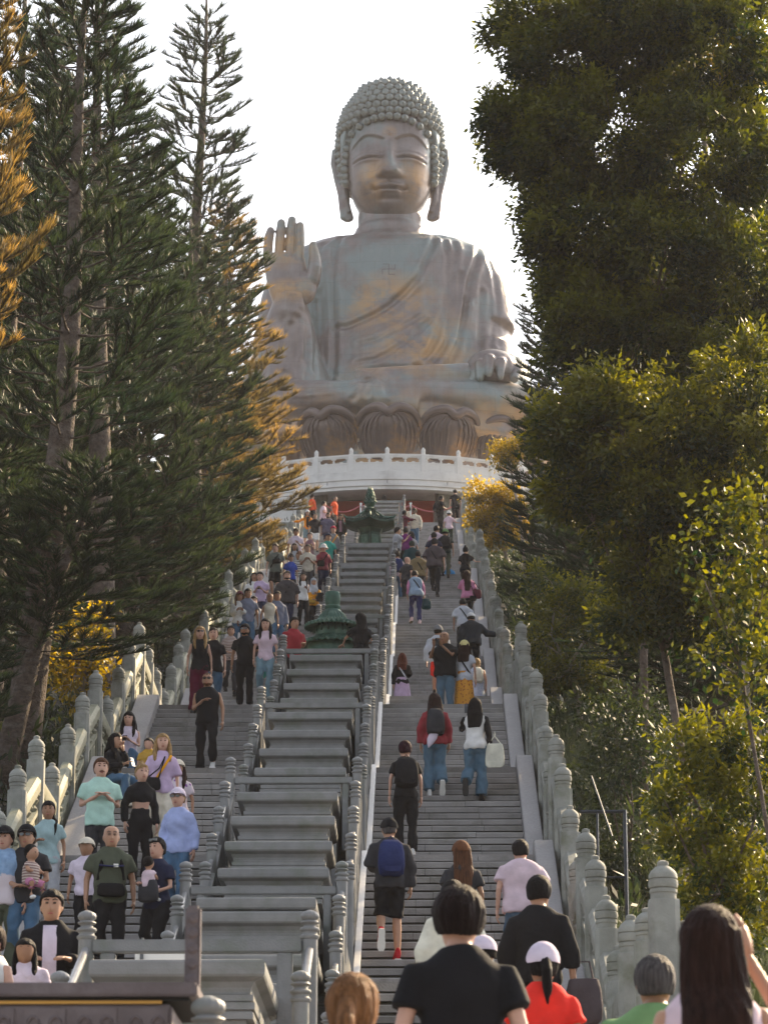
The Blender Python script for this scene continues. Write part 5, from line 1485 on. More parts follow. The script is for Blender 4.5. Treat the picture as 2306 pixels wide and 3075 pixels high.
def arm_pts(kind, sx, w, g):
    sh = (sx*w, .01, 1.362)
    j = g.uniform(-.02,.02)
    P = {'down':((sx*(w+.065),.03+j,1.13),(sx*(w+.075),-.04,.89),(0,-.15,-1)),
         'bent':((sx*(w+.06),.04,1.14),(sx*(w-.02),-.20,1.16),(-sx*.5,-.6,.1)),
         'fist':((sx*(w+.05),.05,1.13),(sx*.05,-.22,1.22),(-sx*.8,-.3,.3)),
         'phone':((sx*(w+.03),.0,1.13),(sx*.07,-.27,1.19),(-sx*.3,-.5,.35)),
         'hold':((sx*(w+.05),-.03,1.12),(sx*.05,-.22,1.04),(-sx*1,-.15,.0)),
         'reach':((sx*(w+.20),-.06,1.22),(sx*(w+.43),-.12,1.18),(sx*1,-.2,-.1)),
         'rail':((sx*(w+.15),-.03,1.18),(sx*(w+.34),-.10,1.12),(sx*1,-.2,-.1)),
         'railr':((sx*(w+.16),-.05,1.20),(sx*(w+.38),-.13,1.22),(sx*1,-.2,0)),
         'railup':((sx*(w+.12),-.10,1.22),(sx*(w+.10),-.32,1.16),(sx*.2,-1,0)),
         'photo':((sx*(w+.02),-.17,1.22),(sx*.07,-.33,1.40),(-sx*.2,-.4,.9)),
         'up':((sx*(w+.10),-.12,1.36),(sx*(w-.02),-.16,1.60),(-sx*.4,0,1)),
         'ear':((sx*(w+.08),-.08,1.22),(sx*(w-.06),-.10,1.45),(-sx*.3,0,1)),
         'cross':((sx*(w+.05),.0,1.13),(-sx*.02,-.20,1.12),(-sx*1,0,.1))}[kind]
    return sh, P[0], P[1], P[2]
def leg_pts(kind, sx, sit, stance):
    hx_ = sx*.09
    hip = (hx_,0,.93)
    if sit: return (hx_,0,.48),(sx*.14,-.40,.52),(sx*.13,-.36,.09),(0,-1,0)
    if kind in ('stand',): return hip,(hx_*1.02,-.015,.50),(hx_*1.05,.01,.09),(sx*.15,-1,0)
    fwd = sx > 0
    if kind == 'down':          # walking down: forward foot one step lower (z=0), rear foot above
        return (hip,(hx_,-.13,.53),(hx_,-.12,.09),(0,-1,-.1)) if fwd else (hip,(hx_*1.1,-.12,.58),(hx_*1.1,.10,.24),(0,-1,-.25))
    if kind == 'stride':
        return (hip,(hx_*1.3,-.22,.55),(hx_*1.25,-.10,.20),(0,-1,-.5)) if fwd else (hip,(hx_*1.1,.0,.50),(hx_*1.1,.02,.09),(0,-1,0))
    if kind == 'up':            # climbing: leading foot one step higher
        return (hip,(hx_,-.24,.64),(hx_,-.22,.24),(0,-1,0)) if fwd else (hip,(hx_,-.01,.50),(hx_,.05,.09),(0,-1,0))
    if kind == 'stride2':
        return (hip,(hx_,-.25,.66),(hx_,-.25,.39),(0,-1,0)) if fwd else (hip,(hx_,0,.50),(hx_,.10,.11),(0,-1,-.3))
    if kind == 'heel':          # rear foot lifting, sole towards the viewer
        return (hip,(hx_,-.06,.52),(hx_,.02,.09),(0,-1,0)) if fwd else (hip,(hx_,-.04,.53),(hx_*1.1,.17,.21),(0,-.55,-.85))
    if kind == 'heel2':
        return (hip,(hx_,-.06,.52),(hx_,.02,.09),(0,-1,0)) if not fwd else (hip,(hx_*1.1,-.02,.54),(hx_*1.4,.24,.30),(0,-.35,-.95))
    return hip,(hx_,0,.5),(hx_,0,.09),(0,-1,0)
def hand_into(mb, wrist, d, palm_n, T, mi=0, curl=.5, flip=1):
    """palm and five fingers"""
    d = Vector(d).normalized(); nrm = Vector(palm_n); nrm = (nrm-d*nrm.dot(d))
    nrm = nrm.normalized() if nrm.length > .01 else d.orthogonal().normalized()
    s_ = d.cross(nrm).normalized()*flip
    w_ = Vector(wrist)
    rr = []
    for t,wd,th in ((-.01,.024,.020),(.03,.036,.017),(.07,.041,.015),(.088,.038,.012)):
        c = w_+d*t
        rr.append([T(tuple(c+s_*(wd*math.cos(a))+nrm*(th*math.sin(a)))) for a in [2*PI*q/8 for q in range(8)]])
    mb.rings(rr,mi)
    for k,(o,L) in enumerate(((-.028,.062),(-.010,.074),(.010,.070),(.027,.056))):
        p0 = w_+d*.082+s_*o; p1 = p0+(d*math.cos(curl*.5)+nrm*math.sin(curl*.5))*L*.5; p2 = p1+(d*math.cos(curl*1.3)+nrm*math.sin(curl*1.3))*L*.5
        mb.tube([T(tuple(p0)),T(tuple(p1)),T(tuple(p2))],[.0095,.0085,.0065],6,mi)
    p0 = w_+d*.025-s_*.030; p1 = p0+(d*.6-s_*.7+nrm*.3).normalized()*.035; p2 = p1+(d*.9-s_*.15+nrm*.4).normalized()*.03
    mb.tube([T(tuple(p0)),T(tuple(p1)),T(tuple(p2))],[.013,.011,.008],6,mi)
JOBS = []
def person(lab, X, Y, Z, h, spec, idx):
    tok = spec.split(); sex = tok[0]; face = tok[1]; legk = tok[2]; aL, aR = (tok[3],tok[4])
    kv = {}
    flags = set()
    for t in tok[3:]:
        if ':' in t: a,b = t.split(':',1); kv.setdefault(a,b)
        else: flags.add(t)
    F_ = Fig(sex,spec); T = F_.T; g = F_.g; w_ = F_.shw
    ang = 0 if face == 'F' else R(float(face)) if face != 'B' else PI
    s = h/1.72 if not F_.sit else h/1.24
    root = thing('person',lab,'person',(X,Y,Z),ang+R(g.uniform(-13,13)),'visitors on the stairs')
    root.scale = (s*(1.03 if sex != 'c' else 1.08),s*(1.03 if sex != 'c' else 1.08),s)
    near = Y < 36
    vox = .0125 if Y < 20 else .016 if near else .021 if Y < 80 else .028
    fem = sex == 'f'
    skin = SKIN[3 if 'dark' in flags else (idx*7+3)%3 if 'blond' not in spec else 0]
    top = kv.get('top','white,short').split(':')
    tspec = top[0].split(','); inner_c = top[1] if len(top)>1 else None
    if inner_c is None and ':' in kv.get('top',''): inner_c = kv['top'].split(':')[1]
    tcol, tsl = tspec[0], tspec[1] if len(tspec)>1 else 'short'
    loose = .016 if 'loose' in tspec else .006
    if 'wide' in tspec: loose += .012
    bot = kv.get('bot','trousers,black').split(','); bk, bc = bot[0], bot[-1]
    # ---- torso section table (z, rx, front ry, back ry)
    if fem: TB = [(.86,.150,.10,.125),(.95,.158,.11,.13),(1.03,.135,.10,.10),(1.10,.122,.095,.088),(1.18,.132,.105,.088),(1.26,.148,.125,.095),(1.33,.155,.11,.10),(1.385,.145,.088,.098),(1.43,.103,.068,.080),(1.475,.058,.05,.06)]
    else:   TB = [(.86,.148,.105,.12),(.95,.152,.115,.12),(1.05,.148,.115,.10),(1.14,.155,.12,.10),(1.24,.172,.125,.11),(1.32,.182,.12,.115),(1.385,.166,.095,.107),(1.435,.116,.072,.088),(1.48,.066,.055,.064)]
    if 'wide' in tspec: TB = [(z,a*1.08,b*1.15,c*1.08) for z,a,b,c in TB]
    k_ = w_/(.160 if fem else .185)
    TB = [(z,a*k_,b,c) for z,a,b,c in TB]
    def torso(mb, off, z0, z1, mi=0, n=20):
        rr = []
        for z,a,b,c in TB:
            if z0-.001 <= z <= z1+.001:
                e_ = off+(.012*max(0,min(1,(1.06-z)/.15)) if off > .008 else 0)
                rr.append([T(q) for q in seloop(z,0,0,a+e_,c+e_,2.4,n,b+e_)])
        mb.rings(rr,mi)
    arms = {}
    for sx,k in ((1,aL),(-1,aR)):     # facing -Y: picture-left arm is local -X when seen from the front
        arms[sx] = arm_pts(k if k in ('down','bent','fist','phone','hold','reach','rail','railr','railup','photo','up','ear','cross') else 'down',sx if face in ('F',) or abs(math.cos(ang)-1)<.5 else -sx*-1,w_,g)
    legs = {sx:leg_pts(legk,sx,F_.sit,None) for sx in (1,-1)}
    def armtube(mb, sx, r0, r1, r2, upto=1.0, mi=0, n=10):
        sh,el,wr,hd = arms[sx]
        pts = [lerp(sh,(0,0,1.40),.42),sh,lerp(sh,el,.5),el,lerp(el,wr,.5),wr]
        rad = [r0*.80,r0*1.05,(r0+r1)/2*1.03,r1,(r1+r2)/2*1.04,r2]
        ts = [0,.05,.27,.5,.75,1.0]
        P = [p for p,t in zip(pts,ts) if t <= upto+1e-6]; Q = [r for r,t in zip(rad,ts) if t <= upto+1e-6]
        if upto not in ts:
            k = len(P)-1; f = (upto-ts[k])/(ts[k+1]-ts[k]); P.append(lerp(pts[k],pts[k+1],f)); Q.append(rad[k]+(rad[k+1]-rad[k])*f)
        mb.tube([T(p) for p in P],Q,n,mi,up=(.3,1,.2))
    def legtube(mb, sx, r0, r1, r2, upto=1.0, mi=0, n=12, end=None):
        hp,kn,an,ft = legs[sx]
        pts = [(hp[0]*.95,hp[1],hp[2]+.02),lerp(hp,kn,.35),lerp(hp,kn,.75),kn,lerp(kn,an,.35),an]
        rad = [r0,r0*.98,(r0+r1)/2,r1,(r1*.4+r2*.6) if r2>r1 else r1*1.03,r2]
        ts = [0,.17,.37,.5,.68,1.0]
        P = [p for p,t in zip(pts,ts) if t <= upto+1e-6]; Q = [r for r,t in zip(rad,ts) if t <= upto+1e-6]
        if upto not in ts:
            k = len(P)-1; f = (upto-ts[k])/(ts[k+1]-ts[k]); P.append(lerp(pts[k],pts[k+1],f)); Q.append(rad[k]+(rad[k+1]-rad[k])*f)
        if end: Q[-1] = end
        TT = (lambda p:p)
        mb.tube([TT(p) for p in P],Q,n,mi,up=(0,1,0))
    # ---- skin body
    B = MB()
    torso(B,-.004,.86,1.49)
    B.tube([T((0,.012,1.40)),T((0,.008,1.47)),T((0,-.012,1.53))],[.062,.052,.052] if not fem else [.055,.044,.045],12)
    ah = .045 if not fem else .037
    for sx in (1,-1): armtube(B,sx,ah,ah*.78,ah*.55)
    need_leg = bk in ('shorts','skirt','longskirt') 
    for sx in (1,-1): legtube(B,sx,.078,.054,.036) if need_leg else legtube(B,sx,.070,.05,.036)
    # head
    hc = (0,-.018,1.592); hr = (.080,.100,.120) if sex != 'c' else (.094,.112,.130)
    hk = hr[2]/.112
    rr = []
    for z,a,b,c,yo in ((-.112,.022,.025,.03,-.030),(-.100,.044,.050,.045,-.022),(-.080,.056,.072,.060,-.010),(-.045,.067,.086,.075,0),(0,.073,.089,.092,.004),(.04,.076,.089,.10,.004),(.075,.070,.078,.090,.006),(.10,.048,.052,.065,.008),(.112,.02,.02,.03,.01)):
        q = hr[0]/.074
        rr.append([T(p) for p in seloop(hc[2]+z*hk,0,hc[1]+yo,a*q,c*q,2.1,18,b*q)])
    B.rings(rr)
    # nose and ears
    B.ell(T((0,hc[1]-.100,hc[2]-.024)),(.013,.018,.021),8,6)
    B.ell(T((0,hc[1]-.095,hc[2]+.004)),(.0085,.011,.027),8,6)
    for sx in (1,-1): B.ell(T((sx*hr[0]*1.03,hc[1]+.012,hc[2]-.010)),(.012,.020,.031),8,6)
    H_ = MB()
    for sx in (1,-1):
        sh,el,wr,hd = arms[sx]
        pn = (-sx,.1,0) if hd[2] < -.5 else (0,0.2,-1) if abs(hd[2])<.5 else (0,-1,0)
        hand_into(H_,wr,hd,pn,T,curl=.55,flip=1 if sx>0 else -1)
    JOBS.append((B,vox*.9,'body',skin,root,H_))
    # ---- trousers, shorts or skirt
    if bk in ('trousers','wide','shorts'):
        mb = MB()
        torso(mb,.003,.86,1.06 if not fem else 1.10)
        rr = [[T(q) if z>.93 else (q[0],q[1],q[2]-(.45 if F_.sit else 0)) for q in seloop(z,0,.005,a,b,2.3,20)] for z,a,b in ((.80,.14,.095),(.86,.160,.118),(.93,.166,.125),(.97,.162,.125))]
        mb.rings(rr)
        if bk == 'shorts':
            for sx in (1,-1): legtube(mb,sx,.092,.082,.08,.50,end=.094)
        else:
            e = .066 if bk == 'trousers' else .098
            for sx in (1,-1): legtube(mb,sx,.090,.068 if bk == 'trousers' else .080,e,.96)
        JOBS.append((mb,vox,'trousers' if bk != 'shorts' else 'shorts',fabric(bc),root,None))
    else:
        mb = MB(); zb = .50 if bk == 'skirt' else .12
        if sex == 'c': zb = .55
        rr = []
        for t in range(8):
            z = 1.06-(1.06-zb)*t/7; f = t/7
            rr.append([(x*(1+.04*math.sin(9*math.atan2(y,x)+idx)*f),y*(1+.04*math.sin(9*math.atan2(y,x)+idx)*f),z_) for x,y,z_ in seloop(z,0,.005,.135+.085*f**.7,.11+.085*f**.7,2.2,36)])
        mb.rings(rr)
        if bk == 'skirt' or True: pass
        JOBS.append((mb,0,'skirt',fabric(bc),root,None))
    # ---- top
    ub = 1.12 if 'crop' in tspec else .86
    def upper(mb, off, sl, zlo):
        torso(mb,off,zlo,1.482)
        if sl != 'none':
            up_ = {'short':.34,'half':.50,'long':.97,'longblack':.2,'long3':.78}[sl]
            fl = .012 if sl in ('short','half') else 0
            for sx in (1,-1): armtube(mb,sx,ah+.010+off*.35,ah*.88+.012+off+fl,ah*.62+.012+off*.8,up_)
    tm = fabric(tcol)
    mb = MB(); upper(mb,.010+loose,tsl,ub)
    if 'vest' == tcol:
        mb = MB(); upper(mb,.014+loose,'none',ub)
        m2 = MB()
        for sx in (1,-1): armtube(m2,sx,ah+.022,ah*.85+.018,ah*.62+.014,.97)
        JOBS.append((m2,vox,'sleeves',fabric('rose'),root,None))
    JOBS.append((mb,vox,'shirt' if not inner_c else 'jacket',tm,root,None))
    if tsl == 'longblack':
        m2 = MB()
        for sx in (1,-1): armtube(m2,sx,ah+.028,ah*.85+.022,ah*.62+.016,.97)
        JOBS.append((m2,vox,'sleeves',fabric('black'),root,None))
    if inner_c:
        m2 = MB(); rr = []
        for z,a,b,c in TB:
            if .95 <= z <= 1.44:
                rr.append([T((x,-(b+.020+loose)-.004+abs(x)*.25,z)) for x in (-.055,-.03,0,.03,.055)]+[T((x,-(b-.02),z)) for x in (.055,.03,0,-.03,-.055)])
        m2.rings(rr); JOBS.append((m2,0,'undershirt',fabric(inner_c),root,None))
    # collar ring
    if tcol in ('mint','paleblue','oliveb','olive','suit','red','khaki','dkgrey','redplaid','stripe','palegrey'):
        m2 = MB(); m2.tube([T((.062*math.cos(a),.005+.058*math.sin(a),1.455+.012*math.sin(a))) for a in [2*PI*q/14+PI/2*3+.35 for q in range(13)]],.014,6,flat=1.6)
        JOBS.append((m2,0,'collar',tm,root,None))
    # ---- shoes
    shc = kv.get('shoes','black' if (idx%3) else 'white')
    if not (Y < 22):
        for sx in (1,-1):
            hp,kn,an,ft = legs[sx]
            d = Vector(ft).normalized(); a = Vector(an); dn = Vector((0,0,-1))
            if abs(d.z) > .5: dn = Vector((0,.85 if d.z<0 else -.85,-.4)).normalized()
            up = -dn; sd = d.cross(up).normalized(); m2 = MB(); rr = []
            for t,wd,ht,lo in ((-.065,.028,.05,-.078),(-.04,.036,.065,-.082),(.02,.037,.055,-.082),(.09,.044,.015,-.082),(.15,.044,-.02,-.082),(.19,.030,-.045,-.08)):
                c = a+d*t
                rr.append([tuple(c+sd*wd*math.cos(q)+up*((ht+lo)/2+(ht-lo)/2*math.sin(q))) for q in [2*PI*k/10 for k in range(10)]])
            m2.rings(rr)
            JOBS.append((m2,0,'shoe',fabric(shc),root,None))
            m3 = MB(); rr = []
            for t,wd in ((-.07,.030),(-.04,.040),(.03,.038),(.10,.047),(.16,.044),(.197,.028)):
                c = a+d*t-up*.074
                rr.append([tuple(c+sd*wd*x+up*z) for x,z in ((-1,0),(1,0),(1,-.016),(-1,-.016))])
            m3.rings(rr); JOBS.append((m3,0,'sole',M['white'] if shc in ('redsh','white') else M['sole'],root,None))
    # ---- hair and hats
    hs, hc_ = (kv.get('hair','short,black').split(',')+['black'])[:2]
    hm = hairmat(hc_) if hs != 'bald' else None
    hy = hc[1]; hz_ = hc[2]
    ph = idx*1.7
    def cap_shell(mb, off, zfront, zback, rough=0.0):
        # scalp shell: hairline high in front, low behind; locks give it an uneven surface
        rr = []; n = 30; zt = hr[2]+off*1.15
        for t in (0,.12,.3,.5,.7,.86,.96,1.0):
            ring = []
            for q in range(n):
                a = 2*PI*q/n; c, s_ = math.cos(a), math.sin(a)   # s_=-1 front
                k2 = min(1,max(0,(s_+.45)/.75)); k2 = k2*k2*(3-2*k2)
                zl_ = zfront+(zback-zfront)*k2+rough*.5*math.sin(q*2.3+ph)
                z = zl_+(zt-zl_)*t
                e = math.sqrt(max(0,1-min(1,(max(z,0)/zt)**2.2))) if z > 0 else 1-.22*(z/.1)**2
                o_ = off*(.55+.45*min(1,max(0,(z+.05)/.10)))+rough*(math.sin(q*3.1+ph+t*5)+.6*math.sin(q*1.3-ph*2+t*9))
                ring.append(T((c*(hr[0]+o_+.001)*e, hy+.006+s_*((.106 if s_>0 else .094)*hr[0]/.080+o_)*e, hz_+z)))
            rr.append(ring)
        mb.rings(rr)
    if hs != 'bald':
        mb = MB(); th = .008 if hs == 'buzz' else .020 if hs == 'short' else .018
        if hs == 'bowl': th = .036
        cap_shell(mb,th,.060 if hs != 'bowl' else .03,-.070 if hs in ('short','buzz') else -.085 if hs != 'bowl' else -.075,.0 if hs == 'buzz' else .004 if hs != 'bowl' else .006)
        if hs in ('long','longback','longfront','verylong','bob'):
            zb = {'long':1.26,'longback':1.22,'longfront':1.27,'verylong':1.08,'bob':1.45}[hs]
            rr = []
            for t in range(7):
                z = 1.64+(zb-1.64)*t/6; f = t/6
                wd = .088+(.045 if hs != 'bob' else .02)*math.sin(f*PI*.8)-(.05*f if hs == 'verylong' else .02*f); dp = .050-.015*f
                yo = .055+.03*f+(.03 if z<1.45 else 0)
                rr.append([T((p[0]*(1+.07*math.sin(k3*2.4+ph)*f)+.012*math.sin(z*14+ph)*f,p[1]+.008*math.sin(k3*3.3+z*9)*f,p[2]-(.03*abs(math.sin(k3*1.9+ph)) if t == 6 else 0))) for k3,p in enumerate(seloop(z,0,hy+yo+.01,wd*1.05,dp,2.3,26))])
            mb.rings(rr)
            if hs in ('long','longfront'):
                for sx in (1,-1):
                    mb.tube([T((sx*.078,hy+.01,1.64)),T((sx*.092,hy-.01,1.54)),T((sx*.10,hy-.03,1.44)),T((sx*.095,hy-.075,1.34)),T((sx*.085,hy-.095,zb))],[.026,.034,.036,.034,.012],10,up=(0,1,0))
        if hs == 'bun': mb.ell(T((0,hy+.04,hz_+.145)),(.045,.045,.04),12,8)
        if hs == 'tied': mb.ell(T((0,hy+.125,hz_-.01)),(.035,.035,.04),10,8)
        if hs in ('pony','braid'):
            mb.ell(T((0,hy+.118,hz_+.01)),(.026,.026,.026),10,8)
            mb.tube([T((0,hy+.125,hz_+.01)),T((0,hy+.155,hz_-.06)),T((0,hy+.15,hz_-.17)),T((0,hy+.14,hz_-.27))] if hs == 'pony' else [T((.02,hy+.10,hz_-.05)),T((.10,hy+.03,hz_-.14)),T((.105,hy-.07,hz_-.22)),T((.10,hy-.10,hz_-.36))],[.030,.036,.030,.008] if hs == 'pony' else [.03,.028,.026,.012],10,up=(0,1,0))
        JOBS.append((mb,vox*.8,'hair',hm,root,None))
    hat = kv.get('cap')
    if hat:
        mb = MB(); cap_shell(mb,.026,.050,.005)
        rr = []
        for t in range(5):
            f = t/4; yy = hy-.092-.080*f
            ww = .072*math.sqrt(max(.05,1-(f*.92)**2)); 
            rr.append([T((ww,yy,hz_+.060-.018*f)),T((ww*.5,yy-.008,hz_+.070-.018*f)),T((-ww*.5,yy-.008,hz_+.070-.018*f)),T((-ww,yy,hz_+.060-.018*f)),T((-ww*.5,yy,hz_+.060-.018*f)),T((ww*.5,yy,hz_+.060-.018*f))])
        mb.rings(rr)
        JOBS.append((mb,0,'cap',fabric(hat),root,None))
    if kv.get('hat'):
        mb = MB(); cap_shell(mb,.030,.03,.03)
        rr = []
        for r,z in ((.085,.055),(.11,.03),(.145,-.005),(.147,-.012),(.11,.018),(.085,.03)):
            rr.append([T((r*math.cos(a),hy+r*1.08*math.sin(a),hz_+z)) for a in [2*PI*q/22 for q in range(22)]])
        mb.rings(rr,cap=False); JOBS.append((mb,0,'hat',fabric(kv['hat']),root,None))
    if 'hijab:grey' in spec:
        mb = MB(); cap_shell(mb,.024,.060,-.09)
        mb.rings([[T(p) for p in seloop(z,0,hy+y,a,b,2.2,20)] for z,y,a,b in ((1.62,.035,.098,.085),(1.54,.03,.10,.09),(1.48,.01,.11,.11),(1.40,.0,.15,.13),(1.30,-.02,.13,.13),(1.20,-.04,.08,.10))])
        JOBS.append((mb,vox*.8,'headscarf',fabric('palegrey'),root,None))
    # ---- face
    if math.cos(ang) > -.35:
        zb = hz_+.018
        if 'glasses' in flags:
            m2 = MB()
            for sx in (1,-1): m2.rings([[T((sx*(.034+.026*math.cos(a)),hy-.106+y+.010*math.cos(a)*1,zb+.018*math.sin(a))) for a in [2*PI*q/12 for q in range(12)]] for y in (0,.006)])
            m2.tube([T((-.076,hy-.080,zb+.010)),T((-.012,hy-.108,zb+.012)),T((.012,hy-.108,zb+.012)),T((.076,hy-.080,zb+.010))],.004,6)
            for sx in (1,-1): m2.tube([T((sx*.066,hy-.085,zb+.008)),T((sx*.082,hy+.01,zb))],.003,5)
            JOBS.append((m2,0,'sunglasses',M['glass'],root,None))
        else:
            for sx in (1,-1):
                m2 = MB().ell(T((sx*.030,hy-.0905,zb)),(.0135,.008,.0068),10,6); JOBS.append((m2,0,'eye',M['eye'],root,None))
        for sx in (1,-1):
          m2 = MB(); m2.tube([T((sx*.014,hy-.099,zb+.024)),T((sx*.034,hy-.097,zb+.031)),T((sx*.054,hy-.084,zb+.024))],[.004,.0045,.003],6)
          JOBS.append((m2,0,'eyebrow',hm or hairmat('grey' if 'grey' in spec else 'black'),root,None))
        m2 = MB().ell(T((0,hy-.0935,hz_-.064)),(.023,.009,.007),10,6); JOBS.append((m2,0,'mouth',M['lip'],root,None))
        if 'tache' in flags: JOBS.append((MB().tube([T((-.030,hy-.094,hz_-.055)),T((0,hy-.103,hz_-.047)),T((.030,hy-.094,hz_-.055))],[.004,.007,.004],8),0,'moustache',hm,root,None))
        if 'beard' in flags:
            m2 = MB(); rr = []
            for z,a,b in ((-.118,.03,.04),(-.10,.050,.070),(-.08,.064,.082),(-.055,.070,.088),(-.035,.073,.06)):
                rr.append([T((a*math.sin(t),hy+.002-b*1.07*math.cos(t),hz_+z*1.06)) for t in np.linspace(-1.45,1.45,13)]+[T((a*.8*math.sin(t),hy+.004-b*.75*math.cos(t),hz_+z)) for t in np.linspace(1.45,-1.45,13)])
            m2.rings(rr); JOBS.append((m2,0,'beard',hm,root,None))
        if 'specs' in flags or 'topglasses' in flags:
            m2 = MB(); zz = zb if 'specs' in flags else hz_+.095; yy = -.104 if 'specs' in flags else -.080
            for sx in (1,-1): m2.tube([T((sx*(.033+.022*math.cos(a)),hy+yy,zz+.017*math.sin(a))) for a in [2*PI*q/12 for q in range(13)]],.0018,5)
            if 'topglasses' in flags: m2.rings([[T((x,hy+yy-.004+y,zz+z)) for x,z in ((-.055,-.014),(.055,-.014),(.055,.016),(-.055,.016))] for y in (0,.006)])
            JOBS.append((m2,0,'spectacles',M['glass'] if 'topglasses' in flags else M['blackiron'],root,None))
    if tcol in ('black',) and 'black sleeveless' in lab:
        m2 = MB(); m2.tube([T((.066*math.cos(a),-.01-.075*math.sin(a)*.9,1.455-.045*max(0,math.sin(a)))) for a in [PI*q/12 for q in range(-2,15)]],.005,6)
        JOBS.append((m2,0,'necklace',M['silverphone'],root,None))
    # straps worn across the body
    for fl,cc in (('strap','black'),('ystrap','yellow'),('strapw','greywhite')):
        if fl in flags:
            m2 = MB(); rr = []
            b_ = .165
            for q in range(21):
                a = 2*PI*q/20
                x = .125*math.cos(a); z = 1.20+.21*math.cos(a)
                yy = (-(.135+loose+.012) if math.sin(a) > 0 else .118+loose+.014)*abs(math.sin(a))**.45
                rr.append((x,yy,z))
            m2.tube([T(p) for p in rr],.017,6,flat=.35,up=(0,1,0))
            JOBS.append((m2,0,'strap',fabric(cc),root,None))
    return root, T, arms
FIG = {}
for idx,(lab,X,Y,Z,h,spec) in enumerate(PEOPLE):
    FIG[lab] = person(lab,X,Y,Z,h,spec,idx)
def finish_jobs():
    raws = []
    for (mb,vox,name,matl,root,extra) in JOBS:
        if vox:
            me = mb.mesh(name,matl); o = bpy.data.objects.new('raw',me); col.objects.link(o)
            md = o.modifiers.new('r','REMESH'); md.mode = 'VOXEL'; md.voxel_size = vox
            sm = o.modifiers.new('s','SMOOTH'); sm.factor = .5; sm.iterations = 3 if name != 'hair' else 2
            raws.append(o)
        else: raws.append(None)
    dg = bpy.context.evaluated_depsgraph_get()
    for (mb,vox,name,matl,root,extra),o in zip(JOBS,raws):
        if o is None:
            mb.obj(name,matl,root,smooth=70); continue
        me = bpy.data.meshes.new_from_object(o.evaluated_get(dg)); me.name = name
        if name in ('shirt','jacket','trousers','shorts','sleeves','hair','headscarf'):
            nv = len(me.vertices); co = np.empty(nv*3,'f'); me.vertices.foreach_get('co',co); co = co.reshape(-1,3)
            no = np.empty(nv*3,'f'); me.vertex_normals.foreach_get('vector',no); no = no.reshape(-1,3)
            x,y,z = co.T; p_ = (root.location.x*7+root.location.y*3)%6.28
            if name == 'hair': d = .0022*np.sin(np.arctan2(y-.01,x)*17+p_+4*np.sin(z*9))
            elif name in ('trousers','shorts'):
                d = .0045*np.sin(z*34+5*np.sin(x*13+p_)+7*y)+.004*np.sin(x*46+z*16+p_)+.005*np.sin(z*13-y*17+p_*2)
            else:
                d = .0045*np.sin(x*27+z*19+3*np.sin(z*8+p_))+.0045*np.sin(z*29-x*12+4*np.sin(y*12+p_))*np.clip((1.35-z)*3,.3,1)+.004*np.sin(np.arctan2(y,x)*7+p_+z*6)*np.clip((1.2-z)*4,0,1.5)
            me.vertices.foreach_set('co',(co+no*d[:,None]).ravel().astype('f'))
        if extra:
            bm = bmesh.new(); bm.from_mesh(me); t = extra.mesh('x',matl); bm.from_mesh(t); bm.to_mesh(me); bm.free(); bpy.data.meshes.remove(t)
        me.materials.clear(); me.materials.append(matl)
        me.polygons.foreach_set('use_smooth',[True]*len(me.polygons)); me.update()
        link(name,me,root)
    for o in raws:
        if o is not None:
            m = o.data; bpy.data.objects.remove(o); bpy.data.meshes.remove(m)
finish_jobs()

# ------------------------------------------------------------------ what people carry (each a thing of its own)
def carried(who, name, label, cat, build, group=None):
    root, T, arms = FIG[next(k for k in FIG if who in k)]
    o = bpy.data.objects.new(name,None); col.objects.link(o)
    o.location = root.location; o.rotation_euler = root.rotation_euler; o.scale = root.scale
    tag(o,label,cat,group)
    build(o,T,arms)
    return o
def backpack(c, big=1.0, strapc=None):
    def f(o,T,arms):
        mb = MB(); rr = []
        for z,a,d in ((.98,.10,.02),(1.0,.135*big,.055),(1.10,.150*big,.075),(1.25,.145*big,.070),(1.36,.125*big,.055),(1.42,.08*big,.02)):
            rr.append([T(p) for p in seloop(z,0,.125+d*big+.01,a,d*big+.012,2.8,22)])
        mb.rings(rr).obj('pack_body',fabric(c),o,smooth=60)
        m2 = MB(); rr = []
        for z,a in ((1.01,.08),(1.03,.10*big),(1.16,.10*big),(1.18,.08)):
            rr.append([T(p) for p in seloop(z,0,.125+.14*big,a,.022,2.8,18)])
        m2.rings(rr).obj('front_pocket',fabric(c),o,smooth=60)
        for sx in (1,-1):
            MB().tube([T((sx*.075,.13,1.40)),T((sx*.085,.03,1.455)),T((sx*.09,-.08,1.41)),T((sx*.105,-.15,1.28)),T((sx*.13,-.10,1.12)),T((sx*.12,.10,1.06))],.020,6,flat=.4).obj('strap',fabric(strapc or c),o,smooth=60)
        MB().tube([T((-.03,.15,1.43)),T((0,.155,1.47)),T((.03,.15,1.43))],.007,6).obj('handle',fabric(c),o)
    return f
def bag(c, at_, size=(.13,.05,.11), strap=None, soft=True):
    def f(o,T,arms):
        x,y,z = at_; a,b,hh = size; mb = MB(); rr = []
        for t,k in ((-1,.72),(-.8,.95),(-.2,1.0),(.5,.93),(.95,.80),(1,.7)):
            rr.append([T(p) for p in seloop(z+t*hh,x,y,a*k,b*(k if soft else 1),3,18)])
        mb.rings(rr).obj('bag_body',fabric(c),o,smooth=60)
        if strap:
            MB().tube([T((x-a*.7,y,z+hh*.9))]+[T(p) for p in strap]+[T((x+a*.7,y,z+hh*.9))],.010,6).obj('strap',fabric(c),o,smooth=60)
        else:
            MB().tube([T((x-a*.5,y,z+hh)),T((x-a*.3,y,z+hh*1.8)),T((x+a*.3,y,z+hh*1.8)),T((x+a*.5,y,z+hh))],.008,6).obj('handle',fabric(c),o,smooth=60)
    return f
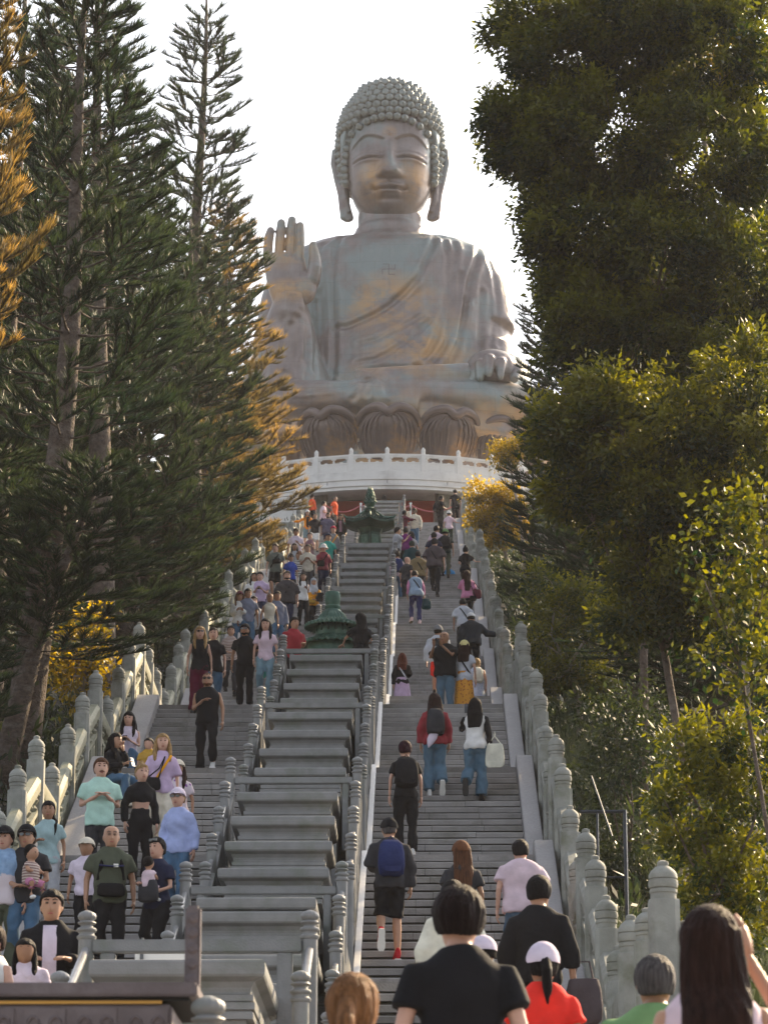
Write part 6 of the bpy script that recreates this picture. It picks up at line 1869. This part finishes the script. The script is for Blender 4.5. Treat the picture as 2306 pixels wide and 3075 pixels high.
def phone(at_, c='phonebody', tilt=.5):
    def f(o,T,arms):
        x,y,z = at_
        rot = Matrix.Rotation(-tilt,4,'X')
        def q(p): v = rot@Vector(p); return T((x+v.x,y+v.y,z+v.z))
        mb = MB(); mb.add([q(p) for p in [(-.037,-.004,-.075),(.037,-.004,-.075),(.037,.004,-.075),(-.037,.004,-.075),(-.037,-.004,.075),(.037,-.004,.075),(.037,.004,.075),(-.037,.004,.075)]],[(0,3,2,1),(4,5,6,7),(0,1,5,4),(1,2,6,5),(2,3,7,6),(3,0,4,7)])
        mb.obj('phone_case',c,o)
        mb = MB(); mb.add([q(p) for p in [(-.028,-.007,.035),(-.004,-.007,.035),(-.004,-.007,.066),(-.028,-.007,.066),(-.028,-.0041,.035),(-.004,-.0041,.035),(-.004,-.0041,.066),(-.028,-.0041,.066)]],[(0,1,2,3),(0,4,5,1),(1,5,6,2),(2,6,7,3),(3,7,4,0)]).obj('camera_bump','eye',o)
    return f
carried('dark red hair','backpack','large black backpack on the person with short dark red hair','backpack',backpack('black',1.1))
carried('red shoes','backpack','navy blue backpack on the man in black cap and shorts','backpack',backpack('navyb',1.05,'black'))
carried('dark red blouse','backpack','rounded black backpack over the dark red blouse','backpack',backpack('charcoal',.95))
carried('dark red blouse','cloth_wrap','white scarf hanging from the black backpack on the dark red blouse','scarf',lambda o,T,a: MB().rings([[T(p) for p in seloop(z,x,.20,w,.03,2.2,12)] for z,x,w in ((1.04,.02,.03),(1.0,.03,.07),(.92,.06,.075),(.84,.09,.045),(.78,.11,.01))]).obj('cloth_body',fabric('lilacw'),o,smooth=60))
carried('small blond girl','backpack','small white rounded backpack on the blond girl in blue','backpack',backpack('creamw',.85))
carried('large black backpack at the right','backpack','large black backpack worn near the top of the right flight','backpack',backpack('black',1.15))
carried('green cap with big','backpack','bulky black backpack under the green cap','backpack',backpack('black',1.2))
carried('navy blue backpack and jeans','backpack','small navy backpack on the person in pale pink shirt','backpack',backpack('navyb',.9))
carried('bearded man in sunglasses','backpack','black backpack whose straps show on the bearded man in sunglasses','backpack',backpack('black',.9))
carried('bald man with spectacles','backpack','backpack worn by the bald man, its blue chest strap buckled in front','backpack',backpack('black',1.0,'black'))
carried('bald man with spectacles','chest_strap','blue chest strap across the dark olive shirt','strap',lambda o,T,a: MB().tube([T((-.13,-.165,1.26)),T((0,-.182,1.25)),T((.13,-.165,1.26))],.022,6,flat=.4).obj('webbing',fabric('navyblue'),o,smooth=60) and MB().box(.02,.07,-.205,-.185,1.235,1.27).obj('buckle','white',o))
carried('bald man with spectacles','waist_pouch','black waist pouch in front of the dark olive shirt','pouch',bag('black',(0,-.19,.99),(.15,.05,.075),[(-.16,.0,1.03),(0,.16,1.03),(.16,.0,1.03)]))
carried('raglan sleeves','tote_bag','cream cotton tote bag hanging beside the woman with black raglan sleeves','tote bag',bag('creamw',(-.30,.02,.76),(.15,.025,.19),[(-.28,.02,1.10),(-.30,.0,1.16),(-.31,.02,1.10)]))
carried('raglan sleeves','phone','phone held to the ear above the black raglan sleeve','phone',phone((.14,-.10,1.58),'phonebody',0))
carried('stooping woman','carrier_bag','dark teal plastic carrier bag hanging from the stooping woman in blue vest','bag',bag('dkteal',(-.30,-.05,.66),(.14,.09,.15)))
carried('waist long dark hair','handbag','brown leather shoulder bag beside the pink blouse','handbag',bag('maroon',(-.27,.05,1.00),(.13,.06,.13),[(-.25,.02,1.30),(-.17,.0,1.42),(-.2,.08,1.30)]))
carried('waist long dark hair','handbag','small black handbag under the pink blouse','handbag',bag('black',(-.14,.16,.84),(.10,.05,.07),[(-.1,.12,1.2),(0,.0,1.44),(.02,-.1,1.2)]))
carried('grey headscarf','handbag','black tote bag held before the yellow jacket','handbag',bag('black',(.17,-.21,1.12),(.13,.06,.13)))
carried('grey headscarf','pouch','yellow pouch under the yellow jacket sleeve','pouch',bag('mustard',(-.08,-.20,.98),(.12,.05,.07)))
carried('grey headscarf','phone','pale phone raised by the woman in grey headscarf','phone',phone((-.14,-.27,1.32),'silverphone',.3))
carried('red plaid shirt with','handbag','black shoulder bag on the red plaid shirt','handbag',bag('black',(-.10,-.19,1.06),(.12,.05,.09)))
carried('black crossbody pouch','pouch','black crossbody pouch on the grey green T-shirt','pouch',bag('black',(.07,-.17,1.18),(.13,.04,.07)))
carried('yellow and blue strap','handbag','dark grey handbag at the hip of the blond woman in lilac','handbag',bag('black',(-.13,-.17,.98),(.11,.05,.09),[(-.05,-.19,1.2),(.03,-.14,1.38)]))
carried('photographing with a phone','phone','phone raised by the bald man in black T-shirt','phone',phone((.02,-.40,1.45),'phonebody',0))
carried('reading her phone','phone','phone in the hands of the sitting woman in white','phone',phone((0,-.33,1.22),'phonebody',.8))
carried('looking up sideways','phone','silver phone held by the sitting woman in black','phone',phone((.05,-.34,1.24),'silverphone',.4))
carried('looking down at his phone','phone','black phone held by the man in lilac T-shirt','phone',phone((0,-.33,1.23),'phonebody',.8))
carried('bearded man in sunglasses','thermos_bottle','teal board hanging at the side of the bearded man in sunglasses','bag',lambda o,T,a: (MB().rings([[T(p) for p in seloop(z,.34,-.05,w,.035,3.5,16)] for z,w in ((.62,.05),(.66,.075),(.88,.09),(1.0,.085),(1.04,.06))]).obj('board','clear',o,smooth=60),MB().tube([T((.22,-.05,1.08)),T((.30,-.04,1.14)),T((.40,-.02,1.02)),T((.46,.0,.80)),T((.44,.02,.66))],[.05,.07,.06,.05,.02],10).obj('rolled_jacket',fabric('umber'),o,smooth=60)))
carried('carrying the baby' if False else 'carrying a baby','baby_carrier','black front baby carrier on the woman in navy T-shirt','baby carrier',bag('charcoal',(.03,-.23,1.06),(.13,.06,.13)))
carried('pale purple cap','drink_bottle','bright green drink bottle held by the person in red','bottle',lambda o,T,a: MB().lathe([(.03,0),(.032,.02),(.032,.13),(.012,.18),(.012,.21),(.015,.21),(.015,.23),(.002,.235)],12,T((.26,-.28,1.16))).obj('bottle_body',fabric('lime') if 'lime' in PAL else M['leaf_yel'],o,smooth=50))
carried('black shorts' if False else 'sweater with short','carrier_bag','dark bag with orange string held at the right of the near steps','bag',bag('umber',(-.33,-.02,.74),(.14,.07,.17)))
# the two small children that are carried
def small_child(who, label, at_, s, topc, botc, hairc='black', rot=0):
    root,T,arms = FIG[next(k for k in FIG if who in k)]
    m = root.matrix_basis if False else Matrix.Translation(root.location)@root.rotation_euler.to_matrix().to_4x4()@Matrix.Diagonal((root.scale[0],root.scale[1],root.scale[2],1))
    p = m@Vector(T(at_))
    r = thing('person',label,'child',tuple(p),root.rotation_euler.z+rot); r.scale = (s,s,s)
    B = MB()
    B.rings([seloop(z,0,0,a,b,2.2,16) for z,a,b in ((0,.10,.09),(.10,.115,.10),(.22,.11,.09),(.28,.07,.06),(.31,.04,.04))])
    B.ell((0,-.01,.41),(.088,.098,.105),16,12)
    for sx in (1,-1):
        B.tube([(sx*.09,0,.25),(sx*.13,-.06,.16),(sx*.10,-.14,.14)],[.035,.03,.02],8)
        B.tube([(sx*.06,-.02,.02),(sx*.11,-.12,-.02),(sx*.12,-.13,-.20)],[.055,.045,.03],8)
    remesh_named(B,'body',.014,SKIN[1],r)
    C_ = MB(); C_.rings([seloop(z,0,0,a,b,2.2,16) for z,a,b in ((-.02,.12,.11),(.10,.128,.112),(.22,.122,.10),(.285,.075,.065))])
    for sx in (1,-1): C_.tube([(sx*.07,0,.26),(sx*.12,-.03,.20)],[.045,.048],8)
    remesh_named(C_,'shirt',.014,fabric(topc),r)
    for sx in (1,-1): MB().tube([(sx*.06,-.02,.02),(sx*.11,-.12,-.02),(sx*.115,-.128,-.10)],[.064,.055,.045],10).obj('trouser_leg',fabric(botc),r,smooth=60)
    for sx in (1,-1): MB().ell((sx*.12,-.16,-.22),(.03,.055,.03),10,8).obj('shoe',fabric('white'),r,smooth='all')
    MB().ell((0,.015,.435),(.096,.104,.105),16,12).obj('hair',hairmat(hairc),r,smooth='all')
    for sx in (1,-1): MB().ell((sx*.035,-.105,.41),(.012,.006,.008),8,6).obj('eye','eye',r)
    return r
def remesh_named(mb,name,vox,matl,parent):
    me = mb.mesh(name,matl); o = bpy.data.objects.new('raw',me); col.objects.link(o)
    md = o.modifiers.new('r','REMESH'); md.mode = 'VOXEL'; md.voxel_size = vox
    sm = o.modifiers.new('s','SMOOTH'); sm.factor = .5; sm.iterations = 2
    m2 = bpy.data.meshes.new_from_object(o.evaluated_get(bpy.context.evaluated_depsgraph_get()))
    bpy.data.objects.remove(o); bpy.data.meshes.remove(me)
    m2.materials.clear(); m2.materials.append(matl); m2.polygons.foreach_set('use_smooth',[True]*len(m2.polygons)); m2.name = name
    return link(name,m2,parent)
small_child('carrying the toddler','toddler in pink and white striped dress carried on an arm at the left',(.10,-.24,1.06),.80,'stripe','rose',rot=R(60))
small_child('carrying a baby','baby with dark hair asleep in the front carrier',(.02,-.22,1.12),.62,'pinkw','pink',rot=PI)

# ------------------------------------------------------------------ bronze towers, censer and small fittings
def pavilion(name, label, loc, s, tiers, mm, mdark):
    r = thing(name,label,'incense burner',loc)
    return r
# lower tower: bell roof over two flared tiled eaves
r = thing('incense_tower','weathered green bronze tower with two scalloped round eaves and blunt knob top','incense tower',(-1.80,60.3,13.15))
MB().lathe([(.50,0),(.50,.12),(.40,.16),(.34,.30),(.44,.38),(.46,.46)],20).obj('pedestal','verdigris',r,smooth=40)
MB().lathe([(.34,.46),(.40,.52),(.40,.66),(.36,.70),(.36,.92)],20).obj('lower_body','verdigris',r,smooth=40)
def eave(z, r0, r1, hgt, name, droop=.10):
    mb = MB(); n = 72; rg = []
    def ring(r_,z_,lob): return [((r_*(1+lob*abs(math.sin(a*18))))*math.cos(a),(r_*(1+lob*abs(math.sin(a*18))))*math.sin(a),z_+lob*.5*math.cos(a*36)) for a in [2*PI*q/n for q in range(n)]]
    rg = [ring(r0,z+hgt,0),ring(r0*1.25,z+hgt*.62,.01),(ring(r0+(r1-r0)*.55,z+hgt*.28,.02)),ring(r1,z,.035),ring(r1*.985,z-.035,.035),ring(r1*.80,z+.01,0),ring(r0*.9,z+.03,0)]
    mb.rings(rg[::-1],cap=True).obj(name,'verdigris',r,smooth=50)
    m2 = MB()
    for q in range(36):
        a = 2*PI*q/36; c,s_ = math.cos(a),math.sin(a)
        m2.tube([(r0*1.02*c,r0*1.02*s_,z+hgt+.0),(r0*1.27*c,r0*1.27*s_,z+hgt*.64),((r0+(r1-r0)*.55)*c,(r0+(r1-r0)*.55)*s_,z+hgt*.31),(r1*1.01*c,r1*1.01*s_,z+.01)],[.010,.016,.020,.022],5)
    m2.obj('tile_rib','verdigris',r,smooth=50)
    m3 = MB()
    for q in range(14):
        a = 2*PI*q/14; m3.lathe([(.015,-.16),(.03,-.13),(.02,-.08),(.03,-.02)],8,(r1*.62*math.cos(a),r1*.62*math.sin(a),z+.02))
    m3.obj('bracket','verdigris_dark',r,smooth=50)
MB().lathe([(.36,.92),(.50,.96),(.52,1.02),(.50,1.50),(.38,1.56)],20).obj('cauldron','verdigris',r,smooth=40)
eave(1.50,.34,.68,.17,'lower_eave'); MB().lathe([(.30,1.60),(.34,1.68),(.34,1.82),(.28,1.90)],20).obj('upper_body','verdigris',r,smooth=40)
eave(1.88,.26,.54,.15,'upper_eave')
mb = MB(); mb.lathe([(.30,1.98),(.25,2.08),(.19,2.16),(.145,2.22),(.13,2.27)],24).obj('bell_roof','verdigris',r,smooth=50)
mb = MB()
for q in range(24):
    a = 2*PI*q/24; mb.tube([(.31*math.cos(a),.31*math.sin(a),1.97),(.255*math.cos(a),.255*math.sin(a),2.08),(.19*math.cos(a),.19*math.sin(a),2.17)],[.018,.012,.004],5)
mb.obj('fluting','verdigris',r,smooth=50)
MB().lathe([(.15,2.22),(.16,2.25),(.16,2.28),(.135,2.30),(.14,2.34),(.155,2.40),(.155,2.53),(.135,2.57),(.05,2.59)],20).obj('knob','verdigris',r,smooth=50)
# upper tower: six sided tiled roof with a flame finial
r = thing('incense_tower','dark green bronze incense tower with six sided tiled roof and flame finial','incense tower',(-1.80,102,26.79)); r.scale = (.94,.94,1.07)
def hexring(rad, z, tw=0, lift=0):
    out_ = []
    for q in range(36):
        a = 2*PI*q/36+tw; k = (a-tw)%(PI/3)-PI/6
        rr = rad*math.cos(PI/6)/math.cos(k); cz = lift*(abs(k)/(PI/6))**3
        out_.append((rr*math.cos(a),rr*math.sin(a),z+cz))
    return out_
TW = PI/6
for nm,prof in (('base',((.50,.0),(.50,.12),(.36,.18),(.24,.30),(.22,.62))),('bowl',((.24,.62),(.50,.80),(.53,.86),(.53,.98),(.46,1.0))),('body',((.42,1.0),(.44,1.06),(.41,1.70),(.46,1.78),(.50,1.84)))):
    MB().rings([hexring(a,z,TW) for a,z in prof]).obj(nm,'verdigris_dark' if nm == 'body' else 'verdigris',r,smooth=30)
for q in range(6):
    a = q*PI/3; c,s_ = math.cos(a),math.sin(a)
    o = MB().box(-.14,.14,-.012,.012,1.14,1.62).box(-.09,.09,-.02,.02,1.20,1.56).box(-.03,.03,-.03,.03,1.25,1.50).obj('relief_panel','verdigris',r); o.location = (.375*c,.375*s_,0); o.rotation_euler = (0,0,a+PI/2)
mb = MB(); rg = [hexring(.16,2.46,TW),hexring(.30,2.28,TW),hexring(.60,2.12,TW,.03),hexring(.98,2.02,TW,.09),hexring(1.0,1.94,TW,.09),hexring(.90,1.95,TW,.05),hexring(.46,1.84,TW)]
mb.rings(rg[::-1]).obj('roof','verdigris_dark',r,smooth=30)
m2 = MB()
for q in range(60):
    a = 2*PI*q/60+TW; k = (a-TW)%(PI/3)-PI/6
    f = lambda rad: rad*math.cos(PI/6)/math.cos(k)
    L = .09*(abs(k)/(PI/6))**3
    m2.tube([(f(.30)*math.cos(a),f(.30)*math.sin(a),2.29),(f(.60)*math.cos(a),f(.60)*math.sin(a),2.13+L*.3),(f(1.0)*math.cos(a),f(1.0)*math.sin(a),2.03+L)],[.012,.022,.028],5)
m2.obj('tile_rib','verdigris_dark',r,smooth=50)
for q in range(6):
    a = q*PI/3+TW; c,s_ = math.cos(a),math.sin(a)
    MB().tube([(.2*c,.2*s_,2.44),(.6*c,.6*s_,2.17),(.98*c,.98*s_,2.12),(1.08*c,1.08*s_,2.20)],[.03,.04,.04,.015],6).obj('hip_ridge','verdigris',r,smooth=50)
MB().lathe([(.20,2.44),(.24,2.50),(.14,2.54),(.10,2.58),(.16,2.63),(.20,2.70),(.16,2.76)],16).obj('finial_base','verdigris',r,smooth=50)
m2 = MB()
for t in range(5):
    z = 2.68+t*.10; n = 9-t; rad = .21-.035*t
    for q in range(n):
        a = 2*PI*q/n+t*.4; c,s_ = math.cos(a),math.sin(a)
        m2.tube([(rad*.5*c,rad*.5*s_,z),(rad*1.05*c,rad*1.05*s_,z+.07),(rad*.85*c,rad*.85*s_,z+.16)],[.035,.035,.004],6)
m2.tube([(0,0,2.7),(0,0,3.08),(0,0,3.20)],[.12,.05,.004],8)
m2.obj('flame_finial','verdigris',r,smooth=50)

# near bronze censer at the lower left
r = thing('bronze_censer','dark brown rectangular bronze censer with an upright handle, cropped at lower left','incense burner',(-1.9,13.4,.45))
MB().box(-1.1,.965,-.42,.42,1.228,1.285).obj('rim','brownbronze',r,bevel=.008)
MB().box(-1.05,.93,-.385,.36,1.212,1.2275).obj('neck','dark',r)
MB().box(-1.02,.82,-.40,-.386,1.199,1.2115).obj('gold_band','gold',r)
mb = MB().box(-1.0,.86,-.39,.37,.62,1.1985)
mb.obj('body','brownbronze',r,bevel=.01)
g_ = random.Random(3)
for k in range(9):                      # carved mask panels on the front
    x = -.92+k*.21
    m2 = MB().box(x-.085,x+.085,-.402,-.3905,.96,1.18)
    for dx in (-.045,.045):
        m2.tube([(x+dx+.022*math.cos(a),-.406,1.115+.03*math.sin(a)) for a in [2*PI*q/10 for q in range(11)]],.008,6)
    m2.ell((x,-.406,1.085),(.028,.008,.012),8,6); m2.tube([(x-.06,-.406,1.03),(x-.03,-.408,1.05),(x+.03,-.408,1.05),(x+.06,-.406,1.03)],.008,6)
    m2.obj('mask_relief','brownbronze',r,smooth=50)
for sy in (-.05,):
    mb = MB()
    o = MB().box(.885,.95,sy-.035,sy+.035,1.2855,1.655).obj('handle','brownbronze',r,bevel=.012)
    for k in range(5): MB().lathe([(.022,-.004),(.026,0),(.012,.006)],10).obj('stud','brownbronze',o,loc=(.917,sy-.036,1.34+k*.065),rot=(PI/2,0,0))
for x in (-.85,.70):
    for y in (-.25,.25): MB().lathe([(.09,0),(.07,.10),(.06,.5),(.08,.62)],12,(x,y,0)).obj('leg','brownbronze',r,smooth=50)

# notice board behind the cross rail, lower left
r = thing('notice_board','plain cream notice board on a thin post behind the lower cross rail','sign',(-2.28,27.2,2.40))
MB().box(-.22,.22,-.012,.012,1.22,1.50).obj('panel','white',r,bevel=.004)
MB().tube([(-.16,.02,0),(-.16,.02,1.62)],.014,8).obj('post','steel',r,smooth=60)
MB().box(-.175,-.145,-.03,-.013,1.36,1.48).obj('clamp','steel',r)
# dark handrail on the bank at the right
r = thing('bank_handrail','black square tube gate frame with thin steel rail on the bank right of the steps','railing',(2.05,36.3,5.2))
MB().tube([(-.25,0,1.62),(.27,0,1.62)],.022,6).obj('top_bar','blackiron',r)
MB().tube([(.27,0,1.64),(.27,0,-.6)],.024,6).obj('upright','blackiron',r)
MB().tube([(-.05,0,1.62),(-.05,0,.3)],.014,6).obj('upright','blackiron',r)
MB().tube([(.27,0,.85),(.05,0,.85)],.014,6).obj('cross_bar','blackiron',r)
MB().tube([(-.12,-.2,2.0),(.06,-1.0,1.15)],.009,8).obj('steel_rail','steel',r,smooth=60)

# ------------------------------------------------------------------ air
def haze():
    m = bpy.data.materials.new('haze_air'); m.use_nodes = True
    n, l = m.node_tree.nodes, m.node_tree.links
    n.clear()
    o = n.new('ShaderNodeOutputMaterial')
    v = n.new('ShaderNodeVolumePrincipled')
    v.inputs['Color'].default_value = (0.88, 0.86, 0.92, 1)
    v.inputs['Density'].default_value = HAZE
    v.inputs['Anisotropy'].default_value = 0.3
    l.new(v.outputs[0],o.inputs['Volume'])
    M['haze'] = m
    o = MB().box(-760,760,-760,960,-64,80).obj('haze','haze')
    tag(o,'thin pale late afternoon haze filling the air between the trees and the statue',kind='stuff')
HAZE = 0.00019
haze()
